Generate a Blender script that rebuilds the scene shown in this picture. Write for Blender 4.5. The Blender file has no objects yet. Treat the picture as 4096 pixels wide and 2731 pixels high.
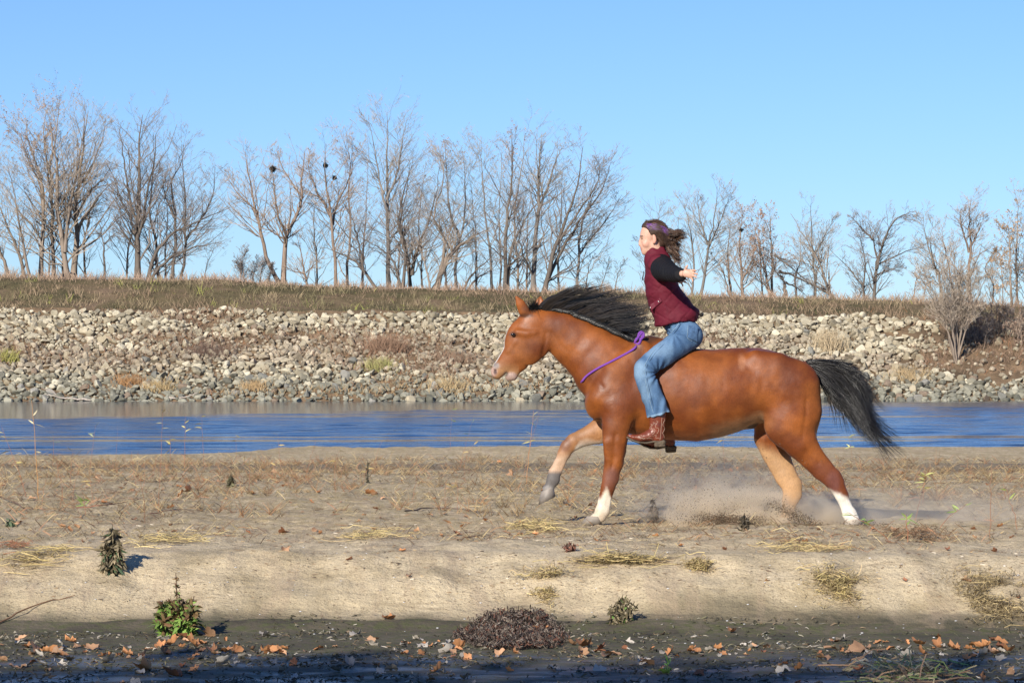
import bpy, math, random
import numpy as np
from mathutils import Vector, Matrix
random.seed(7)
RS = np.random.RandomState(11)
SC = bpy.context.scene
COL = SC.collection
rad = math.radians

# ------------------------------------------------------------------ camera, world, sun, exposure
F_PX = 13000.0            # focal length in pixels of the 4096 px wide photograph
HOR = 1490.0              # row of the horizon in the photograph
CAM_Z = 1.6               # eye height above the river
cam_d = bpy.data.cameras.new('camera')
cam = bpy.data.objects.new('camera', cam_d)
COL.objects.link(cam)
cam.location = (0, 0, CAM_Z)
cam.rotation_euler = (rad(90), 0, 0)
cam_d.sensor_width = 36
cam_d.lens = F_PX / 4096 * 36
cam_d.shift_y = (HOR - 1365.5) / 4096
cam_d.clip_start = 0.5
cam_d.clip_end = 9000
SC.camera = cam

SUN_EL = rad(26)
SUN_DIR = Vector((0.42, 0.907, 0)).normalized() * math.cos(SUN_EL) + Vector((0, 0, -math.sin(SUN_EL)))  # light travels this way
sun_d = bpy.data.lights.new('sun', 'SUN')
sun_d.energy = 5.0
sun_d.angle = rad(0.53)
sun_d.color = (1.0, 0.93, 0.83)
sun = bpy.data.objects.new('sun', sun_d)
COL.objects.link(sun)
sun.rotation_euler = SUN_DIR.to_track_quat('-Z', 'Y').to_euler()
sun.location = (-20, -20, 30)

world = bpy.data.worlds.new('World')
SC.world = world
world.use_nodes = True
wn = world.node_tree
bg = wn.nodes['Background']
sky = wn.nodes.new('ShaderNodeTexSky')
sky.sky_type = 'NISHITA'
sky.sun_disc = False
sky.sun_elevation = SUN_EL
sky.sun_rotation = math.atan2(-SUN_DIR.x, -SUN_DIR.y)
sky.air_density = 1.0
sky.dust_density = 0.0
sky.ozone_density = 3.0
sky.altitude = 300
tint = wn.nodes.new('ShaderNodeMix')
tint.data_type = 'RGBA'
tint.blend_type = 'MULTIPLY'
tint.inputs[0].default_value = 1.0
tint.inputs[7].default_value = (0.49, 0.655, 0.99, 1)
wn.links.new(sky.outputs[0], tint.inputs[6])
wn.links.new(tint.outputs[2], bg.inputs[0])
bg.inputs[1].default_value = 0.098

SC.view_settings.view_transform = 'Standard'
SC.view_settings.look = 'None'
SC.view_settings.exposure = 0.42
SC.view_settings.gamma = 1.0
SC.view_settings.use_curve_mapping = False
SC.render.engine = 'CYCLES'
SC.cycles.use_denoising = True
SC.cycles.max_bounces = 6
SC.cycles.diffuse_bounces = 3
SC.cycles.glossy_bounces = 3
SC.cycles.transparent_max_bounces = 12
SC.cycles.volume_bounces = 3
SC.cycles.volume_step_rate = 1.0
SC.cycles.volume_max_steps = 256


# ------------------------------------------------------------------ helpers
def W(px, py, y):
    """point at depth y that shows at pixel (px, py) of the 4096 x 2731 photograph"""
    return ((px - 2048) / F_PX * y, y, CAM_Z - (py - HOR) / F_PX * y)


def tag(o, label=None, cat=None, group=None, kind=None):
    if label: o['label'] = label
    if cat: o['category'] = cat
    if group: o['group'] = group
    if kind: o['kind'] = kind
    return o


def empty(name, loc, rz=0.0, parent=None):
    o = bpy.data.objects.new(name, None)
    o.empty_display_size = 0.1
    COL.objects.link(o)
    o.location = loc
    o.rotation_euler = (0, 0, rz)
    if parent: o.parent = parent
    return o


def make_mesh(name, verts, faces, mat=None, smooth=True, col=None):
    """verts (N,3); faces (M,3) or (M,4) array, or a list of such arrays; col (N,3) linear colours"""
    verts = np.asarray(verts, dtype=np.float32)
    fl = faces if isinstance(faces, list) else [faces]
    fl = [np.asarray(f, dtype=np.int32) for f in fl if len(f)]
    me = bpy.data.meshes.new(name)
    me.vertices.add(len(verts))
    me.vertices.foreach_set('co', verts.ravel())
    nl = sum(f.size for f in fl)
    nf = sum(len(f) for f in fl)
    me.loops.add(nl)
    me.loops.foreach_set('vertex_index', np.concatenate([f.ravel() for f in fl]))
    me.polygons.add(nf)
    tot = np.concatenate([np.full(len(f), f.shape[1], dtype=np.int32) for f in fl])
    st = np.concatenate([[0], np.cumsum(tot)[:-1]]).astype(np.int32)
    me.polygons.foreach_set('loop_start', st)
    me.update(calc_edges=True)
    me.polygons.foreach_set('use_smooth', np.full(nf, bool(smooth)))
    if col is not None:
        at = me.color_attributes.new('Col', 'FLOAT_COLOR', 'POINT')
        c4 = np.ones((len(verts), 4), dtype=np.float32)
        c4[:, :3] = col
        at.data.foreach_set('color', c4.ravel())
    if mat: me.materials.append(mat)
    me.validate()
    return me


def obj(name, me, parent=None, loc=None):
    o = bpy.data.objects.new(name, me)
    COL.objects.link(o)
    if parent: o.parent = parent
    if loc is not None: o.location = loc
    return o


class MB:
    """collects arrays of geometry into one mesh"""
    def __init__(s):
        s.v, s.q, s.t, s.c, s.n = [], [], [], [], 0

    def add(s, v, f, c=None):
        v = np.asarray(v, dtype=np.float32).reshape(-1, 3)
        f = np.asarray(f, dtype=np.int64)
        (s.q if f.shape[1] == 4 else s.t).append(f + s.n)
        s.v.append(v)
        if c is not None:
            c = np.asarray(c, dtype=np.float32)
            if c.ndim == 1: c = np.repeat(c[None, :], len(v), 0)
            s.c.append(c)
        s.n += len(v)
        return s

    def build(s, name, mat, parent=None, smooth=True, loc=None):
        fl = []
        if s.q: fl.append(np.concatenate(s.q))
        if s.t: fl.append(np.concatenate(s.t))
        me = make_mesh(name, np.concatenate(s.v), fl, mat, smooth, np.concatenate(s.c) if s.c else None)
        return obj(name, me, parent, loc)


def tubes(P, R, sides=3, flat=1.0, cap=False):
    """P (N,K,3) polylines, R (N,K) radii -> verts, quads. flat<1 squashes the section"""
    P = np.asarray(P, dtype=np.float64)
    if P.ndim == 2: P = P[None]
    R = np.broadcast_to(np.asarray(R, dtype=np.float64), P.shape[:2])
    N, K, _ = P.shape
    T = np.gradient(P, axis=1)
    T /= np.linalg.norm(T, axis=2, keepdims=True) + 1e-9
    mean = T.mean(axis=1)
    ref = np.zeros((N, 3))
    ax = np.argmin(np.abs(mean), axis=1)
    ref[np.arange(N), ax] = 1
    U = np.cross(T, ref[:, None, :])
    U /= np.linalg.norm(U, axis=2, keepdims=True) + 1e-9
    V = np.cross(T, U)
    if sides == 2:
        ang = np.array([0, math.pi])
    else:
        ang = np.arange(sides) * 2 * math.pi / sides
    ca, sa = np.cos(ang), np.sin(ang) * flat
    v = P[:, :, None, :] + R[:, :, None, None] * (U[:, :, None, :] * ca[None, None, :, None] + V[:, :, None, :] * sa[None, None, :, None])
    S = sides
    idx = np.arange(N * K * S).reshape(N, K, S)
    if sides == 2:
        q = np.stack([idx[:, :-1, 0], idx[:, :-1, 1], idx[:, 1:, 1], idx[:, 1:, 0]], -1).reshape(-1, 4)
    else:
        a = idx[:, :-1, :]
        b = idx[:, 1:, :]
        q = np.stack([a, np.roll(a, -1, 2), np.roll(b, -1, 2), b], -1).reshape(-1, 4)
    return v.reshape(-1, 3), q


def tube_col(C, K, sides):
    """(N,3) colour per strand -> per vertex"""
    return np.repeat(np.asarray(C), K * sides, axis=0)


def resample(pts, n):
    """smooth (Catmull-Rom) resample of a polyline with any number of columns"""
    p = np.asarray(pts, dtype=np.float64)
    if len(p) < 3:
        t = np.linspace(0, 1, n)[:, None]
        return p[0] * (1 - t) + p[-1] * t
    q = np.vstack([2 * p[0] - p[1], p, 2 * p[-1] - p[-2]])
    t = np.linspace(0, len(p) - 1 - 1e-6, n)
    i = t.astype(int)
    u = (t - i)[:, None]
    a, b, c, d = q[i], q[i + 1], q[i + 2], q[i + 3]
    return 0.5 * (2 * b + (c - a) * u + (2 * a - 5 * b + 4 * c - d) * u ** 2 + (3 * b - a - 3 * c + d) * u ** 3)


def _h(ix, iy, iz, seed):
    n = (ix.astype(np.int64) * 374761393 + iy.astype(np.int64) * 668265263 + iz.astype(np.int64) * 2147483647 + seed * 974634777) & 0xffffffff
    n = ((n ^ (n >> 13)) * 1274126177) & 0xffffffff
    n = (n ^ (n >> 16)) & 0xffffffff
    return n / 4294967295.0


def vnoise(x, y, seed=0, z=None):
    x = np.asarray(x, dtype=np.float64)
    y = np.asarray(y, dtype=np.float64)
    x, y = np.broadcast_arrays(x, y)
    ix, iy = np.floor(x), np.floor(y)
    fx, fy = x - ix, y - iy
    fx = fx * fx * (3 - 2 * fx)
    fy = fy * fy * (3 - 2 * fy)
    if z is None:
        o = np.zeros_like(ix)
        g = lambda a, b: _h(ix + a, iy + b, o, seed)
        return ((g(0, 0) * (1 - fx) + g(1, 0) * fx) * (1 - fy) + (g(0, 1) * (1 - fx) + g(1, 1) * fx) * fy)
    z = np.asarray(z, dtype=np.float64)
    iz = np.floor(z)
    fz = z - iz
    fz = fz * fz * (3 - 2 * fz)
    r = 0
    for c, wz in ((0, 1 - fz), (1, fz)):
        g = lambda a, b: _h(ix + a, iy + b, iz + c, seed)
        r = r + wz * ((g(0, 0) * (1 - fx) + g(1, 0) * fx) * (1 - fy) + (g(0, 1) * (1 - fx) + g(1, 1) * fx) * fy)
    return r


def fbm(x, y, oct=4, seed=0, z=None):
    r, a, s = 0.0, 0.5, 1.0
    for o in range(oct):
        r = r + a * vnoise(np.asarray(x) * s, np.asarray(y) * s, seed + o * 17, None if z is None else np.asarray(z) * s)
        s *= 2.03
        a *= 0.5
    return r / (1 - 0.5 ** oct)


def sstep(a, b, x):
    t = np.clip((np.asarray(x, dtype=np.float64) - a) / (b - a), 0, 1)
    return t * t * (3 - 2 * t)


def lerp(a, b, t):
    a = np.asarray(a, dtype=np.float64)
    b = np.asarray(b, dtype=np.float64)
    return a + (b - a) * t


def srgb(r, g, b):
    f = lambda c: (c / 255 / 12.92) if c / 255 <= 0.04045 else ((c / 255 + 0.055) / 1.055) ** 2.4
    return (f(r), f(g), f(b))


# ------------------------------------------------------------------ materials
class NT:
    def __init__(s, name):
        s.m = bpy.data.materials.new(name)
        s.m.use_nodes = True
        s.t = s.m.node_tree
        s.n = s.t.nodes
        s.b = s.n['Principled BSDF']
        s.out = s.n['Material Output']

    def node(s, kind, **kw):
        n = s.n.new(kind)
        for k, v in kw.items(): setattr(n, k, v)
        return n

    def link(s, a, b): s.t.links.new(a, b)

    def coord(s, which='Object', scale=None):
        c = s.node('ShaderNodeTexCoord')
        o = c.outputs[which]
        if scale is not None:
            mp = s.node('ShaderNodeMapping')
            mp.inputs['Scale'].default_value = scale
            s.link(o, mp.inputs['Vector'])
            o = mp.outputs[0]
        return o

    def noise(s, vec, scale, detail=4, rough=0.55, dist=0.0):
        n = s.node('ShaderNodeTexNoise')
        n.inputs['Scale'].default_value = scale
        n.inputs['Detail'].default_value = detail
        n.inputs['Roughness'].default_value = rough
        n.inputs['Distortion'].default_value = dist
        if vec is not None: s.link(vec, n.inputs['Vector'])
        return n.outputs['Fac']

    def ramp(s, fac, stops, interp='LINEAR'):
        r = s.node('ShaderNodeValToRGB')
        r.color_ramp.interpolation = interp
        e = r.color_ramp.elements
        while len(e) < len(stops): e.new(0.5)
        for i, (p, c) in enumerate(stops):
            e[i].position = p
            if not hasattr(c, '__len__'): c = (c, c, c)
            e[i].color = (c[0], c[1], c[2], 1)
        s.link(fac, r.inputs[0])
        return r.outputs[0]

    def mix(s, fac, a, b, mode='MIX'):
        m = s.node('ShaderNodeMix', data_type='RGBA', blend_type=mode)
        for val, sock in ((fac, m.inputs[0]), (a, m.inputs[6]), (b, m.inputs[7])):
            if hasattr(val, 'is_linked') or isinstance(val, bpy.types.NodeSocket): s.link(val, sock)
            elif hasattr(val, '__len__'): sock.default_value = (val[0], val[1], val[2], 1)
            else: sock.default_value = val
        return m.outputs[2]

    def math(s, op, a, b=0.0, clamp=False):
        m = s.node('ShaderNodeMath', operation=op)
        m.use_clamp = clamp
        for val, sock in ((a, m.inputs[0]), (b, m.inputs[1])):
            if isinstance(val, bpy.types.NodeSocket): s.link(val, sock)
            else: sock.default_value = val
        return m.outputs[0]

    def attr(s, name='Col'):
        return s.node('ShaderNodeAttribute', attribute_name=name).outputs['Color']

    def bump(s, height, strength=0.3, dist=0.01, normal=None):
        b = s.node('ShaderNodeBump')
        b.inputs['Strength'].default_value = strength
        b.inputs['Distance'].default_value = dist
        s.link(height, b.inputs['Height'])
        if normal is not None: s.link(normal, b.inputs['Normal'])
        return b.outputs[0]

    def set(s, color=None, rough=None, spec=None, normal=None, **kw):
        for val, nm in ((color, 'Base Color'), (rough, 'Roughness'), (spec, 'Specular IOR Level'), (normal, 'Normal')):
            if val is None: continue
            if isinstance(val, bpy.types.NodeSocket): s.link(val, s.b.inputs[nm])
            elif hasattr(val, '__len__'): s.b.inputs[nm].default_value = (val[0], val[1], val[2], 1)
            else: s.b.inputs[nm].default_value = val
        for k, v in kw.items(): s.b.inputs[k.replace('_', ' ')].default_value = v
        return s.m


def mat_attr(name, rough=0.8, spec=0.3, nscale=8.0, namt=0.25, bscale=None, bstr=0.3, bdist=0.01, **kw):
    """colour from the mesh's Col attribute, mottled"""
    t = NT(name)
    c = t.attr()
    co = t.coord('Object')
    n = t.noise(co, nscale, 5)
    c = t.mix(1.0, c, t.ramp(n, [(0.25, 1 - namt), (0.75, 1 + namt)]), 'MULTIPLY')
    nm = t.bump(t.noise(co, bscale, 5), bstr, bdist) if bscale else None
    return t.set(c, rough, spec, nm, **kw)


def mat_plain(name, color, rough=0.8, spec=0.3, nscale=8.0, namt=0.25, bscale=None, bstr=0.3, bdist=0.01, rand=0.0, **kw):
    t = NT(name)
    co = t.coord('Object')
    n = t.noise(co, nscale, 5)
    c = t.mix(1.0, color, t.ramp(n, [(0.25, 1 - namt), (0.75, 1 + namt)]), 'MULTIPLY')
    if rand:
        oi = t.node('ShaderNodeObjectInfo')
        c = t.mix(1.0, c, t.ramp(oi.outputs['Random'], [(0.0, 1 - rand), (1.0, 1 + rand)]), 'MULTIPLY')
    nm = t.bump(t.noise(co, bscale, 5), bstr, bdist) if bscale else None
    return t.set(c, rough, spec, nm, **kw)


# ------------------------------------------------------------------ implicit surfaces
def g_cap(a, b, r0, r1, l0, l1):
    """tapered capsule a->b; r radii in the XZ plane, l radii along Y"""
    a = np.array(a, float); b = np.array(b, float)
    def f(x, y, z):
        d = b - a
        L = d @ d + 1e-12
        t = np.clip(((x - a[0]) * d[0] + (y - a[1]) * d[1] + (z - a[2]) * d[2]) / L, 0, 1)
        dx, dy, dz = x - a[0] - t * d[0], y - a[1] - t * d[1], z - a[2] - t * d[2]
        r = r0 + (r1 - r0) * t
        s = r / (l0 + (l1 - l0) * t)
        n = np.sqrt(dx * dx + dz * dz + (dy * s) ** 2) + 1e-9
        g = np.sqrt(dx * dx + dz * dz + (dy * s * s) ** 2) / n + 1e-6
        return (n - r) / np.maximum(g, 0.3)
    m = max(r0, r1, l0, l1)
    return f, np.minimum(a, b) - m, np.maximum(a, b) + m


def g_chain(pts):
    """pts: (x,y,z,r,l) rows"""
    segs = [g_cap(p[:3], q[:3], p[3], q[3], p[4], q[4]) for p, q in zip(pts[:-1], pts[1:])]
    def f(x, y, z):
        d = None
        for s, _, _ in segs:
            e = s(x, y, z)
            d = e if d is None else smin(d, e, 0.006)
        return d
    return f, np.min([s[1] for s in segs], 0), np.max([s[2] for s in segs], 0)


def g_ell(c, r, rot=0.0, rotz=0.0):
    c = np.array(c, float); r = np.array(r, float)
    ca, sa = math.cos(rot), math.sin(rot)
    cz, sz = math.cos(rotz), math.sin(rotz)
    def f(x, y, z):
        x, y, z = x - c[0], y - c[1], z - c[2]
        x, y = x * cz + y * sz, -x * sz + y * cz
        x, z = x * ca + z * sa, -x * sa + z * ca
        n = np.sqrt((x / r[0]) ** 2 + (y / r[1]) ** 2 + (z / r[2]) ** 2) + 1e-9
        g = np.sqrt((x / r[0] ** 2) ** 2 + (y / r[1] ** 2) ** 2 + (z / r[2] ** 2) ** 2) + 1e-9
        return (n - 1) * n / g
    m = r.max()
    return f, c - m, c + m


def smin(a, b, k):
    h = np.clip(0.5 + 0.5 * (b - a) / k, 0, 1)
    return b + (a - b) * h - k * h * (1 - h)


def smax(a, b, k): return -smin(-a, -b, k)


class Implicit:
    def __init__(s): s.ops = []
    def add(s, g, k=0.03): s.ops.append(('+', g, k)); return s
    def sub(s, g, k=0.01): s.ops.append(('-', g, k)); return s

    def ev(s, x, y, z):
        d = np.full(x.shape, 0.35, dtype=np.float32)
        for op, (f, lo, hi), k in s.ops:
            m = k + 0.06
            w = np.nonzero((x > lo[0] - m) & (x < hi[0] + m) & (y > lo[1] - m) & (y < hi[1] + m) & (z > lo[2] - m) & (z < hi[2] + m))[0]
            if not len(w): continue
            e = f(x[w], y[w], z[w]).astype(np.float32)
            d[w] = smin(d[w], e, k) if op == '+' else smax(d[w], -e, k)
        return d

    def mesh(s, h, disp=None, pad=0.03, smooth=1):
        lo = np.min([g[1] for op, g, k in s.ops if op == '+'], 0) - pad
        hi = np.max([g[2] for op, g, k in s.ops if op == '+'], 0) + pad
        B = 8
        nb = np.ceil((hi - lo) / (h * B)).astype(int)
        n = nb * B + 1
        # coarse pass at block centres
        ci = np.stack(np.meshgrid(*[np.arange(k) for k in nb], indexing='ij'), -1).reshape(-1, 3)
        c = lo + (ci + 0.5) * B * h
        d = s.ev(c[:, 0], c[:, 1], c[:, 2])
        act = ci[np.abs(d) < h * B * 0.95 + 0.02]
        F = np.full(n, 0.3, dtype=np.float32)
        cd = d.reshape(nb)
        neg = ci[d < 0]
        for i, j, k in neg:
            F[i * B:i * B + B + 1, j * B:j * B + B + 1, k * B:k * B + B + 1] = -0.3
        o = np.stack(np.meshgrid(*[np.arange(B + 1)] * 3, indexing='ij'), -1).reshape(-1, 3)
        gi = (act[:, None, :] * B + o[None]).reshape(-1, 3)
        key = np.unique((gi[:, 0] * n[1] + gi[:, 1]) * n[2] + gi[:, 2])
        gx, gy, gz = key // (n[1] * n[2]), (key // n[2]) % n[1], key % n[2]
        X, Y, Z = lo[0] + gx * h, lo[1] + gy * h, lo[2] + gz * h
        v = s.ev(X, Y, Z)
        if disp is not None: v = v + disp(X, Y, Z)
        F.ravel()[key] = v
        return nets(F, lo, h, smooth)


def nets(F, lo, h, smooth=1):
    S = F < 0
    nx, ny, nz = F.shape
    cnt = np.zeros((nx - 1, ny - 1, nz - 1), dtype=np.int8)
    for a in (0, 1):
        for b in (0, 1):
            for c in (0, 1):
                cnt += S[a:nx - 1 + a, b:ny - 1 + b, c:nz - 1 + c]
    A = (cnt > 0) & (cnt < 8)
    ii, jj, kk = np.nonzero(A)
    vid = np.full(A.shape, -1, dtype=np.int32)
    vid[ii, jj, kk] = np.arange(len(ii))
    corner = {}
    for a in (0, 1):
        for b in (0, 1):
            for c in (0, 1):
                corner[(a, b, c)] = F[ii + a, jj + b, kk + c]
    acc = np.zeros((len(ii), 3))
    num = np.zeros(len(ii))
    for p in corner:
        for ax in range(3):
            if p[ax]: continue
            q = list(p); q[ax] = 1; q = tuple(q)
            u, w = corner[p], corner[q]
            m = (u < 0) != (w < 0)
            t = np.where(m, u / (u - w + 1e-20), 0)
            pos = np.repeat(np.array(p, float)[None], len(ii), 0)
            pos[:, ax] += t
            acc += pos * m[:, None]
            num += m
    V = (acc / num[:, None] + np.stack([ii, jj, kk], -1)) * h + lo
    Q = []
    for ax in range(3):
        sl0 = [slice(None)] * 3; sl1 = [slice(None)] * 3
        sl0[ax] = slice(0, -1); sl1[ax] = slice(1, None)
        a, b = S[tuple(sl0)], S[tuple(sl1)]
        e = np.stack(np.nonzero(a != b), -1)
        o1, o2 = [(1, 2), (2, 0), (0, 1)][ax]
        ok = (e[:, o1] > 0) & (e[:, o2] > 0) & (e[:, o1] < F.shape[o1] - 1) & (e[:, o2] < F.shape[o2] - 1)
        e = e[ok]
        ins = S[e[:, 0], e[:, 1], e[:, 2]]
        def g(d1, d2):
            t = e.copy(); t[:, o1] -= d1; t[:, o2] -= d2
            return vid[t[:, 0], t[:, 1], t[:, 2]]
        q = np.stack([g(1, 1), g(0, 1), g(0, 0), g(1, 0)], -1)
        q[~ins] = q[~ins][:, ::-1]
        Q.append(q)
    Q = np.concatenate(Q)
    Q = Q[(Q >= 0).all(1)]
    E = np.concatenate([Q[:, [0, 1]], Q[:, [1, 2]], Q[:, [2, 3]], Q[:, [3, 0]]])
    for _ in range(smooth):
        s_ = np.zeros_like(V); n_ = np.zeros(len(V))
        for c_ in range(3): s_[:, c_] = np.bincount(E[:, 0], V[E[:, 1], c_], len(V)) + np.bincount(E[:, 1], V[E[:, 0], c_], len(V))
        n_ = np.bincount(E[:, 0], minlength=len(V)) + np.bincount(E[:, 1], minlength=len(V))
        V = V + 0.5 * (s_ / np.maximum(n_, 1)[:, None] - V) * (n_ > 0)[:, None]
    return V, Q


def vnormals(V, Q):
    n = np.cross(V[Q[:, 2]] - V[Q[:, 0]], V[Q[:, 3]] - V[Q[:, 1]])
    N = np.zeros_like(V)
    for i in range(4):
        for c in range(3): N[:, c] += np.bincount(Q[:, i], n[:, c], len(V))
    return N / (np.linalg.norm(N, axis=1, keepdims=True) + 1e-12)
# ================================================================== ground, river, far bank
def toe_y(x): return 20.12 + 0.5 * (fbm(np.asarray(x) * 0.5, 3.3, 3, 5) - 0.5) - 0.012 * np.asarray(x)


def shore_y(x):
    x = np.asarray(x, dtype=np.float64)
    return 57.6 + 6.2 * sstep(-6.2, -3.6, x) + 0.8 * (fbm(x * 0.35, 9.1, 3, 21) - 0.5) + 3.0 * sstep(6, 60, x) - 2.0 * sstep(-8, -40, x)


def gh(x, y):
    x = np.asarray(x, dtype=np.float64); y = np.asarray(y, dtype=np.float64)
    ty = toe_y(x)
    t = (y - ty) / 1.25
    wob = fbm(x * 1.1, y * 0.8, 3, 31) - 0.5
    t2 = t + wob * 0.35 * sstep(-0.1, 0.4, t) * (1 - sstep(0.9, 1.6, t))
    face = 0.06 * sstep(-0.25, 0.05, t2) + 0.34 * (0.45 * sstep(0.0, 0.5, t2) + 0.55 * sstep(0.25, 1.1, t2))
    lump = (fbm(x * 3.1, y * 2.6, 4, 41) - 0.5) * 0.07 * sstep(0.05, 0.4, t2) * (1 - sstep(1.2, 2.0, t2))
    lump = lump + (fbm(x * 4.2, y * 0.9, 3, 45) - 0.5) * 0.05 * sstep(0.1, 0.45, t2) * (1 - sstep(0.8, 1.2, t2))
    lump = lump - 0.022 * np.exp(-((t2 - 0.16 - 0.05 * fbm(x * 1.5, 2.0, 2, 46)) / 0.035) ** 2) * sstep(.45, .55, fbm(x * 1.1, 8.0, 3, 47))
    top = sstep(0.9, 1.8, t2)
    und = ((fbm(x * 0.55, y * 0.45, 3, 51) - 0.5) * 0.12 + (fbm(x * 2.3, y * 2.0, 4, 61) - 0.5) * 0.065 + (fbm(x * 8.5, y * 5.5, 2, 62) - 0.5) * 0.016) * top
    foot = np.maximum(0, 0.5 - np.abs(fbm(x * 5.5, y * 5.0, 2, 71) - 0.5) * 6) * -0.03 * top * (1 - sstep(34, 44, y))
    fall = -0.29 * sstep(29, 55, y)
    z = face + lump + und + foot + fall
    sh = shore_y(x)
    z = z + 0.05 * sstep(sh - 4.0, sh - 1.6, y) - 0.55 * sstep(sh - 1.0, sh + 2.6, y)
    mud = (fbm(x * 1.6, y * 1.3, 4, 81) - 0.5) * 0.03 + (fbm(x * 7, y * 6, 3, 91) - 0.5) * 0.014
    z = z + mud * (1 - sstep(-0.1, 0.3, t2)) + 0.012
    # the wooded near bank, behind and to the left of the photographer
    z = z + 1.0 * np.maximum(sstep(-5.0, -13.0, x) * (1 - sstep(5.5, 11, y)), sstep(-3, -14, y))
    return z


def graded(segs):
    out = []
    for a, b, st in segs:
        n = max(1, int(round((b - a) / st)))
        out.append(np.linspace(a, b, n, endpoint=False))
    out.append([segs[-1][1]])
    return np.concatenate(out)


def sheet(xs, ys, hf, warp=None):
    X, Y = np.meshgrid(xs, ys)
    if warp is not None: Y = warp(X, Y)
    Z = hf(X, Y)
    v = np.stack([X, Y, Z], -1).reshape(-1, 3)
    n0, n1 = X.shape
    i = np.arange(n0 * n1).reshape(n0, n1)
    q = np.stack([i[:-1, :-1], i[:-1, 1:], i[1:, 1:], i[1:, :-1]], -1).reshape(-1, 4)
    return v, q


XS = graded([(-900, -100, 160), (-100, -20, 10), (-20, -8, 1.2), (-8, -4.6, 0.12), (-4.6, 4.6, 0.045), (4.6, 8, 0.12), (8, 20, 1.2), (20, 100, 10), (100, 900, 160)])


def edge_warp(X, Y):      # the common border of mud and sand follows the ragged toe of the bar
    w = np.exp(-((Y - 20.6) / 0.5) ** 2)
    return Y + w * (toe_y(X) - 20.66 + 0.45 * (fbm(X * 1.1, 0.7, 4, 131) - 0.5))


def mud_material():
    t = NT('wet_mud')
    co = t.coord('Object')
    a = t.noise(co, 2.2, 6, 0.6)
    b = t.noise(co, 14, 6, 0.65)
    c = t.ramp(a, [(0.35, (0.062, 0.053, 0.038)), (0.6, (0.125, 0.105, 0.07))])
    c = t.mix(t.ramp(b, [(0.45, 0.0), (0.62, 1.0)]), c, (0.085, 0.088, 0.038))
    sp = t.noise(co, 90, 3, 0.6)
    c = t.mix(t.ramp(sp, [(0.66, 0.0), (0.72, 0.8)]), c, (0.22, 0.2, 0.15))
    sy_ = t.node('ShaderNodeSeparateXYZ')
    t.link(co, sy_.inputs[0])
    dry = t.math('MULTIPLY', t.math('SUBTRACT', t.math('ADD', sy_.outputs[1], t.math('MULTIPLY', a, 1.0)), 18.7), 1.2, True)
    r = t.math('ADD', t.ramp(t.noise(t.coord('Object', (1, 2.2, 1)), 1.5, 4), [(0.38, 0.3), (0.6, 0.75)]), t.math('MULTIPLY', dry, 0.55), True)
    nm = t.bump(t.noise(co, 22, 6, 0.6), 0.6, 0.025)
    return t.set(c, r, 0.25, nm)


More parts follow.
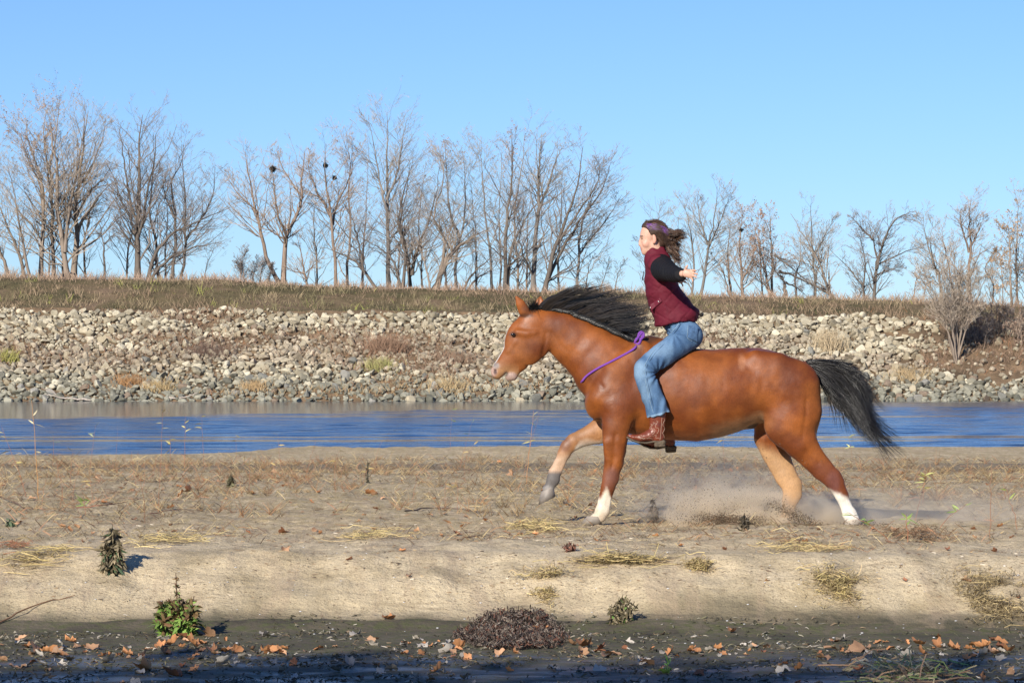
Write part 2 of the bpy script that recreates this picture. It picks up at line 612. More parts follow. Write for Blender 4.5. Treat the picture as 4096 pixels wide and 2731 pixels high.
def sand_material():
    t = NT('river_sand')
    co = t.coord('Object')
    big = t.noise(co, 0.55, 5, 0.6)
    mid = t.noise(t.coord('Object', (1, 0.5, 1)), 3.5, 6, 0.65)
    c = t.ramp(big, [(0.3, (0.545, 0.435, 0.265)), (0.7, (0.685, 0.565, 0.37))])
    c = t.mix(t.ramp(mid, [(0.46, 0.0), (0.66, 0.75)]), c, (0.36, 0.285, 0.165))
    # the back of the bar is carpeted with fine dead litter
    spp = t.node('ShaderNodeSeparateXYZ')
    t.link(co, spp.inputs[0])
    carp = t.math('MULTIPLY', t.math('SUBTRACT', t.math('ADD', spp.outputs[1], t.math('MULTIPLY', big, 3.0)), 24.3), 0.3, True)
    lit = t.ramp(t.noise(t.coord('Object', (1, 0.55, 1)), 13, 6, 0.75), [(0.42, 0.0), (0.58, 0.85)])
    c = t.mix(t.math('MULTIPLY', t.math('MULTIPLY', carp, lit), 0.9), c, t.ramp(t.noise(co, 6, 3), [(0.35, (0.27, 0.19, 0.095)), (0.65, (0.42, 0.335, 0.165))]))
    # fine dark litter and pale shell specks
    s1 = t.noise(co, 55, 4, 0.7)
    c = t.mix(t.ramp(s1, [(0.54, 0.0), (0.66, 0.8)]), c, (0.19, 0.125, 0.08))
    s2 = t.noise(co, 80, 2, 0.5)
    c = t.mix(t.ramp(s2, [(0.73, 0.0), (0.76, 0.9)]), c, (0.62, 0.56, 0.48))
    # damp silt: green-brown near the mud, grey strip near the river
    sep = t.node('ShaderNodeSeparateXYZ')
    t.link(t.coord('Object'), sep.inputs[0])
    yy = t.math('ADD', sep.outputs[1], t.math('MULTIPLY', t.noise(co, 1.6, 5, 0.6), 1.1))
    foot = t.ramp(t.math('SUBTRACT', yy, 20.35), [(0.2, 1.0), (0.42, 0.7), (0.62, 0.25), (0.9, 0.0)])
    c = t.mix(foot, c, t.ramp(mid, [(0.35, (0.075, 0.072, 0.045)), (0.65, (0.17, 0.14, 0.085))]))
    yn = t.math('ADD', sep.outputs[1], t.math('MULTIPLY', t.noise(t.coord('Object', (0.3, 1, 1)), 0.5, 4, 0.6), 7))
    m1 = t.math('MULTIPLY', t.math('SUBTRACT', yn, 46), 0.1, True)
    strip = t.ramp(m1, [(0.3, 0.0), (0.5, 0.7), (0.85, 0.7), (1.0, 0.0)])
    c = t.mix(strip, c, (0.15, 0.12, 0.085))
    h = t.math('ADD', t.noise(co, 9, 6, 0.65), t.math('MULTIPLY', t.noise(co, 75, 4, 0.75), 0.22))
    cr = t.node('ShaderNodeTexVoronoi', feature='DISTANCE_TO_EDGE')
    cr.inputs['Scale'].default_value = 1.6
    t.link(t.mix(0.25, t.coord('Object', (0.5, 1.6, 1)), t.node('ShaderNodeTexNoise').outputs['Color']), cr.inputs['Vector'])
    ck = t.ramp(cr.outputs['Distance'], [(0.0, 0.0), (0.025, 1.0)])
    c = t.mix(t.math('MULTIPLY', t.math('SUBTRACT', 1.0, ck), t.ramp(big, [(0.5, 0.0), (0.6, 0.6)])), c, (0.16, 0.11, 0.07))
    gl = t.noise(t.coord('Object', (5.5, 0.9, 0.9)), 1.0, 5, 0.6, 0.4)
    c = t.mix(t.ramp(gl, [(0.5, 0.0), (0.66, 0.5)]), c, (0.40, 0.30, 0.2))
    h = t.math('ADD', h, t.math('MULTIPLY', gl, 0.5))
    nm = t.bump(h, 0.7, 0.05)
    return t.set(c, 0.93, 0.15, nm)


YM = graded([(-900, -100, 200), (-100, -20, 16), (-20, 0, 2.5), (0, 14, 1.0), (14, 16.5, 0.12), (16.5, 20.6, 0.045)])
v, q = sheet(XS, YM, gh, edge_warp)
mud = tag(obj('mud_flat', make_mesh('mud_flat', v, q, mud_material())), 'dark wet mud flat with moss at the foot of the sand bar', kind='structure')
YSd = graded([(20.6, 26.5, 0.045), (26.5, 34, 0.1), (34, 68, 0.25), (68, 90, 4)])
v, q = sheet(XS, YSd, gh, edge_warp)
sandbar = tag(obj('sandbar', make_mesh('sandbar', v, q, sand_material())), 'pale sand bar with washed-out front face and dead litter', kind='structure')


def calm_mask(x, y):
    """0 where the wind ruffles the river, 1 in the slicks"""
    n = fbm(x * 0.05, y * 0.13, 4, 501)
    lim = 137 + x * 1.25 + (n - 0.5) * 55
    calm = sstep(0, 7, y - lim)
    streak = sstep(0.635, 0.68, fbm(x * 0.016 + 7, y * 0.22, 4, 502))
    near = sstep(66, 60.5, y) * sstep(-2.0, -5.0, x)
    return np.clip(np.maximum(np.maximum(calm, streak * 0.95), near * 0.9), 0, 1)


def water_z(x, y):
    live = (1 - calm_mask(x, y)) * sstep(60, 50, np.abs(x))
    gust = 0.55 + 0.9 * fbm(x * 0.08, y * 0.2, 3, 505)
    w = (fbm(x * 0.75, y * 1.9, 2, 503) - 0.5) * 0.085 + (fbm(x * 2.1, y * 4.6, 2, 504) - 0.5) * 0.035
    return w * (live * gust + 0.03)


t = NT('river_water')
co = t.coord('Object', (5.0, 11.0, 1))
w2 = t.noise(co, 1.0, 3, 0.6)
at = t.attr()
t.set((0.018, 0.046, 0.086), t.math('ADD', t.math('MULTIPLY', at, 0.02), 0.09), 0.5, None, IOR=1.33)
b_ = t.node('ShaderNodeBump')
b_.inputs['Distance'].default_value = 0.03
t.link(t.math('MULTIPLY', at, 0.6), b_.inputs['Strength'])
t.link(w2, b_.inputs['Height'])
t.link(b_.outputs[0], t.b.inputs['Normal'])
WX = graded([(-900, -60, 210), (-60, -34, 2.0), (-34, 34, 0.6), (34, 60, 2.0), (60, 900, 210)])
WY = graded([(50, 56, 2), (56, 100, 0.13), (100, 150, 0.24), (150, 186, 0.5)])
v, q = sheet(WX, WY, water_z)
lv = (1 - calm_mask(v[:, 0], v[:, 1]))[:, None].repeat(3, 1)
water = tag(obj('river_water', make_mesh('river_water', v, q, t.m, True, lv)), kind='structure')


# ---- far bank: stone slope, then grassy levee
def rock_top_y(x): return 194.5 + 1.6 * (fbm(np.asarray(x) * 0.12, 1.0, 3, 201) - 0.5)


def crest_z(x):
    x = np.asarray(x, dtype=np.float64)
    return lerp(7.65, 5.9, (x + 32) / 64) + 0.35 * (fbm(x * 0.16, 5.0, 3, 205) - 0.5)


def fz(x, y):
    x = np.asarray(x, dtype=np.float64); y = np.asarray(y, dtype=np.float64)
    ry = 195.0
    zr = lerp(5.5, 4.85, np.clip((x + 32) / 64, 0, 1))
    cz = crest_z(x)
    z = -0.5 + (zr + 0.5) * np.clip((y - 181.2) / (ry - 181.2), 0, 1) ** 0.95
    z = z + (cz - zr) * sstep(ry - 0.5, 206, y)
    z = z - 0.9 * sstep(209, 222, y)
    z = z + (fbm(x * 0.5, y * 0.5, 3, 211) - 0.5) * 0.35
    return z


t = NT('bank_earth')
co = t.coord('Object')
c = t.ramp(t.noise(co, 0.6, 6, 0.6), [(0.35, (0.10, 0.072, 0.045)), (0.65, (0.25, 0.17, 0.10))])
t.set(c, 0.95, 0.1, t.bump(t.noise(co, 3, 5), 0.6, 0.2))
bank_earth = t.m
XF = graded([(-900, -100, 160), (-100, -40, 6), (-40, 40, 0.5), (40, 100, 6), (100, 900, 160)])
v, q = sheet(XF, graded([(181, 195, 0.5)]), fz)
riprap = tag(obj('far_bank', make_mesh('far_bank', v, q, bank_earth)), 'stone-covered slope of the far river bank', kind='structure')
t = NT('levee_earth')
co = t.coord('Object')
c = t.ramp(t.noise(co, 0.25, 6, 0.6), [(0.35, (0.075, 0.07, 0.035)), (0.5, (0.14, 0.11, 0.06)), (0.65, (0.2, 0.14, 0.09))])
t.set(c, 0.95, 0.1, t.bump(t.noise(co, 3, 5), 0.6, 0.2))
v, q = sheet(XF, graded([(195, 212, 0.5), (212, 240, 4), (240, 1000, 150), (1000, 5000, 1000)]), fz)
levee = tag(obj('levee_ground', make_mesh('levee_ground', v, q, t.m)), 'grassy levee behind the stone slope', kind='structure')


# ---- stones
def ico(sub=1):
    p = (1 + 5 ** 0.5) / 2
    v = [(-1, p, 0), (1, p, 0), (-1, -p, 0), (1, -p, 0), (0, -1, p), (0, 1, p), (0, -1, -p), (0, 1, -p), (p, 0, -1), (p, 0, 1), (-p, 0, -1), (-p, 0, 1)]
    f = [(0, 11, 5), (0, 5, 1), (0, 1, 7), (0, 7, 10), (0, 10, 11), (1, 5, 9), (5, 11, 4), (11, 10, 2), (10, 7, 6), (7, 1, 8), (3, 9, 4), (3, 4, 2), (3, 2, 6), (3, 6, 8), (3, 8, 9), (4, 9, 5), (2, 4, 11), (6, 2, 10), (8, 6, 7), (9, 8, 1)]
    v = [Vector(a).normalized() for a in v]
    for _ in range(sub):
        mid, nf = {}, []
        def m(a, b):
            k = (min(a, b), max(a, b))
            if k not in mid:
                mid[k] = len(v); v.append(((v[a] + v[b]) / 2).normalized())
            return mid[k]
        for a, b, c in f:
            ab, bc, ca = m(a, b), m(b, c), m(c, a)
            nf += [(a, ab, ca), (b, bc, ab), (c, ca, bc), (ab, bc, ca)]
        f = nf
    return np.array([tuple(a) for a in v]), np.array(f)


IV, IF = ico(1)
ROCKS = []
for k in range(12):
    r = np.random.RandomState(300 + k)
    v = IV * (0.88 + 0.24 * r.rand(len(IV), 1))
    for _ in range(9):                       # broken faces
        n = r.randn(3); n /= np.linalg.norm(n)
        d = r.uniform(0.38, 0.75)
        s = v @ n
        v = v - np.maximum(0, s - d)[:, None] * n[None]
    v = v / np.abs(v).max() * r.uniform(0.65, 1.25, 3)
    ROCKS.append(v)


def rocks_at():
    out = []
    r = np.random.RandomState(5)
    y = 181.5
    xs = []
    tries = r.uniform([-37, 181.4], [37, 196.2], (42000, 2))
    sizes = 0.088 + 0.21 * r.rand(42000) ** 2.8
    order = np.argsort(-sizes)
    soil = (fbm(tries[:, 0] * 0.16, tries[:, 1] * 0.45, 4, 621) + 0.20 * np.exp(-((tries[:, 1] - 188.6) / 1.9) ** 2) + 0.06 * sstep(12, -30, tries[:, 0]) * np.exp(-((tries[:, 1] - 188) / 2.5) ** 2) - 0.08 * sstep(0, 24, tries[:, 0]) > 0.64) & (r.rand(len(tries)) < .8)
    cell = {}
    for i in order:
        px, py = tries[i]; s = sizes[i]
        top = rock_top_y(px)
        if py > top or soil[i]: continue
        # earth and brush break through on the right of the slope
        if px > 24.0 + 2.2 * math.sin(py * 1.3) and py > 184.9 + 0.6 * math.sin(px * 2) and r.rand() < 0.9: continue
        kx, ky = int(px // 0.42), int(py // 0.42)
        ok = True
        for a in (-1, 0, 1):
            for b in (-1, 0, 1):
                for (qx, qy, qs) in cell.get((kx + a, ky + b), ()):
                    if (qx - px) ** 2 + (qy - py) ** 2 < (0.72 * (s + qs)) ** 2: ok = False; break
                if not ok: break
            if not ok: break
        if not ok: continue
        cell.setdefault((kx, ky), []).append((px, py, s))
        out.append((px, py, s))
    return out


def rot_mats(r, n):
    q = r.randn(n, 4); q /= np.linalg.norm(q, axis=1, keepdims=True)
    w, x, y, z = q.T
    return np.stack([np.stack([1 - 2 * (y * y + z * z), 2 * (x * y - z * w), 2 * (x * z + y * w)], -1),
                     np.stack([2 * (x * y + z * w), 1 - 2 * (x * x + z * z), 2 * (y * z - x * w)], -1),
                     np.stack([2 * (x * z - y * w), 2 * (y * z + x * w), 1 - 2 * (x * x + y * y)], -1)], 1)


def stone_colour(x, y, u, w):
    """limestone: pale tan above, greyer and greener where the river wets it"""
    low = 1 - sstep(182.5, 187.5, y + 2.0 * (u - 0.5))
    a = lerp((0.36, 0.305, 0.205), (0.53, 0.475, 0.345), w[:, None])
    b = lerp((0.205, 0.20, 0.155), (0.33, 0.315, 0.24), w[:, None])
    c = a * (1 - low[:, None]) + b * low[:, None]
    br = ((fbm(x * 0.14, y * 0.5, 3, 221) > 0.52) & (np.abs(y - 188.5) < 2.6)).astype(float) * 0.35
    c = c * (1 - br[:, None]) + np.array([0.3, 0.22, 0.16]) * br[:, None]
    return c * (0.55 + 0.6 * u[:, None])


R_ALL = rocks_at()
R_ALL.sort(key=lambda a: -a[2] * (1.0 if abs(a[0]) < 29 else 0.0))
rr = np.random.RandomState(8)
xyz = np.array(R_ALL)
uu, ww = rr.rand(len(xyz)), rr.rand(len(xyz))
cc = stone_colour(xyz[:, 0], xyz[:, 1], uu, ww)
zz = fz(xyz[:, 0], xyz[:, 1])
mats_ = rot_mats(rr, len(xyz))
rock_mat = mat_attr('limestone', 0.9, 0.15, 5.0, 0.22, 9.0, 0.6, 0.06)
# 300 stones that show largest: each its own object, sharing a few meshes
shades = []
for k in range(6):
    base = [(0.40, 0.345, 0.24), (0.32, 0.27, 0.18), (0.51, 0.46, 0.34), (0.2, 0.195, 0.165), (0.23, 0.175, 0.125), (0.28, 0.265, 0.225)][k]
    shades.append(mat_plain('limestone_%s' % 'abcdef'[k], base, 0.9, 0.15, 5.0, 0.25, 9.0, 0.6, 0.06, 0.12))
cache = {}
for i in range(300):
    c = cc[i]
    sh = int(np.argmin([np.abs(np.array(b) - c).sum() for b in [(0.40, 0.345, 0.24), (0.32, 0.27, 0.18), (0.51, 0.46, 0.34), (0.2, 0.195, 0.165), (0.23, 0.175, 0.125), (0.28, 0.265, 0.225)]]))
    key = (i % 12, sh)
    if key not in cache: cache[key] = make_mesh('stone', ROCKS[i % 12], IF, shades[sh], False)
    o = obj('stone', cache[key], riprap)
    s = xyz[i, 2]
    o.location = (xyz[i, 0], xyz[i, 1], zz[i] + s * 0.25)
    o.rotation_euler = (rr.rand() * 6.28, rr.rand() * 6.28, rr.rand() * 6.28)
    o.scale = (s * 1.1, s, s)
mb = MB()
L0v, L0f = ico(0)
LOW = []
for k in range(12):
    r = np.random.RandomState(340 + k)
    LOW.append(L0v * (0.8 + 0.4 * r.rand(12, 1)) * r.uniform(.75, 1.15, 3))
for k in range(24):
    ids = np.arange(300, len(xyz))
    big_ = xyz[ids, 2] > 0.205
    ids = ids[(ids % 12 == k % 12) & (big_ if k < 12 else ~big_)]
    if not len(ids): continue
    RV, RF = (ROCKS[k], IF) if k < 12 else (LOW[k - 12], L0f)
    v = np.einsum('nij,vj->nvi', mats_[ids], RV) * xyz[ids, 2][:, None, None] * np.array([1.1, 1, 0.9])
    v = v + np.stack([xyz[ids, 0], xyz[ids, 1], zz[ids] + xyz[ids, 2] * 0.22 + 0.16 * rr.rand(len(ids)) - 0.04], -1)[:, None, :]
    f = (RF[None] + (np.arange(len(ids)) * len(RV))[:, None, None]).reshape(-1, 3)
    mb.add(v, f, np.repeat(cc[ids], len(RV), 0))
# small chips filling the gaps
n = 4500
cx, cy = rr.uniform(-37, 37, n), rr.uniform(181.5, 196, n)
k_ = (cy < rock_top_y(cx) + 0.3) & ~((cx > 25) & (cy > 185) & (rr.rand(n) < 0.8))
cx, cy = cx[k_], cy[k_]
n = len(cx)
cs = rr.uniform(0.06, 0.14, n)
R0v, R0f = ico(0)
v = np.einsum('nij,vj->nvi', rot_mats(rr, n), R0v * [1, 0.8, 1.1]) * cs[:, None, None] + np.stack([cx, cy, fz(cx, cy) + cs * 0.4 + rr.rand(n) * 0.08], -1)[:, None, :]
mb.add(v, (R0f[None] + (np.arange(n) * len(R0v))[:, None, None]).reshape(-1, 3), np.repeat(stone_colour(cx, cy, rr.rand(n), rr.rand(n)), len(R0v), 0))
o = mb.build('stones', rock_mat, riprap, smooth=False)
tag(o, kind='stuff')
# ================================================================== the horse
HY = 26.0                 # depth of the horse
GZ = 0.375                # sand level under its hooves
SCL = HY / F_PX           # metres per photograph pixel at the horse


def hx(px, py): return (px - 2850) * SCL, CAM_Z - (py - HOR) * SCL


def hp(px, py, yl, r, l):
    """chain row in the horse's own space: pixel position, lateral metres, in-plane radius px, lateral radius m"""
    x, z = hx(px, py)
    return (x, yl, z, r * SCL, l)


def hell(px, py, yl, rx, ry, rz, rot=0.0, rotz=0.0):
    x, z = hx(px, py)
    return g_ell((x, yl, z), (rx * SCL, ry, rz * SCL), rot, rotz)


TOP = np.array([(2338, 1555), (2350, 1520), (2375, 1480), (2400, 1450), (2450, 1405), (2500, 1370), (2550, 1349), (2597, 1340), (2650, 1352), (2720, 1380), (2783, 1394), (2850, 1398), (2900, 1395), (2957, 1391), (3038, 1391), (3084, 1400), (3130, 1420), (3170, 1439), (3216, 1460), (3245, 1500), (3267, 1547), (3279, 1600), (3283, 1627)], float)
BOT = np.array([(2338, 1560), (2357, 1600), (2367, 1639), (2387, 1672), (2420, 1700), (2470, 1722), (2540, 1740), (2600, 1750), (2691, 1759), (2786, 1766), (2874, 1750), (2952, 1727), (2990, 1712), (3050, 1690), (3150, 1680), (3250, 1670), (3275, 1660), (3283, 1632)], float)
WID = np.array([(2338, .03), (2350, .085), (2375, .135), (2400, .165), (2450, .20), (2520, .222), (2600, .245), (2700, .285), (2800, .30), (2900, .292), (3000, .262), (3060, .255), (3130, .262), (3200, .235), (3250, .17), (3275, .09), (3283, .03)], float)


def g_torso():
    def f(x, y, z):
        px = x / SCL + 2850
        zt = CAM_Z - (np.interp(px, TOP[:, 0], TOP[:, 1]) - HOR) * SCL
        zb = CAM_Z - (np.interp(px, BOT[:, 0], BOT[:, 1]) - HOR) * SCL
        w = np.interp(px, WID[:, 0], WID[:, 1])
        c, h = (zt + zb) / 2, np.maximum((zt - zb) / 2, 0.01)
        u = (z - c) / h
        # withers are narrow, the barrel is widest below the middle
        wk = w * (1 - 0.22 * sstep(-0.2, 1.0, u) * sstep(2760, 2560, px))
        n = np.sqrt(u * u + (y / wk) ** 2) + 1e-9
        g = np.sqrt((u / h) ** 2 + (y / wk ** 2) ** 2) / n + 1e-6
        d = (n - 1) / g
        out = np.maximum(np.maximum((2338 - px) * SCL, (px - 3283) * SCL), 0)
        return np.where(out > 0, np.sqrt(np.maximum(d, 0) ** 2 + out ** 2), d)
    x0, z0 = hx(2338, 1770)
    x1, z1 = hx(3283, 1335)
    return f, np.array([x0, -0.32, z0]), np.array([x1, 0.32, z1])


H = Implicit()
H.add(g_torso(), 0.02)
# neck
H.add(g_chain([hp(2162, 1306, 0, 70, .075), hp(2200, 1320, 0, 80, .078), hp(2245, 1335, 0, 86, .083), hp(2307, 1376, 0, 101, .098), hp(2368, 1420, 0, 117, .122), hp(2424, 1470, 0, 138, .155), hp(2480, 1520, 0, 160, .185)]), 0.05)
# head
H.add(g_chain([hp(2128, 1296, 0, 62, .082), hp(2098, 1345, 0, 63, .088), hp(2072, 1400, 0, 57, .072), hp(2040, 1438, 0, 46, .055), hp(2008, 1470, 0, 36, .05)]), 0.03)
for s in (-1, 1):
    H.add(hell(2137, 1378, s * .045, 62, .05, 62), 0.03)          # cheek
    H.add(hell(2118, 1420, s * .035, 44, .035, 42), 0.03)
    H.add(g_chain([hp(2070, 1330, s * .078, 14, .022), hp(2110, 1335, s * .085, 12, .02), hp(2140, 1330, s * .075, 12, .02)]), 0.02)   # brow and cheekbone
    H.add(g_chain([hp(2060, 1365, s * .068, 9, .014), hp(2030, 1405, s * .052, 8, .012)]), 0.02)     # facial crest
    H.sub(hell(2052, 1338, s * .102, 11, .014, 8, -0.3), 0.012)    # eye socket
    H.add(hell(1981, 1482, s * .032, 18, .022, 24, -0.1), 0.012)    # nostril flare
    H.sub(hell(1980, 1486, s * .056, 8, .026, 13, -0.35), 0.006)
H.add(g_chain([hp(2085, 1452, 0, 30, .035), hp(2060, 1478, 0, 24, .032), hp(2048, 1500, 0, 23, .034)]), 0.02)     # bars of the jaw
H.add(hell(1990, 1494, 0, 25, .05, 24), 0.015)                     # upper lip
H.add(g_chain([hp(2038, 1506, 0, 19, .036), hp(2052, 1504, 0, 17, .034)]), 0.01)
H.sub(g_chain([hp(2000, 1521, 0, 3, .08), hp(2012, 1508, 0, 3, .08), hp(2030, 1490, 0, 2.5, .08)]), 0.008)      # mouth
H.add(hell(2046, 1335, 0, 20, .06, 52, -0.42), 0.03)
# ears: pricked, hollow in front
def ear(base, tip, yb, yt, tw):
    b, m, tp = base, ((base[0] + tip[0]) / 2, (base[1] + tip[1]) / 2), tip
    H.add(g_chain([hp(b[0], b[1], yb, 24, .024), hp(m[0] - tw, m[1], (yb + yt) / 2, 19, .02), hp(tp[0] * .8 + m[0] * .2, tp[1] * .8 + m[1] * .2, yt, 7, .011), hp(tp[0], tp[1], yt, 2.2, .004)]), 0.012)
ear((2096, 1244), (2063, 1184), -.052, -.07, -2)
ear((2152, 1236), (2163, 1182), .05, .066, -2)
H.sub(g_chain([hp(2150, 1240, .018, 9, .018), hp(2157, 1210, .03, 8, .018), hp(2162, 1196, .045, 3, .01)]), 0.006)
# shoulder, chest, elbow
for s in (-1, 1):
    H.add(g_chain([hp(2560, 1400, s * .12, 40, .05), hp(2470, 1500, s * .155, 60, .07), hp(2400, 1590, s * .14, 50, .075)]), 0.05)   # shoulder blade to point
    H.add(hell(2480, 1600, s * .165, 85, .07, 75, -0.7), 0.05)      # triceps
    H.add(hell(2385, 1620, s * .085, 45, .09, 60, 0.2), 0.04)        # breast
    H.add(g_chain([hp(3020, 1440, s * .15, 40, .07), hp(3100, 1480, s * .15, 70, .10), hp(3180, 1540, s * .13, 80, .11)]), 0.06)    # croup
    H.add(g_chain([hp(3170, 1540, s * .14, 100, .11), hp(3165, 1640, s * .145, 112, .115), hp(3150, 1700, s * .14, 90, .10)]), 0.05)   # thigh
    H.add(g_chain([hp(3236, 1540, s * .08, 36, .07), hp(3246, 1640, s * .085, 34, .07), hp(3228, 1730, s * .10, 34, .06)]), 0.05)   # buttock
H.add(g_chain([hp(2985, 1700, 0, 14, .06), hp(3012, 1703, 0, 12, .045)]), 0.03)        # sheath
# dock of the tail
H.add(g_chain([hp(3190, 1470, 0, 26, .05), hp(3235, 1462, 0, 19, .03), hp(3275, 1470, 0, 14, .025)]), 0.02)

def leg(rows, k=0.03): H.add(g_chain([hp(*r) for r in rows]), k)

# near foreleg, carrying the weight
n = -.17
leg([(2470, 1640, n, 66, .075), (2462, 1700, n, 58, .072), (2458, 1755, n, 50, .064), (2457, 1800, n + .01, 45, .056), (2453, 1848, n + .015, 38, .048)], 0.045)
leg([(2453, 1848, n + .015, 37, .048), (2444, 1885, n + .02, 34, .044), (2439, 1915, n + .02, 32, .042), (2430, 1950, n + .02, 27, .036)], 0.02)
leg([(2427, 1945, n + .02, 25, .032), (2412, 1990, n + .02, 20, .026), (2402, 2035, n + .02, 21, .026)], 0.02)
leg([(2444, 1950, n + .02, 13, .016), (2431, 2000, n + .02, 12, .014), (2422, 2042, n + .02, 15, .018)], 0.012)     # flexor tendon
leg([(2404, 2044, n + .02, 28, .034), (2398, 2060, n + .02, 26, .034), (2374, 2072, n + .02, 21, .034)], 0.02)         # fetlock and pastern
leg([(2430, 1765, n - .035, 22, .025), (2432, 1830, n - .02, 18, .02), (2436, 1870, n - .01, 13, .014)], 0.012)     # forearm muscles
leg([(2484, 1755, n - .03, 20, .025), (2472, 1830, n - .02, 15, .02), (2460, 1880, n - .005, 12, .014)], 0.012)
leg([(2468, 1908, n + .02, 9, .016), (2464, 1925, n + .02, 7, .012)], 0.012)
# far foreleg, swung forward
f_ = .15
leg([(2440, 1700, f_, 62, .07), (2395, 1728, f_, 50, .062), (2338, 1750, f_, 37, .052), (2298, 1768, f_ - .01, 33, .046)], 0.04)
leg([(2298, 1768, f_ - .01, 33, .046), (2272, 1788, f_ - .01, 31, .043), (2258, 1815, f_ - .01, 27, .037)], 0.02)
leg([(2254, 1818, f_ - .01, 23, .03), (2236, 1850, f_ - .01, 19, .026), (2220, 1884, f_ - .01, 20, .026)], 0.02)
leg([(2270, 1820, f_ - .01, 12, .014), (2252, 1855, f_ - .01, 11, .014), (2236, 1890, f_ - .01, 14, .017)], 0.012)
leg([(2218, 1894, f_ - .01, 25, .03), (2214, 1920, f_ - .01, 27, .034), (2200, 1945, f_ - .01, 20, .028), (2194, 1958, f_ - .01, 24, .034)], 0.015)
# near hind leg, stretched back and pushing off
n = -.16
leg([(3150, 1700, n, 92, .10), (3192, 1765, n, 68, .085), (3240, 1825, n + .01, 51, .062), (3283, 1874, n + .015, 45, .05), (3318, 1907, n + .02, 38, .042)], 0.045)
leg([(3318, 1907, n + .02, 37, .042), (3340, 1938, n + .025, 33, .04), (3358, 1975, n + .025, 27, .035)], 0.02)
leg([(3340, 1893, n + .03, 14, .022), (3355, 1918, n + .025, 14, .022)], 0.02)             # point of hock
leg([(3359, 1975, n + .03, 25, .032), (3377, 2018, n + .03, 24, .028), (3390, 2052, n + .03, 26, .03)], 0.02)
leg([(3392, 2052, n + .03, 29, .034), (3402, 2072, n + .03, 28, .036), (3404, 2082, n + .03, 28, .038)], 0.02)
leg([(3090, 1700, n + .02, 34, .05), (3140, 1745, n + .01, 34, .05), (3190, 1800, n, 26, .04)], 0.04)              # stifle
# far hind leg
f_ = .16
leg([(3100, 1680, f_, 80, .09), (3088, 1750, f_, 66, .08), (3110, 1812, f_, 58, .066), (3126, 1855, f_ - .01, 50, .052), (3150, 1905, f_ - .015, 45, .045)], 0.045)
leg([(3150, 1905, f_ - .015, 44, .044), (3174, 1942, f_ - .02, 43, .044), (3176, 1977, f_ - .02, 39, .04), (3164, 2010, f_ - .02, 31, .034)], 0.02)
leg([(3164, 2005, f_ - .02, 29, .03), (3160, 2040, f_ - .02, 24, .027), (3158, 2062, f_ - .02, 26, .032), (3150, 2080, f_ - .02, 26, .034)], 0.02)
# folds and grooves that show on the near side
H.sub(g_chain([hp(2520, 1440, -.22, 4, .012), hp(2555, 1520, -.27, 6, .014), hp(2560, 1600, -.28, 7, .016)]), 0.035)
H.sub(g_chain([hp(3040, 1520, -.28, 5, .014), hp(3035, 1600, -.30, 7, .018), hp(3040, 1680, -.27, 8, .03)]), 0.04)
H.sub(g_chain([hp(3215, 1600, -.245, 2, .004), hp(3214, 1660, -.255, 3, .005), hp(3200, 1740, -.25, 2, .004)]), 0.025)
H.sub(g_chain([hp(3215, 1800, -.235, 3, .008), hp(3265, 1850, -.205, 3, .008)]), 0.02)
H.sub(g_chain([hp(2300, 1440, -.125, 3, .006), hp(2370, 1500, -.18, 3, .006), hp(2410, 1550, -.22, 2, .004)]), 0.025)
H.sub(g_chain([hp(2545, 1660, -.25, 9, .03), hp(2552, 1700, -.22, 10, .05), hp(2540, 1735, -.17, 9, .05)]), 0.03)
H.sub(g_chain([hp(2205, 1330, -.085, 4, .010), hp(2240, 1385, -.092, 5, .010), hp(2262, 1400, -.10, 4, .01)]), 0.02)
H.sub(g_chain([hp(2458, 1735, -.240, 5, .013), hp(2452, 1820, -.222, 4, .012), hp(2444, 1870, -.20, 3, .009)]), 0.018)
H.sub(g_chain([hp(2185, 1330, -.085, 5, .012), hp(2178, 1380, -.09, 5, .012), hp(2170, 1425, -.07, 6, .014)]), 0.02)


def horse_disp(x, y, z):
    a = (fbm(x * 7, z * 7, 3, 401, y * 7) - 0.5) * 0.006
    px = x / SCL + 2850; py = HOR + (CAM_Z - z) / SCL
    ribs = np.sin((px - 2700 + (py - 1550) * 0.25) / 7.6) * 0.0004 * sstep(2650, 2720, px) * sstep(2930, 2860, px) * sstep(1450, 1520, py) * sstep(1740, 1680, py)
    b = (fbm(x * 26, z * 22, 2, 402, y * 22) - 0.5) * 0.003 + ribs
    return a + b


HV, HQ = H.mesh(0.0112, horse_disp, smooth=2)
HN = vnormals(HV, HQ)


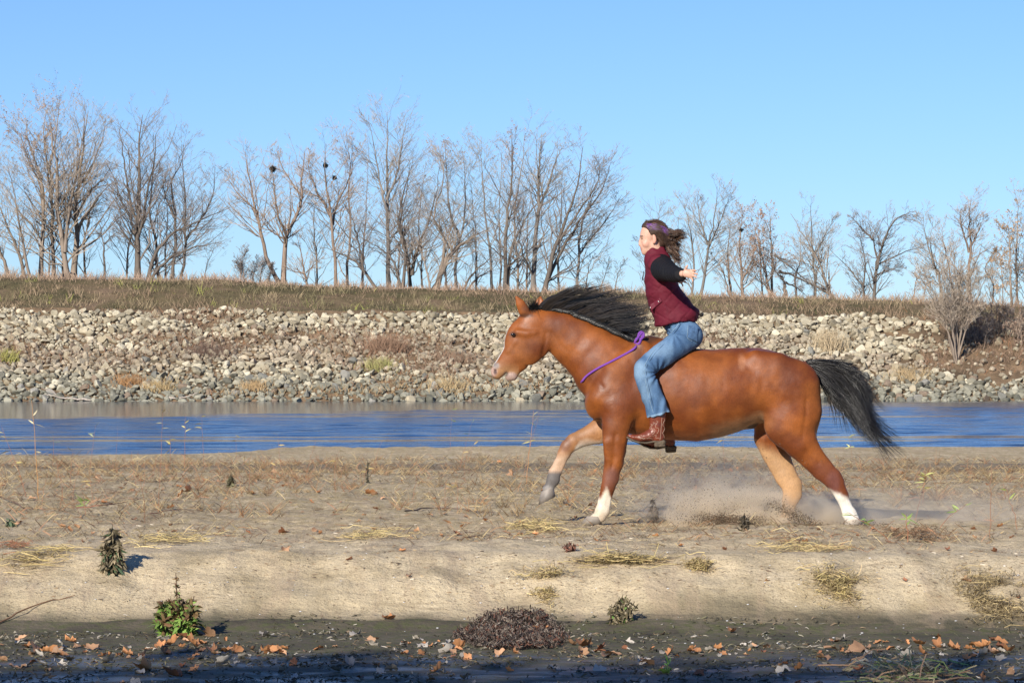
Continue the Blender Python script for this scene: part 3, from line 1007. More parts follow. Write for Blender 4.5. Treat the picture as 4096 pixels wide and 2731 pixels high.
def horse_colour(V, N):
    px = V[:, 0] / SCL + 2850
    py = HOR + (CAM_Z - V[:, 2]) / SCL
    y = V[:, 1]
    n1 = fbm(V[:, 0] * 5, V[:, 2] * 5, 4, 411, y * 5)
    n2 = fbm(V[:, 0] * 22, V[:, 2] * 30, 3, 412, y * 20)
    c = lerp((0.125, 0.029, 0.0046), (0.235, 0.068, 0.0115), sstep(0.3, 0.7, n1)[:, None])
    def put(m, col, jag=0.25):
        nonlocal c
        m = np.clip(m + (n2 - 0.5) * jag * (m > 0.02) * (m < 0.98), 0, 1)[:, None]
        c = c * (1 - m) + np.array(col)[None] * m
    blob = lambda cx, cy, rx, ry, s=0.5: sstep(1 + s, 1 - s, np.sqrt(((px - cx) / rx) ** 2 + ((py - cy) / ry) ** 2))
    # lighter fur along the belly and the flank fold
    put(0.45 * sstep(1725, 1765, py) * (px > 2560) * (px < 3060), (0.24, 0.085, 0.027))
    put(0.55 * blob(3040, 1690, 45, 40), (0.33, 0.13, 0.045))
    under = sstep(-0.45, -0.9, N[:, 2]) * (py > 1640) * sstep(2780, 2920, px) * (px < 3070)
    put(0.8 * under, (0.30, 0.19, 0.10))
    put(0.5 * blob(2960, 1450, 15, 30, 0.5), (0.36, 0.17, 0.09))          # rubbed pale spot
    put(0.35 * blob(2700, 1560, 120, 60, 0.6), (0.15, 0.042, 0.012))
    # dark line of the spine and withers
    put(0.8 * blob(2575, 1340, 70, 38, 0.35) * (np.abs(y) < 0.13), (0.03, 0.02, 0.016))
    put(0.55 * blob(2550, 1420, 22, 60, 0.5), (0.07, 0.03, 0.02))
    put(0.85 * blob(3012, 1706, 26, 22, 0.3) * (np.abs(y) < 0.09), (0.02, 0.016, 0.014))
    # head: dark round ears and eyes, mealy muzzle, blaze, pink snip
    put(0.35 * blob(2060, 1420, 60, 60), (0.27, 0.105, 0.035))
    put(0.7 * sstep(1440, 1490, py + (2040 - px) * 0.25) * (px < 2075) * (py < 1530), (0.33, 0.185, 0.085))
    put(0.6 * blob(2120, 1235, 34, 18, 0.5), (0.05, 0.022, 0.014))
    put(0.75 * blob(2103, 1262, 30, 9, 0.6) * (y < 0), (0.04, 0.02, 0.014))
    put(0.8 * blob(2052, 1338, 16, 10, 0.6), (0.045, 0.025, 0.018))
    put(0.35 * blob(2060, 1352, 22, 26, 0.5), (0.15, 0.06, 0.03))
    put(0.3 * blob(2052, 1408, 9, 12), (0.1, 0.045, 0.03))
    face = np.clip(1 - np.abs(y) / 0.022, 0, 1) * (N[:, 0] < 0.1) * (px < 2060) * (py > 1300) * (py < 1480)
    put(sstep(0.0, 0.3, face), (0.66, 0.62, 0.56))
    put(0.9 * blob(1972, 1487, 15, 20, 0.5), (0.36, 0.24, 0.2))
    put(0.8 * blob(1984, 1462, 14, 12, 0.5), (0.22, 0.2, 0.19))
    put(0.95 * blob(1981, 1486, 7, 11, 0.4), (0.05, 0.02, 0.018))
    put(0.9 * blob(2044, 1508, 26, 20, 0.3), (0.34, 0.24, 0.2))
    put(0.8 * blob(2025, 1497, 10, 10, 0.6), (0.12, 0.09, 0.08))
    # near foreleg
    nf = (y < -0.03) & (px > 2300) & (px < 2520) & (py > 1700)
    ff = (y > 0.03) & (px > 2130) & (px < 2460) & (py > 1660)
    nh = (y < -0.02) & (px > 3090) & (py > 1740)
    fh = (y > 0.02) & (px > 2990) & (px < 3240) & (py > 1700)
    put(nf * 0.75 * blob(2442, 1905, 32, 42, 0.5), (0.14, 0.055, 0.04))
    sock = nf * sstep(1960, 1990, py + 22 * np.cos((px - 2425) / 9.0) - (px - 2420) * 0.3)
    put(sock, (0.62, 0.55, 0.43), 0.7)
    put(nf * sstep(2010, 2062, py) * 0.75 * (0.5 + n2), (0.42, 0.33, 0.23))
    put(nf * (py > 1960) * 0.5 * sstep(.55, .7, fbm(V[:, 0] * 60, V[:, 2] * 10, 2, 419)), (0.45, 0.33, 0.22))
    put(nh * (py > 1970) * 0.5 * sstep(.52, .7, fbm(V[:, 0] * 40, V[:, 2] * 14, 2, 420)), (0.5, 0.42, 0.32))
    # far foreleg: pale inside with a sooty fetlock
    inner = sstep(0.2, -0.5, N[:, 1])
    put(ff * inner * 0.7, (0.36, 0.19, 0.085))
    put(ff * 0.75 * blob(2262, 1778, 24, 30, 0.5), (0.15, 0.07, 0.045))
    u = (px - 2225) * 0.86 + (py - 1880) * 0.5         # across the cannon
    put(ff * sstep(1745, 1800, py) * sstep(10, 22, (px - (2300 - (py - 1766) * 0.50))) * 0.95, (0.58, 0.52, 0.43), 0.5)
    put(ff * sstep(1800, 1840, py) * 0.7, (0.5, 0.36, 0.25))
    put(ff * sstep(1878, 1900, py), (0.11, 0.098, 0.09))
    put(ff * sstep(1938, 1955, py) * 0.8, (0.26, 0.24, 0.22))
    # near hind
    put(nh * 0.7 * blob(3322, 1925, 26, 42, 0.5), (0.12, 0.045, 0.045))
    put(nh * 0.4 * blob(3300, 1900, 60, 60, 0.5), (0.2, 0.06, 0.03))
    put(nh * sstep(1958, 1984, py - (px - 3345) * 0.42), (0.66, 0.61, 0.52), 0.6)
    # far hind: cream inside
    put(fh * inner * sstep(1760, 1815, py - (px - 3050) * 0.35), (0.40, 0.235, 0.115))
    put(fh * sstep(1970, 2050, py) * 0.5, (0.4, 0.26, 0.15))
    # the chest between the legs
    return c * (0.93 + 0.14 * n2[:, None])


t = NT('bay_coat')
c = t.attr()
co = t.coord('Object')
c = t.mix(1.0, c, t.ramp(t.noise(co, 3.5, 6, 0.65), [(0.3, 0.8), (0.7, 1.2)]), 'MULTIPLY')
fur = t.noise(t.coord('Object', (1.0, 1.0, 0.35)), 160, 4, 0.7)
c = t.mix(1.0, c, t.ramp(fur, [(0.3, 0.78), (0.7, 1.2)]), 'MULTIPLY')
h1 = t.math('ADD', t.math('MULTIPLY', t.noise(co, 11, 4, 0.55), 1.0), t.math('MULTIPLY', fur, 0.16))
nm = t.bump(h1, 0.22, 0.02)
rgh = t.ramp(t.noise(co, 4, 4), [(0.35, 0.42), (0.65, 0.66)])
t.set(c, rgh, 0.36, nm)
t.b.inputs['Sheen Weight'].default_value = 0.03
t.b.inputs['Sheen Roughness'].default_value = 0.4
COAT = t.m

HX0 = (2850 - 2048) * SCL
horse = obj('horse', make_mesh('horse_body', HV, HQ, COAT, True, horse_colour(HV, HN)), loc=(HX0, HY, 0))
tag(horse, 'bay horse cantering left with black mane, black tail and white socks', 'horse')

# hooves
def hoof(name, toe, heel, top_c, yl, col, tilt=0.0, h=34, w=.062):
    """toe, heel: ground ends of the sole; the wall narrows upward to the coronet"""
    tx, tz = hx(*toe); ex, ez = hx(*heel); cx, cz = hx(*top_c)
    mbx = MB()
    n = 20
    ang = np.linspace(0, 2 * math.pi, n, endpoint=False)
    L = math.hypot(ex - tx, ez - tz)
    ux, uz = (ex - tx) / L, (ez - tz) / L
    rings = []
    mx, mz = (tx + ex) / 2, (tz + ez) / 2
    for s, k in ((0.0, 0.86), (0.0, 1.0), (0.5, 0.86), (0.93, 0.73), (1.05, 0.66), (1.05, 0.3)):
        a = L / 2 * k; b = w * k
        ox, oz = mx + (cx - mx) * s, mz + (cz - mz) * s
        ca = np.cos(ang); sa = np.sin(ang)
        # rounder toe, squarer heel
        rx = -a * ca * np.where(ca > 0, 1, 0.92)
        ry = b * sa * (1 - 0.12 * (ca < 0) * ca ** 2)
        rings.append(np.stack([ox + rx * ux, yl + ry, oz + rx * uz], -1))
    V_ = np.concatenate(rings + [[[mx + 0.004, yl, mz]], [[cx, yl, cz]]])
    i = np.arange(6 * n).reshape(6, n)
    q_ = np.concatenate([np.stack([i[k], np.roll(i[k], -1), np.roll(i[k + 1], -1), i[k + 1]], -1) for k in range(5)])
    cc_ = np.repeat(np.array(col)[None], len(V_), 0)
    cc_[:n] = (0.05, 0.045, 0.04)
    cc_[3 * n:5 * n] = np.array(col) * 1.5
    f1 = np.stack([np.roll(i[0], -1), i[0], np.full(n, 6 * n)], -1)
    mbx.v, mbx.n = [V_], len(V_)
    mbx.q, mbx.t, mbx.c = [q_], [f1], [cc_]
    return mbx.build(name, HOOF_M, horse)


HOOF_M = mat_attr('hoof_horn', 0.55, 0.4, 14, 0.3, 40, 0.3, 0.004)
hoof('hoof', (2322, 2090), (2408, 2092), (2376, 2062), -.15, (0.2, 0.17, 0.135))
hoof('hoof', (2154, 2022), (2226, 1986), (2190, 1958), .14, (0.19, 0.165, 0.14), w=.06)
hoof('hoof', (3362, 2104), (3446, 2106), (3410, 2074), -.13, (0.26, 0.22, 0.17))
hoof('hoof', (3104, 2104), (3186, 2104), (3146, 2074), .14, (0.3, 0.26, 0.22))

# eyes
for s in (-1, 1):
    x, z = hx(2053, 1339)
    v_, f_2 = ico(2)
    e = MB().add(v_ * [.019, .013, .013] + [x, s * .086, z], f_2).build('eye', None, horse)
    e.data.materials.append(mat_plain('horse_eye', (0.012, 0.008, 0.006), 0.08, 0.6, namt=0.0))


# ---- hair
def hair_material(name, rough=0.33, spec=0.6):
    t = NT(name)
    c = t.attr()
    t.set(c, rough, spec)
    return t.m


HAIR_M = hair_material('horse_hair')


def strands(roots, tips, mids, K=12, r0=0.0016, r1=0.0004, curl=0.0, rs=None, jit=0.0):
    """roots, tips (N,3); mids list of (N,3) control points -> (N,K,3), (N,K)"""
    ctrl = np.stack([roots] + mids + [tips], 1)
    m = ctrl.shape[1]
    tt = np.linspace(0, 1, K)
    # Bezier
    P = 0
    for i in range(m):
        b = math.comb(m - 1, i) * tt ** i * (1 - tt) ** (m - 1 - i)
        P = P + ctrl[:, i:i + 1, :] * b[None, :, None]
    if curl:
        N = len(roots)
        ph, fr = rs.rand(N, 3) * 6.28, rs.uniform(1.2, 2.4, (N, 3))
        P = P + curl * np.sin(ph[:, None, :] + fr[:, None, :] * tt[None, :, None] * 6.28) * (tt ** 1.2)[None, :, None]
    R = r0 + (r1 - r0) * tt ** 1.5
    return P, np.broadcast_to(R, P.shape[:2])


def surface_top(px):
    x = (px - 2850) * SCL
    zs = np.linspace(2.4, 1.5, 451)
    d = H.ev(np.full(451, x), np.zeros(451), zs)
    k = np.nonzero(d < 0)[0]
    return HOR + (CAM_Z - zs[k[0]]) / SCL


CREST_X = np.arange(2140, 2560, 8.0)
CREST_Y = np.array([surface_top(a) for a in CREST_X])


def crest(u):
    """top line of the neck, u 0 at the poll .. 1 at the withers"""
    pts = np.array([(2150, 1236), (2190, 1240), (2230, 1246), (2290, 1262), (2350, 1283), (2410, 1302), (2455, 1320), (2500, 1350), (2535, 1378)], float)
    f = u * (len(pts) - 1)
    i = np.minimum(f.astype(int), len(pts) - 2)
    p = pts[i] + (pts[i + 1] - pts[i]) * (f - i)[:, None]
    p[:, 1] = np.interp(p[:, 0], CREST_X, CREST_Y)
    return p


def mane():
    r = np.random.RandomState(41)
    locks = 150
    P_all, R_all, C_all = [], [], []
    for k in range(locks):
        u = (k + r.rand()) / locks
        n = 20
        uu_ = np.clip(u + r.randn(n) * 0.012, 0, 1)
        c_ = crest(uu_)
        side = r.choice([-1, -0.3, 0.4]) * r.rand()
        x = (c_[:, 0] - 2850) * SCL
        z = CAM_Z - (c_[:, 1] - HOR) * SCL
        yw = 0.012 + 0.03 * u
        root = np.stack([x, side * yw + r.randn(n) * 0.008 - 0.008 * u, z - 0.008], -1)
        # hair streams up and back
        L = (0.34 + 0.15 * r.rand()) * (0.62 + 0.5 * math.sin(math.pi * min(1, u * 0.85 + 0.22))) * (1 - 0.55 * max(0, u - 0.55) / 0.45)
        rise = (0.25 - 0.15 * u) * (0.7 + 0.5 * r.rand())
        aim = np.array([L * (0.93 + 0.05 * r.randn()), side * 0.06 + r.randn() * 0.04, rise * L / 0.5 - 0.04 * u * L + r.randn() * 0.036])
        spread = r.randn(n, 3) * [0.012, 0.004, 0.0032]
        ln = r.uniform(0.7, 1.04, (n, 1)) * r.uniform(.55, 1.18)
        tip = root + aim * ln + spread
        drop = np.array([0, 0, -0.03 * r.rand()])
        m1 = root + np.array([0.02, side * 0.03, 0.066 * (1 - 0.45 * u)]) + r.randn(n, 3) * 0.004
        m2 = root + aim * 0.5 * ln + np.array([0, side * .03, 0.05 * (1 - 0.5 * u)]) + spread * 0.5
        P, R = strands(root, tip + drop, [m1, m2], 9, 0.0026, 0.0006, 0.006, r)
        g = 0.003 + 0.007 * r.rand()
        cols = np.stack([np.full(n, g * 1.6), np.full(n, g), np.full(n, g * 0.8)], -1) * r.uniform(0.7, 1.5, (n, 1))
        P_all.append(P); R_all.append(R); C_all.append(cols)
    P, R, C = np.concatenate(P_all), np.concatenate(R_all), np.concatenate(C_all)
    mbx = MB()
    v_, q_ = tubes(P, R, 2)
    mbx.add(v_, q_, tube_col(C, 9, 2))
    # short hair hugging the near side of the lower crest, and the forelock between the ears
    n = 900
    u = 0.15 + 0.85 * r.rand(n) ** 0.7
    c_ = crest(u)
    root = np.stack([(c_[:, 0] - 2850) * SCL, -0.01 - 0.045 * u - 0.02 * r.rand(n), CAM_Z - (c_[:, 1] - HOR) * SCL + 0.0], -1)
    tip = root + np.stack([0.10 + 0.05 * r.rand(n), -0.02 * u, -0.02 - 0.085 * u ** 2 * r.rand(n) + 0.03 * (1 - u)], -1)
    P, R = strands(root, tip, [root + [0.03, -0.012, 0.022]], 6, 0.0026, 0.0008)
    v_, q_ = tubes(P, R, 3)
    mbx.add(v_, q_, tube_col(np.full((n, 3), 0.012) * r.uniform(.6, 1.6, (n, 1)), 6, 3))
    n = 260
    root = np.array([(2134 - 2850) * SCL, 0, CAM_Z - (1236 - HOR) * SCL]) + r.randn(n, 3) * [0.018, 0.02, 0.006]
    tip = root + np.stack([-0.03 + 0.07 * r.rand(n), -0.03 - 0.04 * r.rand(n), 0.022 + 0.03 * r.randn(n)], -1)
    P, R = strands(root, tip, [root + [0.0, -0.02, 0.035]], 6, 0.0022, 0.0006)
    v_, q_ = tubes(P, R, 3)
    mbx.add(v_, q_, tube_col(np.full((n, 3), 0.011) * r.uniform(.6, 1.6, (n, 1)), 6, 3))
    return mbx.build('mane', HAIR_M, horse)


def tail():
    r = np.random.RandomState(43)
    # centre line of the tail and its upper and lower envelope in the photograph
    top_l = np.array([(3228, 1446), (3290, 1441), (3345, 1450), (3400, 1472), (3450, 1512), (3478, 1560), (3496, 1620), (3520, 1665), (3560, 1715), (3600, 1760)], float)
    bot_l = np.array([(3236, 1480), (3262, 1500), (3290, 1532), (3325, 1580), (3360, 1630), (3395, 1680), (3430, 1730), (3470, 1775), (3515, 1815), (3550, 1850)], float)
    locks, n, K = 165, 17, 10
    P_all, C_all, R_all = [], [], []
    for k in range(locks):
        a = r.rand()
        reach = (0.55 + 0.58 * r.rand() ** 0.8) * (1.03 - 0.5 * abs(2 * a - 1) ** 1.6)
        t_ = np.linspace(0, reach * (len(top_l) - 1), 7)
        ex = lambda ln: resample(np.vstack([ln, ln[-1] + (ln[-1] - ln[-2]) * 1.0]), 111)
        T_, B_ = ex(top_l), ex(bot_l)
        idx = np.clip((t_ / (len(top_l)) * 110).astype(int), 0, 110)
        af = np.clip(a + (r.rand() - 0.5) * 0.12 * np.linspace(0, 1, 7), -0.05, 1.05)
        c_ = B_[idx] + (T_[idx] - B_[idx]) * (1 - af)[:, None]
        yy = (r.rand() - 0.5) * 0.05 + np.linspace(0, 1, 7) ** 0.7 * (r.rand() - 0.5) * 0.2
        base = np.stack([(c_[:, 0] - 2850) * SCL, yy, CAM_Z - (c_[:, 1] - HOR) * SCL], -1)
        line = resample(base, K)
        tt = np.linspace(0, 1, K)
        off = r.randn(n, 1, 3) * 0.006 + r.randn(n, 1, 3) * 0.012 * (tt ** 2)[None, :, None] + r.randn(1, 1, 3) * 0.045 * (tt ** 3)[None, :, None]
        off += 0.012 * np.sin(r.rand(n, 1, 3) * 6.28 + tt[None, :, None] * r.uniform(3, 7, (n, 1, 3))) * (tt ** 1.3)[None, :, None]
        ln = r.uniform(0.72, 1.0, n)
        tt2 = tt[None, :] * ln[:, None] * (K - 1)
        i0 = np.minimum(tt2.astype(int), K - 2)
        fr = (tt2 - i0)[..., None]
        P = line[i0] * (1 - fr) + line[i0 + 1] * fr + off
        P[:, 0, :] += 0
        P_all.append(P)
        R_all.append(np.broadcast_to(0.0024 - 0.0018 * tt ** 1.6, P.shape[:2]))
        g = 0.004 + 0.009 * r.rand()
        C_all.append(np.stack([np.full(n, g * 1.1), np.full(n, g), np.full(n, g)], -1) * r.uniform(0.7, 1.4, (n, 1)))
    # brown hairs on the dock
    v_, q_ = tubes(np.concatenate(P_all), np.concatenate(R_all) * 1.1, 3)
    mbx = MB().add(v_, q_, tube_col(np.concatenate(C_all), K, 3))
    n = 500
    s = r.rand(n)
    root = np.stack([(3222 + 60 * s - 2850) * SCL, r.uniform(-.025, .025, n), CAM_Z - (1448 - 3 * s - HOR) * SCL], -1)
    tip = root + np.stack([0.07 + 0.06 * r.rand(n), r.randn(n) * 0.012, 0.006 - 0.03 * r.rand(n)], -1)
    P, R = strands(root, tip, [root + [0.03, 0, 0.014]], 6, 0.0022, 0.0006)
    mixc = lerp((0.25, 0.08, 0.03), (0.012, 0.01, 0.01), np.clip(s * 1.6 + 0.2 * r.randn(n), 0, 1)[:, None])
    v_, q_ = tubes(P, R, 3)
    mbx.add(v_, q_, tube_col(mixc, 6, 3))
    return mbx.build('tail', HAIR_M, horse)


mane()
tail()

# purple neck rope (worn by the horse, could be lifted off)
def rope():
    # loop round the base of the neck, crossing the near side from breast to withers
    pts_near = [(2553, 1362), (2540, 1388), (2515, 1407), (2480, 1426), (2440, 1447), (2400, 1467), (2365, 1488), (2342, 1506), (2328, 1524)]
    P = []
    for i, (a, b) in enumerate(pts_near):
        x, z = hx(a, b)
        # ride on the coat
        ys = np.linspace(-0.4, 0.0, 201)
        d = H.ev(np.full(201, x), ys, np.full(201, z))
        k = np.nonzero(d < 0)[0]
        y = ys[k[0]] - 0.006 if len(k) else -0.01
        P.append((x, y, z))
    P[0] = (P[0][0], -0.02, P[0][2])
    far = [(x, -y, z - 0.0) for x, y, z in P[::-1]][1:]
    line = resample(P + [(P[-1][0] - 0.012, 0, P[-1][2] - 0.012)] + far[:], 90)
    e = empty('neck_rope', (HX0, HY, 0))
    tag(e, 'purple rope looped round the neck of the bay horse', 'rope')
    t = NT('purple_cord')
    co = t.coord('Object')
    w = t.node('ShaderNodeTexWave', wave_type='BANDS', bands_direction='DIAGONAL')
    w.inputs['Scale'].default_value = 90
    t.link(co, w.inputs['Vector'])
    t.set(t.mix(w.outputs['Fac'], (0.13, 0.035, 0.26), (0.24, 0.08, 0.42)), 0.7, 0.3, t.bump(w.outputs['Fac'], 0.5, 0.004))
    mbx = MB()
    v_, q_ = tubes(line[None], 0.0095, 8)
    mbx.add(v_, q_)
    mbx.build('loop', t.m, e)
    mbx = MB()
    x, z = hx(2549, 1365)
    ys = np.linspace(-0.4, 0.0, 201)
    dk = np.nonzero(H.ev(np.full(201, x), ys, np.full(201, z)) < 0)[0]
    Y0 = (ys[dk[0]] if len(dk) else -0.05) - 0.012
    kn = [(x + 0.020 * math.cos(a) * (1 + .3 * math.sin(2 * a)), Y0 + 0.010 * math.sin(a * 2), z + 0.024 * math.sin(a)) for a in np.linspace(0, 4 * math.pi, 40)]
    v_, q_ = tubes(np.array(kn)[None], 0.011, 8)
    mbx.add(v_, q_)
    x, z = hx(2555, 1352)
    for dx, dz in ((0.0, 0.036), (0.012, 0.03)):
        lp = resample([(x - .012, Y0, z), (x - .004 + dx, Y0 - .005, z + dz), (x + .018 + dx, Y0, z + dz + .012), (x + .022 + dx, Y0, z + dz * .4), (x + .004, Y0, z - .02)], 18)
        v_, q_ = tubes(lp[None], 0.0085, 8)
        mbx.add(v_, q_)
    mbx.build('knot', t.m, e)


rope()
# ================================================================== the rider
def person_parts():
    RX0 = HX0
    root = empty('person', (HX0, HY, 0))
    tag(root, 'woman in maroon quilted vest and jeans riding bareback with arms spread wide', 'person')
    F = lambda px, py: hx(px, py)

    # ---- body: head, neck, trunk, arms, hands, legs as one skin
    B = Implicit()
    def C(rows, k=0.015): B.add(g_chain([hp(*r) for r in rows]), k)
    def E(px, py, yl, rx, ry, rz, rot=0.0, k=0.012, rotz=0.0): B.add(hell(px, py, yl, rx, ry, rz, rot, rotz), k)
    # skull and face, facing left (-X)
    E(2614, 925, 0, 47, .073, 41)
    E(2594, 945, 0, 34, .062, 44, 0, 0.02)
    E(2585, 983, 0, 24, .046, 34, -0.15, 0.02)
    C([(2612, 975, 0, 22, .052), (2590, 1003, 0, 16, .038), (2580, 1010, 0, 11, .024)], 0.02)      # jaw
    E(2577, 1010, 0, 8, .016, 8, 0, 0.01)                                                           # chin
    C([(2563, 950, 0, 4, .008), (2559, 968, 0, 4.5, .009), (2559, 979, 0, 5.5, .012)], 0.007)       # nose
    E(2563, 982, 0.012, 4.5, .008, 4, 0, 0.005); E(2563, 982, -0.012, 4.5, .008, 4, 0, 0.005)
    E(2568, 993, 0, 5, .02, 3.2, 0, 0.004)                                                          # lips
    E(2570, 1000, 0, 5, .018, 3.2, 0, 0.004)
    C([(2562, 945, -.02, 3.5, .02), (2567, 946, -.045, 3.5, .01)], 0.008)                             # brow ridge
    C([(2562, 945, .02, 3.5, .02), (2567, 946, .045, 3.5, .01)], 0.008)
    for s in (-1, 1):
        B.sub(hell(2564, 956, s * .033, 5, .012, 4), 0.008)
        E(2583, 976, s * .047, 14, .014, 13, 0, 0.015)                                              # cheek
    # ears
    for s in (-1, 1):
        E(2616, 957, s * .077, 8.5, .008, 19, 0.12, 0.006)
        B.sub(hell(2614, 955, s * .088, 4.5, .006, 11, 0.12), 0.004)
        E(2612, 972, s * .074, 5, .007, 6, 0, 0.005)
    C([(2616, 985, 0, 28, .055), (2630, 1020, 0, 30, .056), (2638, 1048, 0, 36, .07)], 0.02)          # neck
    # trunk
    C([(2645, 1058, 0, 44, .13), (2645, 1120, 0, 58, .15), (2660, 1180, 0, 56, .13), (2690, 1240, 0, 48, .115), (2718, 1290, 0, 42, .12), (2740, 1340, 0, 44, .14)], 0.03)
    # arms: stretched out sideways and a little back
    def arm(s, hx_, hy_):
        C([(2648, 1078, s * .15, 32, .062), (2654, 1082, s * .21, 28, .055), (2668, 1090, s * .34, 21, .042), (2684, 1100, s * .46, 19, .04), (2700, 1103, s * .58, 16, .035), (2712, 1105, s * .68, 12.5, .02)], 0.02)
    arm(-1, 0, 0); arm(1, 0, 0)
    # legs
    for s in (-1, 1):
        C([(2735, 1360, s * .10, 52, .085), (2670, 1400, s * .20, 44, .075), (2600, 1440, s * .27, 32, .055), (2572, 1472, s * .305, 26, .048), (2574, 1510, s * .31, 24, .045), (2595, 1590, s * .305, 26, .048), (2612, 1660, s * .30, 18, .038), (2622, 1720, s * .30, 15, .032), (2560, 1748, s * .30, 11, .03)], 0.02)
    # ---- hands with five fingers
    def hand(s):
        # wrist -> palm plane. near hand: palm turned to the photographer, fingers trailing right
        w = np.array([*F(2712, 1105)]); wy = s * .68
        def pt(px, py, yl): return (F(px, py)[0], yl, F(px, py)[1])
        def cap(a, b, r0, r1): B.add(g_cap(pt(*a), pt(*b), r0, r1, r0, r1), 0.006)
        y0 = s * .70
        B.add(g_ell(pt(2729, 1104, y0 + s * .012), (.038, .02, .034), 0.2), 0.012)
        B.add(g_ell(pt(2741, 1108, y0 + s * .02), (.030, .016, .032), 0.2), 0.008)
        # fingers, unequal, slightly curled towards the camera side
        cap((2746, 1092, y0 + s * .02), (2757, 1093, y0 + s * .045), .0088, .0082)      # index
        cap((2757, 1093, y0 + s * .045), (2762, 1095, y0 + s * .068), .0080, .0066)
        cap((2749, 1101, y0 + s * .02), (2762, 1106, y0 + s * .048), .0090, .0082)      # middle
        cap((2762, 1106, y0 + s * .048), (2769, 1109, y0 + s * .074), .0082, .0066)
        cap((2748, 1111, y0 + s * .02), (2760, 1118, y0 + s * .044), .0086, .0078)      # ring
        cap((2760, 1118, y0 + s * .044), (2766, 1120, y0 + s * .068), .0078, .0064)
        cap((2742, 1120, y0 + s * .018), (2750, 1130, y0 + s * .036), .0078, .0070)      # little
        cap((2750, 1130, y0 + s * .036), (2751, 1137, y0 + s * .052), .0070, .0058)
        cap((2722, 1092, y0 + s * .01), (2726, 1081, y0 + s * .028), .0115, .0098)       # thumb
        cap((2726, 1081, y0 + s * .028), (2731, 1073, y0 + s * .036), .0095, .0074)
    hand(-1); hand(1)
    V, Q = B.mesh(0.0064, None, 0.02, 1)
    N = vnormals(V, Q)
    px = V[:, 0] / SCL + 2850; py = HOR + (CAM_Z - V[:, 2]) / SCL
    c = np.repeat(np.array([[0.55, 0.33, 0.24]]), len(V), 0)
    def put(m, col):
        nonlocal c
        m = np.clip(m, 0, 1)[:, None]
        c = c * (1 - m) + np.array(col)[None] * m
    bl = lambda cx, cy, rx, ry: sstep(1.4, 0.6, np.sqrt(((px - cx) / rx) ** 2 + ((py - cy) / ry) ** 2))
    put(0.35 * bl(2580, 978, 14, 12), (0.60, 0.27, 0.2))
    put(0.3 * bl(2560, 980, 7, 6), (0.6, 0.28, 0.2))
    put(0.8 * bl(2566, 994, 7, 3) * (np.abs(V[:, 1]) < .026), (0.42, 0.14, 0.12))
    put(0.7 * bl(2568, 1000, 6, 3) * (np.abs(V[:, 1]) < .024), (0.46, 0.17, 0.14))
    put(0.45 * bl(2616, 957, 10, 22) * (np.abs(V[:, 1]) > .07), (0.62, 0.25, 0.17))
    for s in (-1, 1):
        m = bl(2565, 944.5, 9, 2.6) * (s * V[:, 1] > .012) * (s * V[:, 1] < .062)
        put(0.85 * m, (0.07, 0.04, 0.03))
        m = bl(2565, 956.5, 5.5, 2.4) * (s * V[:, 1] > .018) * (s * V[:, 1] < .06)
        put(0.9 * m, (0.035, 0.022, 0.02))
    t = NT('skin')
    cc_ = t.mix(1.0, t.attr(), t.ramp(t.noise(t.coord('Object'), 40, 4), [(0.3, 0.94), (0.7, 1.05)]), 'MULTIPLY')
    t.set(cc_, 0.5, 0.4)
    t.b.inputs['Subsurface Weight'].default_value = 0.08
    t.b.inputs['Subsurface Radius'].default_value = (0.01, 0.004, 0.002)
    body = obj('body', make_mesh('body', V, Q, t.m, True, c), root)

    # ---- black long-sleeved top
    S = Implicit()
    def SC_(rows, k=0.015): S.add(g_chain([hp(*r) for r in rows]), k)
    for s in (-1, 1):
        SC_([(2640, 1062, s * .06, 46, .09), (2648, 1080, s * .16, 48, .075), (2652, 1083, s * .22, 46, .07)], 0.03)
        SC_([(2652, 1083, s * .22, 46, .07), (2660, 1088, s * .30, 40, .06), (2672, 1097, s * .42, 36, .052), (2682, 1102, s * .48, 33, .05), (2697, 1107, s * .58, 28, .044), (2706, 1109, s * .652, 25, .032)], 0.02)
    SC_([(2645, 1070, 0, 42, .13), (2650, 1130, 0, 54, .15), (2680, 1220, 0, 54, .14), (2710, 1290, 0, 52, .145)], 0.03)
    def sl_disp(x, y, z):
        a = np.abs(y)
        f = np.sin(a * 120 + x * 60 + z * 45 + 2.5 * fbm(x * 12, z * 12, 2, 7, y * 9)) * 0.0028 * sstep(0.3, 0.4, a)
        cuff = np.sin(a * 420 + x * 90) * 0.0022 * sstep(0.58, 0.62, a)
        return f + cuff + (fbm(x * 20, z * 20, 3, 8, y * 14) - .5) * 0.006
    V, Q = S.mesh(0.0068, sl_disp, 0.02, 1)
    obj('black_top', make_mesh('black_top', V, Q, mat_plain('black_knit', (0.008, 0.008, 0.010), 0.75, 0.2, 60, 0.3, 220, 0.4, 0.003)), root)

    # ---- quilted vest
    G = Implicit()
    def VC(rows, k=0.02): G.add(g_chain([hp(*r) for r in rows]), k)
    VC([(2638, 1042, 0, 40, .10), (2640, 1075, 0, 57, .155), (2640, 1120, 0, 62, .172), (2650, 1165, 0, 70, .172), (2668, 1210, 0, 76, .166), (2692, 1248, 0, 82, .168), (2700, 1270, 0, 90, .178)], 0.03)
    VC([(2630, 1060, -.11, 40, .05), (2636, 1052, 0, 42, .06), (2630, 1060, .11, 40, .05)], 0.03)      # shoulders
    # collar: a standing band round the neck
    VC([(2612, 1012, 0, 32, .066), (2610, 1045, 0, 36, .085), (2620, 1065, 0, 44, .11)], 0.02)
    VC([(2640, 1004, 0, 24, .055), (2650, 1035, 0, 30, .09)], 0.02)
    G.add(hell(2748, 1258, 0, 50, .15, 28, 0.35), 0.04)                                     # flare over the seat
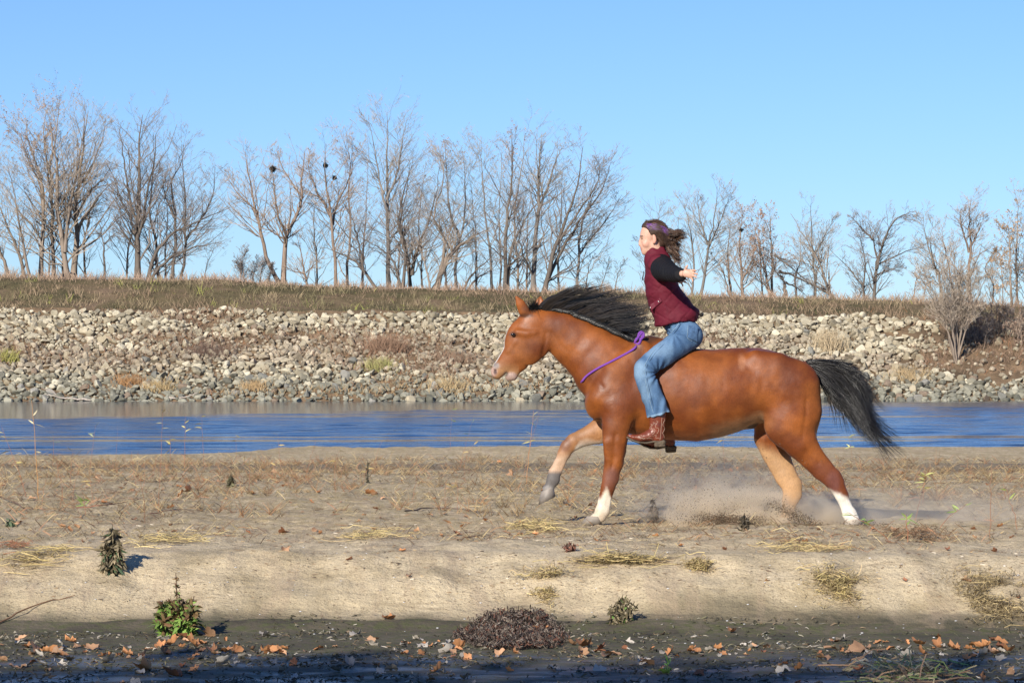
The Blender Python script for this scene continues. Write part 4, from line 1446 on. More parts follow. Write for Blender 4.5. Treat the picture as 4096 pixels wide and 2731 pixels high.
    # arm holes
    for s in (-1, 1):
        G.sub(hell(2652, 1084, s * .215, 57, .078, 52, 0.2), 0.012)
    # hem: cut below a sloping line; open collar at the top
    def hem(x, y, z):
        px_ = x / SCL + 2850
        zl = CAM_Z - (np.interp(px_, [2560, 2607, 2655, 2719, 2800, 2860], [1310, 1308, 1303, 1288, 1286, 1290]) - HOR) * SCL
        return zl - z
    G.sub((lambda x, y, z: -hem(x, y, z) * 0.95, np.array([-9, -9, -9.]), np.array([9, 9, CAM_Z - (1270 - HOR) * SCL])), 0.012)
    G.sub(g_chain([hp(2600, 985, 0, 24, .05), hp(2614, 1015, 0, 24, .052), hp(2618, 1030, 0, 20, .045)]), 0.006)
    def v_disp(x, y, z):
        # quilting: rows of stitched diamonds, puffed between the seams
        u = (x * math.cos(1.0) + z * math.sin(1.0)) / 0.088
        w = (x * math.cos(-0.75) + z * math.sin(-0.75)) / 0.098
        wob = 0.25 * (fbm(x * 5, z * 5, 2, 12) - .5)
        du, dw = np.abs((u + wob) % 1 - .5) * 2, np.abs((w + wob) % 1 - .5) * 2
        seam = np.maximum(sstep(0.80, 1.0, du), sstep(0.80, 1.0, dw))
        side = sstep(0.05, 0.11, np.abs(y))
        low = sstep(CAM_Z - (1040 - HOR) * SCL, CAM_Z - (1090 - HOR) * SCL, z)
        wr = (fbm(x * 13, z * 24, 3, 14, y * 10) - .5) * 0.02
        return seam * 0.0045 * (0.35 + 0.65 * side) * low + wr
    V, Q = G.mesh(0.0066, v_disp, 0.02, 1)
    MV = mat_plain('maroon_quilted_nylon', (0.105, 0.009, 0.020), 0.72, 0.22, 30, 0.15, 120, 0.25, 0.004)
    vest = obj('vest', make_mesh('vest', V, Q, MV), root)

    def side_y(imp, px, py, dflt=-.15):
        x, z = F(px, py)
        ys = np.linspace(-0.5, 0.0, 251)
        d = imp.ev(np.full(251, x), ys, np.full(251, z))
        k = np.nonzero(d < 0)[0]
        return ys[k[0]] if len(k) else dflt
    # pocket flap with two snaps
    def patch(name, imp, poly, mat, parent, lift=0.004, th=0.006, n=10):
        """a piece of cloth laid on the near side, outline poly of 4 pixel corners"""
        a, b, c_, d = [np.array(p, float) for p in poly]
        us = np.linspace(0, 1, n)
        U, Wd = np.meshgrid(us, us)
        pts = (a * (1 - U[..., None]) + b * U[..., None]) * (1 - Wd[..., None]) + (d * (1 - U[..., None]) + c_ * U[..., None]) * Wd[..., None]
        X_ = (pts[..., 0] - 2850) * SCL; Z_ = CAM_Z - (pts[..., 1] - HOR) * SCL
        Yv = np.array([[side_y(imp, p[0], p[1]) for p in row] for row in pts])
        Yv = np.minimum(Yv, np.median(Yv) + 0.012)
        f = np.stack([X_, Yv - lift - th, Z_], -1).reshape(-1, 3)
        k_ = np.stack([X_, Yv + 0.004, Z_], -1).reshape(-1, 3)
        i = np.arange(n * n).reshape(n, n)
        q_ = np.stack([i[:-1, :-1], i[:-1, 1:], i[1:, 1:], i[1:, :-1]], -1).reshape(-1, 4)
        rim = np.concatenate([i[0, :], i[1:, -1], i[-1, -2::-1], i[-2:0:-1, 0]])
        m = n * n
        r2 = np.roll(rim, -1)
        qs = np.stack([rim, rim + m, r2 + m, r2], -1)
        me_ = make_mesh(name, np.concatenate([f, k_]), [q_, qs], mat, True)
        return obj(name, me_, parent)
    MV2 = mat_plain('maroon_flap', (0.12, 0.012, 0.026), 0.55, 0.35, 30, 0.15, 120, 0.25, 0.004)
    patch('pocket_flap', G, [(2597, 1222), (2637, 1193), (2645, 1206), (2603, 1243)], MV2, vest)
    silver = mat_plain('metal_snap', (0.6, 0.58, 0.55), 0.3, 0.6, namt=0.05, Metallic=1.0)
    sv, sf = ico(1)
    for (a, b) in ((2631, 1208), (2600, 1231)):
        x, z = F(a, b)
        obj('snap', MB().add(sv * [.006, .004, .006] + [x, side_y(G, a, b) - .012, z], sf).build('tmp', silver).data, vest) if False else MB().add(sv * [.007, .005, .007] + [x, side_y(G, a, b) - .012, z], sf).build('snap', silver, vest)
    # seam piping of the pocket and the side, zip pull on the breast
    for line in ([(2647, 1198), (2657, 1222), (2668, 1250)], [(2604, 1246), (2625, 1262), (2664, 1254)]):
        pts = resample([(*F(a, b), side_y(G, a, b)) for a, b in line], 14)
        v_, q_ = tubes(np.stack([pts[:, 0], pts[:, 2] - .001, pts[:, 1]], -1)[None], 0.0028, 6)
        MB().add(v_, q_).build('seam', MV2, vest)
    zp = [(2576, 1085), (2575, 1100), (2571, 1112), (2572, 1122)]
    pts = np.array([(F(a, b)[0] - .002, -.01, F(a, b)[1]) for a, b in zp])
    v_, q_ = tubes(pts[None], [0.003, 0.0035, 0.005, 0.005], 6)
    MB().add(v_, q_).build('zip_pull', mat_plain('zip_black', (0.015, 0.01, 0.012), 0.4, 0.5), vest)

    # ---- jeans
    J = Implicit()
    def JC(rows, k=0.02): J.add(g_chain([hp(*r) for r in rows]), k)
    JC([(2705, 1290, 0, 52, .15), (2728, 1318, 0, 60, .168), (2748, 1342, 0, 57, .18)], 0.03)
    for s in (-1, 1):
        J.add(hell(2762, 1342, s * .085, 46, .095, 52, 0.25), 0.03)           # seat
        JC([(2742, 1350, s * .10, 55, .095), (2690, 1390, s * .19, 50, .085), (2640, 1422, s * .25, 47, .078), (2600, 1448, s * .285, 43, .072), (2572, 1472, s * .305, 39, .066)], 0.03)
        JC([(2572, 1472, s * .305, 39, .066), (2570, 1498, s * .315, 40, .066), (2580, 1530, s * .32, 40, .064), (2600, 1580, s * .315, 42, .064), (2617, 1625, s * .31, 44, .064), (2628, 1660, s * .308, 47, .066)], 0.02)
    # cut the trouser hems on a slant and hollow them
    def cuff(x, y, z):
        px_ = x / SCL + 2850
        zl = CAM_Z - (np.interp(px_, [2560, 2580, 2625, 2673, 2700], [1678, 1672, 1660, 1646, 1640]) - HOR) * SCL
        return z - zl
    J.sub((cuff, np.array([-9, -9, -9.]), np.array([9, 9, CAM_Z - (1600 - HOR) * SCL])), 0.004)
    for s in (-1, 1): J.sub(g_chain([hp(2622, 1640, s * .308, 32, .05), hp(2634, 1680, s * .306, 40, .058)]), 0.004)
    def waist(x, y, z):
        px_ = x / SCL + 2850
        zl = CAM_Z - (np.interp(px_, [2600, 2655, 2719, 2800], [1312, 1298, 1282, 1280]) - HOR) * SCL
        return zl - z
    J.sub((waist, np.array([-9, -9, CAM_Z - (1320 - HOR) * SCL]), np.array([9, 9, 9.])), 0.004)
    def j_disp(x, y, z):
        px_ = x / SCL + 2850; py_ = HOR + (CAM_Z - z) / SCL
        d1 = np.hypot(px_ - 2625, py_ - 1490)          # creases fan out from the back of the knee
        ang = np.arctan2(py_ - 1490, 2625 - px_)
        f = np.sin(ang * 11 + 1.5 * fbm(x * 8, z * 8, 2, 77)) * 0.006 * sstep(95, 25, d1)
        d2 = np.hypot(px_ - 2690, py_ - 1335)
        ang2 = np.arctan2(py_ - 1335, px_ - 2690)
        f2 = np.sin(ang2 * 9 + 1 + 2 * fbm(x * 8, z * 8, 2, 78)) * 0.0045 * sstep(80, 30, d2)
        lo = sstep(1540, 1600, py_)
        f3 = np.sin(px_ * 0.22 + py_ * 0.05 + 3 * fbm(x * 6, z * 6, 2, 79)) * 0.0035 * lo
        return f + f2 + f3 + (fbm(x * 11, z * 7, 3, 80, y * 9) - .5) * 0.016
    V, Q = J.mesh(0.0068, j_disp, 0.02, 1)
    px = V[:, 0] / SCL + 2850; py = HOR + (CAM_Z - V[:, 2]) / SCL
    n_ = fbm(V[:, 0] * 14, V[:, 2] * 9, 4, 90, V[:, 1] * 12)
    c = lerp((0.050, 0.105, 0.20), (0.095, 0.175, 0.29), sstep(.3, .7, n_)[:, None])
    bl = lambda cx, cy, rx, ry: sstep(1.5, 0.5, np.sqrt(((px - cx) / rx) ** 2 + ((py - cy) / ry) ** 2))[:, None]
    fade = np.array([[0.19, 0.29, 0.40]])
    for (a, b, r1, r2, k) in ((2550, 1480, 26, 36, .75), (2620, 1395, 60, 30, .5), (2575, 1560, 22, 60, .4), (2770, 1330, 26, 26, .35)):
        m = bl(a, b, r1, r2) * k
        c = c * (1 - m) + fade * m
    m = sstep(8, 2, np.abs(py - np.interp(px, [2580, 2625, 2673], [1668, 1656, 1642])))[:, None] * 0.7
    c = c * (1 - m) + np.array([[0.24, 0.36, 0.48]]) * m
    dark = bl(2800, 1360, 20, 60) * 0.4
    c = c * (1 - dark * 0.5)
    t = NT('denim')
    co = t.coord('Object')
    cc_ = t.mix(1.0, t.attr(), t.ramp(t.noise(t.coord('Object', (1, 1, 0.25)), 220, 3, 0.7), [(0.3, 0.8), (0.7, 1.22)]), 'MULTIPLY')
    t.set(cc_, 0.85, 0.2, t.bump(t.noise(co, 260, 3, 0.7), 0.3, 0.002))
    jeans = obj('jeans', make_mesh('jeans', V, Q, t.m, True, c), root)
    # seams and the back pocket
    pale = mat_plain('denim_seam', (0.20, 0.29, 0.38), 0.85, 0.2, 120, 0.35)
    dk = mat_plain('denim_dark_seam', (0.035, 0.07, 0.13), 0.85, 0.2, 120, 0.3)
    def seam(line, m=pale, r=0.0024, name='seam', lift=0.0):
        pts = [(*F(a, b), side_y(J, a, b, None) ) for a, b in resample(line, 34)]
        pts = [p for p in pts if p[2] is not None]
        if len(pts) < 4: return
        pts = np.array([(p[0], p[2] - lift, p[1]) for p in pts])
        v_, q_ = tubes(pts[None], r, 5)
        MB().add(v_, q_).build(name, m, jeans)
    seam([(2712, 1292), (2690, 1322), (2650, 1362), (2610, 1402), (2582, 1440), (2570, 1470), (2572, 1510), (2582, 1560), (2594, 1610), (2608, 1656)], pale, 0.0026)
    seam([(2720, 1294), (2698, 1326), (2658, 1368), (2618, 1409), (2590, 1446), (2578, 1474), (2580, 1512), (2590, 1560), (2602, 1610), (2616, 1654)], dk, 0.0018)
    seam([(2662, 1312), (2680, 1318), (2700, 1312), (2713, 1292)], pale, 0.002)
    patch('back_pocket', J, [(2748, 1300), (2788, 1308), (2786, 1372), (2746, 1352)], mat_plain('denim_pocket', (0.06, 0.115, 0.21), 0.85, 0.2, 60, 0.35, 200, 0.3, 0.002), jeans, 0.001, 0.003)
    seam([(2748, 1302), (2768, 1307), (2787, 1310)], pale, 0.0022, 'stitching', 0.004)
    seam([(2748, 1302), (2745, 1330), (2744, 1352), (2762, 1366)], pale, 0.0020, 'stitching', 0.004)
    # belt buckle
    x, z = F(2658, 1306)
    MB().add(sv * [.016, .03, .014] + [x, -.03, z], sf).build('belt_buckle', mat_plain('old_brass', (0.2, 0.16, 0.09), 0.35, 0.5, Metallic=0.8), root)

    # ---- cowboy boots
    def boot(s, dx, dy, name_mat, near):
        b_ = empty('boot', (0, 0, 0), 0, root)
        K = Implicit()
        y = s * .305
        def KC(rows, k=0.012): K.add(g_chain([hp(r[0] + dx, r[1] + dy, y + r[2], r[3], r[4]) for r in rows]), k)
        KC([(2628, 1630, 0, 32, .052), (2624, 1670, 0, 32, .048), (2622, 1700, 0, 30, .044), (2622, 1726, 0, 28, .038), (2625, 1742, 0, 27, .036)], 0.015)
        KC([(2618, 1722, 0, 26, .036), (2590, 1738, -.003, 22, .038), (2555, 1748, -.006, 16, .041), (2527, 1745, -.008, 11, .034), (2509, 1739, -.008, 6.5, .020)], 0.015)
        def bd(x, yy, z): return (fbm(x * 22, z * 22, 3, 97, yy * 20) - .5) * 0.008
        V, Q = K.mesh(0.0052, bd, 0.02, 1)
        MB().add(V, Q).build('upper', name_mat, b_)
        # sole
        S2 = Implicit()
        top = [(2504, 1746), (2525, 1757), (2550, 1766), (2580, 1768), (2610, 1762), (2640, 1763)]
        wv = [.018, .036, .044, .030, .029, .033]
        S2.add(g_chain([hp(a + dx, b + dy, y - .006, 4.2, w) for (a, b), w in zip(top, wv)]), 0.004)
        V, Q = S2.mesh(0.0045, None, 0.02, 1)
        MB().add(V, Q).build('sole', SOLE, b_)
        S3 = Implicit()
        S3.add(g_chain([hp(2620 + dx, 1768 + dy, y - .004, 11, .03), hp(2646 + dx, 1766 + dy, y - .004, 11, .03)]), 0.004)
        S3.add(g_chain([hp(2618 + dx, 1778 + dy, y - .004, 8, .027), hp(2648 + dx, 1778 + dy, y - .004, 7, .027)]), 0.004)
        V, Q = S3.mesh(0.0045, None, 0.02, 0)
        MB().add(V, Q).build('heel', SOLE, b_)
        if near:
            def stitch(line, r=0.0016, nm='stitching'):
                pts = []
                for a, b in resample(line, 26):
                    x_, z_ = F(a, b)
                    ys = np.linspace(-0.5, 0.0, 251)
                    d = K.ev(np.full(251, x_), ys, np.full(251, z_))
                    k = np.nonzero(d < 0)[0]
                    if len(k): pts.append((x_, ys[k[0]] - .001, z_))
                if len(pts) > 3:
                    v_, q_ = tubes(np.array(pts)[None], r, 5)
                    MB().add(v_, q_).build(nm, CREAM, b_)
            w = lambda x0, x1, y0, y1, amp, n: [(x0 + (x1 - x0) * t_ + amp * math.sin(t_ * n), y0 + (y1 - y0) * t_ + amp * .6 * math.cos(t_ * n * 1.3)) for t_ in np.linspace(0, 1, 18)]
            stitch([(2640, 1665), (2638, 1690), (2636, 1720), (2634, 1752)], 0.0018)
            stitch(w(2604, 2606, 1682, 1735, 7, 11)); stitch(w(2596, 2600, 1690, 1735, 5, 12)); stitch(w(2648, 2646, 1668, 1745, 4, 14)); stitch(w(2618, 2622, 1676, 1728, 6, 10))
            stitch(w(2545, 2605, 1738, 1742, 4, 13)); stitch(w(2552, 2600, 1748, 1750, 4, 15)); stitch(w(2532, 2575, 1742, 1752, 3, 12)); stitch(w(2610, 2630, 1735, 1755, 4, 9))
        return b_
    global SOLE, CREAM
    SOLE = mat_plain('boot_sole', (0.11, 0.085, 0.06), 0.9, 0.2, 40, 0.5, 90, 0.8, 0.006)
    CREAM = mat_plain('boot_stitch', (0.42, 0.28, 0.2), 0.6, 0.3)
    brown = mat_plain('boot_leather', (0.15, 0.035, 0.018), 0.32, 0.5, 25, 0.35, 30, 0.3, 0.006)
    boot(-1, 0, 0, brown, True)
    boot(1, 58, 28, brown, False)

    # ---- hair: dark cap, purple streak, long waves flying back
    hr = np.random.RandomState(71)
    Hc = Implicit()
    Hc.add(hell(2622, 922, 0, 53, .083, 44, -0.25), 0.01)
    Hc.add(hell(2648, 950, 0, 34, .072, 44, -0.3), 0.02)
    Hc.add(hell(2590, 905, 0, 24, .062, 19, 0.3), 0.015)
    Hc.sub(hell(2572, 952, 0, 28, .12, 44, -0.12), 0.01)
    Hc.sub(hell(2600, 975, 0, 38, .14, 34), 0.01)
    Hc.sub(hell(2615, 958, -.09, 13, .035, 20, 0.1), 0.006)
    Hc.sub(hell(2615, 958, .09, 13, .035, 20, 0.1), 0.006)
    def hdisp(x, y, z):
        return np.sin((z * 0.9 + x * 0.42) * 420 + 5 * fbm(x * 10, z * 10, 2, 61, y * 10)) * 0.0016 + (fbm(x * 24, z * 24, 2, 62, y * 24) - .5) * 0.008
    V, Q = Hc.mesh(0.005, hdisp, 0.02, 1)
    px = V[:, 0] / SCL + 2850; py = HOR + (CAM_Z - V[:, 2]) / SCL
    n_ = fbm(V[:, 0] * 20 , V[:, 2] * 70, 3, 63)
    c = lerp((0.028, 0.016, 0.012), (0.075, 0.042, 0.028), n_[:, None])
    line = 903 + (px - 2585) * 0.28
    m = (sstep(13, 3, np.abs(py - line + 16 * (fbm(px * .05, py * .12, 2, 65) - .5) * 2)) * sstep(.3, .55, fbm(px * .05 + 3, (py - line) * .35, 2, 66)) * sstep(2580, 2592, px) * (V[:, 1] < 0.02))[:, None] * (0.55 + 0.45 * sstep(.3, .6, n_))[:, None]
    c = c * (1 - 0.6 * m) + np.array([[0.19, 0.085, 0.26]]) * 0.6 * m
    hair = obj('hair', make_mesh('hair', V, Q, hair_material('person_hair', 0.55, 0.35), True, c), root)
    # flying strands
    P_all, C_all, R_all = [], [], []
    K = 10
    def lock(start, end, n, y0, y1, sag, curl, col, spread=7, r0=.0016, freq=(1.2, 2.2)):
        a = np.array(start, float); b = np.array(end, float)
        tt = np.linspace(0, 1, K)
        ph = hr.rand() * 6.28
        f0 = hr.uniform(*freq)
        root_ = a + hr.randn(n, 2) * 3.5
        tip_ = b + hr.randn(n, 2) * spread
        ln = hr.uniform(0.7, 1.03, n)[:, None] * tt[None]
        L = root_[:, None, :] + (tip_ - root_)[:, None, :] * ln[..., None]
        dirv = (b - a) / (np.linalg.norm(b - a) + 1e-6)
        nrm = np.array([-dirv[1], dirv[0]])
        off = sag * np.sin(ln * math.pi) + curl * np.sin(ph + ln * 6.28 * f0 + hr.randn(n, 1) * 0.3) * ln ** 0.8
        L = L + off[..., None] * nrm
        yy = y0 + (y1 - y0) * ln + curl * SCL * 1.2 * np.cos(ph + ln * 6.28 * f0) * ln + hr.randn(n, 1) * 0.006
        P = np.stack([(L[..., 0] - 2850) * SCL, yy, CAM_Z - (L[..., 1] - HOR) * SCL], -1)
        P_all.append(P)
        R_all.append(np.broadcast_to(r0 * (1 - 0.75 * tt ** 2), P.shape[:2]))
        C_all.append(np.array(col)[None] * hr.uniform(.6, 1.6, (n, 1)))
    BR, LT, PU = (0.065, 0.037, 0.025), (0.14, 0.082, 0.052), (0.19, 0.08, 0.28)
    for k in range(56):
        s0 = (2642 + hr.rand() * 30, 922 + hr.rand() * 55)
        f = hr.rand()
        e0 = (2702 + 30 * hr.rand() + (16 if f < .25 else 0), 938 + 122 * f)
        lock(s0, e0, 24, hr.uniform(-.06, .06), hr.uniform(-.10, .08), hr.uniform(-10, 10), hr.uniform(5, 11), BR if hr.rand() < .55 else LT, 3)
    for k in range(16):
        lock((2650 + hr.rand() * 20, 915 + hr.rand() * 24), (2722 + 30 * hr.rand(), 924 + 30 * hr.rand()), 18, -.05, hr.uniform(-.1, .0), hr.uniform(-4, 6), 5, LT if hr.rand() < .6 else BR, 6)
    for k in range(6):
        s = hr.rand()
        lock((2588 + 6 * s, 897 + 16 * s), (2668 + 6 * hr.rand(), 922 + 14 * s), 24, -.055 - .01 * s, -.062, -4 - 6 * hr.rand(), 1.2, PU, 3, .0014)
    for k in range(26):
        s = hr.rand()
        lock((2580 + 12 * s, 893 - 2 * s), (2660 + 12 * hr.rand(), 898 + 24 * s), 16, hr.uniform(-.072, .03), hr.uniform(-.07, .03), hr.uniform(-14, -5), 1.6, BR if hr.rand() < .7 else LT, 3, .0014)
    for k in range(5):          # loose ends at brow and crown
        lock((2580 + 8 * hr.rand(), 893), (2578 + 6 * hr.rand(), 876 + 6 * hr.rand()), 3, -.02, -.03, 3, 2, BR, 2, .001)
    for k in range(7):
        lock((2690 + 20 * hr.rand(), 935 + 10 * hr.rand()), (2725 + 24 * hr.rand(), 895 + 40 * hr.rand()), 3, -.03, -.06, 6, 5, BR, 3, .001)
    # waves on top of the strands hugging nape and side
    for k in range(10):
        lock((2625 + 20 * hr.rand(), 930 + 8 * hr.rand()), (2668 + 20 * hr.rand(), 960 + 30 * hr.rand()), 24, -.078, -.06, 6, 3, BR, 5, .0014)
    for P, R, Cc in ((np.concatenate(P_all), np.concatenate(R_all), np.concatenate(C_all)),):
        v_, q_ = tubes(P, R * 1.1, 3)
        MB().add(v_, q_, tube_col(Cc, K, 3)).build('strands', HAIR_M, hair)


person_parts()
# ================================================================== bare trees on the levee
UPV = np.array([0, 0, 1.0])


def children(r, P, R, m, t0, t1, K, ang, lenf, lenvar, upcurve, rf, rmin, parent_len, taper_len=0.6, flat_y=1.0, tpow=1.0):
    """m child branches on each parent polyline"""
    N, Kp, _ = P.shape
    t = t0 + (t1 - t0) * r.rand(N, m) ** tpow
    f = t * (Kp - 1)
    i = np.minimum(f.astype(int), Kp - 2)
    fr = (f - i)[..., None]
    n_ = np.arange(N)[:, None]
    base = P[n_, i] * (1 - fr) + P[n_, i + 1] * fr
    tan = P[n_, i + 1] - P[n_, i]
    tan /= np.linalg.norm(tan, axis=2, keepdims=True) + 1e-9
    rad0 = R[n_, i] * (1 - fr[..., 0]) + R[n_, i + 1] * fr[..., 0]
    rnd = r.randn(N, m, 3) * np.array([1, flat_y, 0.7])
    perp = rnd - (rnd * tan).sum(-1, keepdims=True) * tan
    perp /= np.linalg.norm(perp, axis=2, keepdims=True) + 1e-9
    a = np.radians(r.uniform(ang[0], ang[1], (N, m, 1)))
    d = tan * np.cos(a) + perp * np.sin(a)
    L = parent_len[:, None] * lenf * (1 - taper_len * t) * r.uniform(1 - lenvar, 1 + lenvar, (N, m))
    s = np.linspace(0, 1, K)
    bend = r.randn(N, m, 1, 3) * 0.07
    pts = base[:, :, None, :] + d[:, :, None, :] * (L[..., None, None] * s[None, None, :, None]) \
        + (UPV * upcurve + bend) * (L[..., None, None] * (s ** 2)[None, None, :, None])
    wig = r.randn(N, m, K, 3) * 0.016 * L[..., None, None]
    wig[:, :, 0] = 0
    pts = pts + wig
    rad1 = np.maximum(np.minimum(rad0 * rf, L * 0.03), rmin)
    RR = rad1[..., None] * (1 - 0.72 * s)[None, None, :]
    RR = np.maximum(RR, rmin * 0.7)
    return pts.reshape(-1, K, 3), RR.reshape(-1, K), L.reshape(-1)


def bark(name, c):
    t = NT(name)
    co = t.coord('Object')
    cc_ = t.mix(1.0, t.attr(), t.ramp(t.noise(t.coord('Object', (3, 3, 0.6)), 2.5, 5, 0.6), [(0.3, 0.7), (0.7, 1.25)]), 'MULTIPLY')
    return t.set(cc_, 0.9, 0.15)


BARK = bark('bark', None)
TONES = {'tan': ((0.25, 0.20, 0.155), (0.37, 0.305, 0.235)), 'dark': ((0.145, 0.12, 0.098), (0.28, 0.235, 0.205)),
         'grey': ((0.21, 0.185, 0.16), (0.34, 0.30, 0.25)), 'pink': ((0.25, 0.185, 0.14), (0.40, 0.31, 0.235))}


def tree(label, Y, stems, tone='grey', group='bare trees standing along the levee', dens=1.0, spread=1.15, seed=0, leaves=None, name='bare_tree', cat='tree', ground=None, twig=0.0056, up=0.13, bush=False, low=0.06):
    r = np.random.RandomState(1000 + seed)
    s_px = Y / F_PX
    b0 = stems[0][0][0]
    bx = W(b0[0], b0[1], Y)[0]
    bz = float(fz(bx, Y)) if ground is None else ground
    root = empty(name, (bx, Y, bz))
    tag(root, label, cat, group)
    tr, cr = MB(), MB()
    tc, wc = [np.array(c) for c in TONES[tone]]
    P0, R0, L0, B0 = [], [], [], []
    for pts, rpx in stems:
        yoff = r.uniform(-1.2, 1.2)
        yb = 0.25 * r.randn()
        p = []
        for k, (a, b) in enumerate(pts):
            q = W(a, b, Y)
            z = q[2]
            p.append([q[0] - bx, yb + yoff * (k / max(1, len(pts) - 1)), (z - bz) * (0.975 if k else 1)])
        if abs(pts[0][1] - b0[1]) < 25: p[0][2] = min(p[0][2], 0.0) - 0.15
        P = resample(p, 14)
        P[1:] += r.randn(13, 3) * 0.035 * min(1.0, rpx / 8.0)
        L = np.linalg.norm(np.diff(P, axis=0), axis=1).sum()
        tt = np.linspace(0, 1, 14)
        Rr = rpx * 0.86 * s_px * ((1 - tt) ** 0.95 * 0.93 + 0.07)
        Rr[0] *= 1.35
        Rr = np.maximum(Rr, 0.014)
        v_, q_ = tubes(P[None], Rr[None], 6 if rpx > 4 else 4)
        tr.add(v_, q_, tc * r.uniform(.85, 1.15))
        P0.append(P); R0.append(Rr); L0.append(L)
    P0, R0, L0 = np.array(P0), np.array(R0), np.array(L0)
    a1 = (22, 58) if not bush else (10, 40)
    P1, R1, L1 = children(r, P0, R0, max(3, int(22 * dens)), low, 0.98, 8, a1, 0.34 * spread, 0.4, up, 0.42, 0.010, L0, 0.62, 0.8)
    P2, R2, L2 = children(r, P1, R1, max(3, int(6 * dens)), 0.15, 1.0, 5, (20, 55), 0.55, 0.35, up * 0.9, 0.62, 0.008, L1, 0.55)
    P3, R3, L3 = children(r, P2, R2, 4, 0.2, 1.0, 4, (15, 48), 0.55, 0.4, up * 0.7, 0.7, twig, L2, 0.5)
    P4, R4, L4 = children(r, P3, R3, 3, 0.1, 1.0, 2, (12, 45), 0.6, 0.4, up * 0.6, 0.7, twig * 0.85, L3, 0.4)
    for P, R, S, cw in ((P1, R1, 3, 0.25), (P2, R2, 2, 0.6), (P3, R3, 2, 1.0), (P4, R4, 2, 1.0)):
        v_, q_ = tubes(P, R, S)
        col = (tc * (1 - cw) + wc * cw)[None] * r.uniform(0.8, 1.2, (len(P), 1))
        cr.add(v_, q_, tube_col(col, P.shape[1], S))
    tr.build('trunk', BARK, root)
    cr.build('crown', BARK, root)
    if leaves:
        n, ca, hi = leaves
        idx = r.randint(0, len(P3), n)
        if hi: idx = np.argsort(-P3[:, 0, 2] + r.randn(len(P3)) * 1.6)[:n]
        c_ = P3[idx, -1] + r.randn(len(idx), 3) * 0.05
        u, w = r.randn(len(idx), 3), r.randn(len(idx), 3)
        u /= np.linalg.norm(u, axis=1, keepdims=True); w /= np.linalg.norm(w, axis=1, keepdims=True)
        sz = r.uniform(0.03, 0.06, (len(idx), 1))
        v_ = np.stack([c_ - u * sz, c_ + w * sz, c_ + u * sz, c_ - w * sz], 1).reshape(-1, 3)
        o = MB().add(v_, np.arange(len(v_)).reshape(-1, 4), np.repeat(np.array(ca)[None] * r.uniform(.7, 1.3, (len(idx), 1)), 4, 0)).build('leaves', BARK, root)
        tag(o, kind='stuff')
    return root


S_ = lambda *a: a
tree('pale tree leaning left out of the frame, at the left edge', 211, [([(41, 1080), (20, 1035), (-8, 985), (-40, 930)], 10), ([(99, 1097), (71, 1009), (33, 921), (0, 823), (-30, 700)], 9)], 'tan', seed=1)
tree('slim pale tree beside the left-edge leaning one', 209, [([(129, 1100), (104, 998), (90, 916), (79, 834), (63, 735), (44, 650)], 7)], 'tan', seed=2, dens=1.1)
tree('tall tan tree whose crown keeps brown leaves, left of the twin tall trunks', 210, [([(162, 1100), (170, 943), (175, 834), (170, 724), (143, 640), (112, 540), (104, 440)], 11), ([(175, 870), (160, 740), (120, 640), (80, 520)], 6)], 'tan', seed=3, leaves=(900, (0.36, 0.2, 0.11), True), dens=1.1)
tree('straight tan tree reaching the highest point of the far left crowns', 212, [([(214, 1100), (211, 943), (208, 806), (206, 669), (228, 540), (245, 380)], 11), ([(208, 790), (190, 660), (175, 520), (180, 420)], 7), ([(189, 1090), (196, 1010), (186, 920), (200, 800)], 5)], 'tan', seed=4, leaves=(1100, (0.40, 0.23, 0.12), True), dens=1.1)
tree('forked tan tree sharing its foot with a thick straight trunk', 209, [([(274, 1097), (252, 975), (228, 834), (230, 690), (208, 560), (195, 450)], 14), ([(262, 1010), (274, 850), (300, 710), (322, 560), (338, 400)], 9)], 'tan', seed=5)
tree('thick straight trunk with long limbs reaching right toward a dark tree', 211, [([(291, 1097), (307, 943), (298, 823), (313, 697), (330, 560), (345, 420)], 15), ([(311, 920), (350, 840), (400, 780), (470, 700)], 7), ([(305, 860), (360, 760), (420, 700), (455, 640)], 6), ([(312, 760), (350, 680), (400, 560), (418, 450)], 6)], 'tan', seed=6)
tree('broken-topped small tree with one limb arching right', 209, [([(414, 1097), (416, 1010), (412, 960), (396, 922)], 6), ([(417, 975), (440, 945), (470, 928), (510, 936)], 4), ([(408, 935), (372, 930), (340, 940)], 3)], 'dark', seed=7, dens=0.6, spread=1.1)
tree('dark tall tree with the straightest trunk left of the gap in the crowns', 210, [([(551, 1108), (551, 943), (556, 800), (556, 660), (554, 559), (566, 439)], 15), ([(553, 960), (580, 860), (600, 740), (626, 640), (632, 520)], 8), ([(552, 900), (520, 800), (500, 640), (480, 500)], 8), ([(556, 1010), (500, 930), (470, 880)], 6)], 'dark', seed=8, dens=1.15)
tree('dark tree with a thick low limb sweeping up to the right', 208, [([(592, 1102), (612, 1040), (640, 985), (686, 932), (750, 900), (830, 860), (920, 826)], 10), ([(600, 1095), (650, 1060), (720, 1010), (800, 985), (880, 970)], 8)], 'dark', seed=9, dens=0.95)
tree('dark slender tree behind the sweeping low limb', 212, [([(639, 1108), (625, 971), (600, 834), (618, 669), (614, 515)], 8)], 'dark', seed=10)
tree('dark tree with a bent middle left of the crooked one', 211, [([(688, 1108), (697, 943), (697, 834), (680, 720), (720, 640), (730, 560)], 8), ([(697, 870), (660, 760), (650, 660)], 5)], 'dark', seed=11)
tree('crooked dark tree nearest the open gap on the left', 210, [([(719, 1112), (742, 1000), (746, 850), (740, 700), (736, 570)], 8), ([(745, 960), (800, 880), (850, 780), (865, 660)], 6)], 'dark', seed=12, dens=1.1)
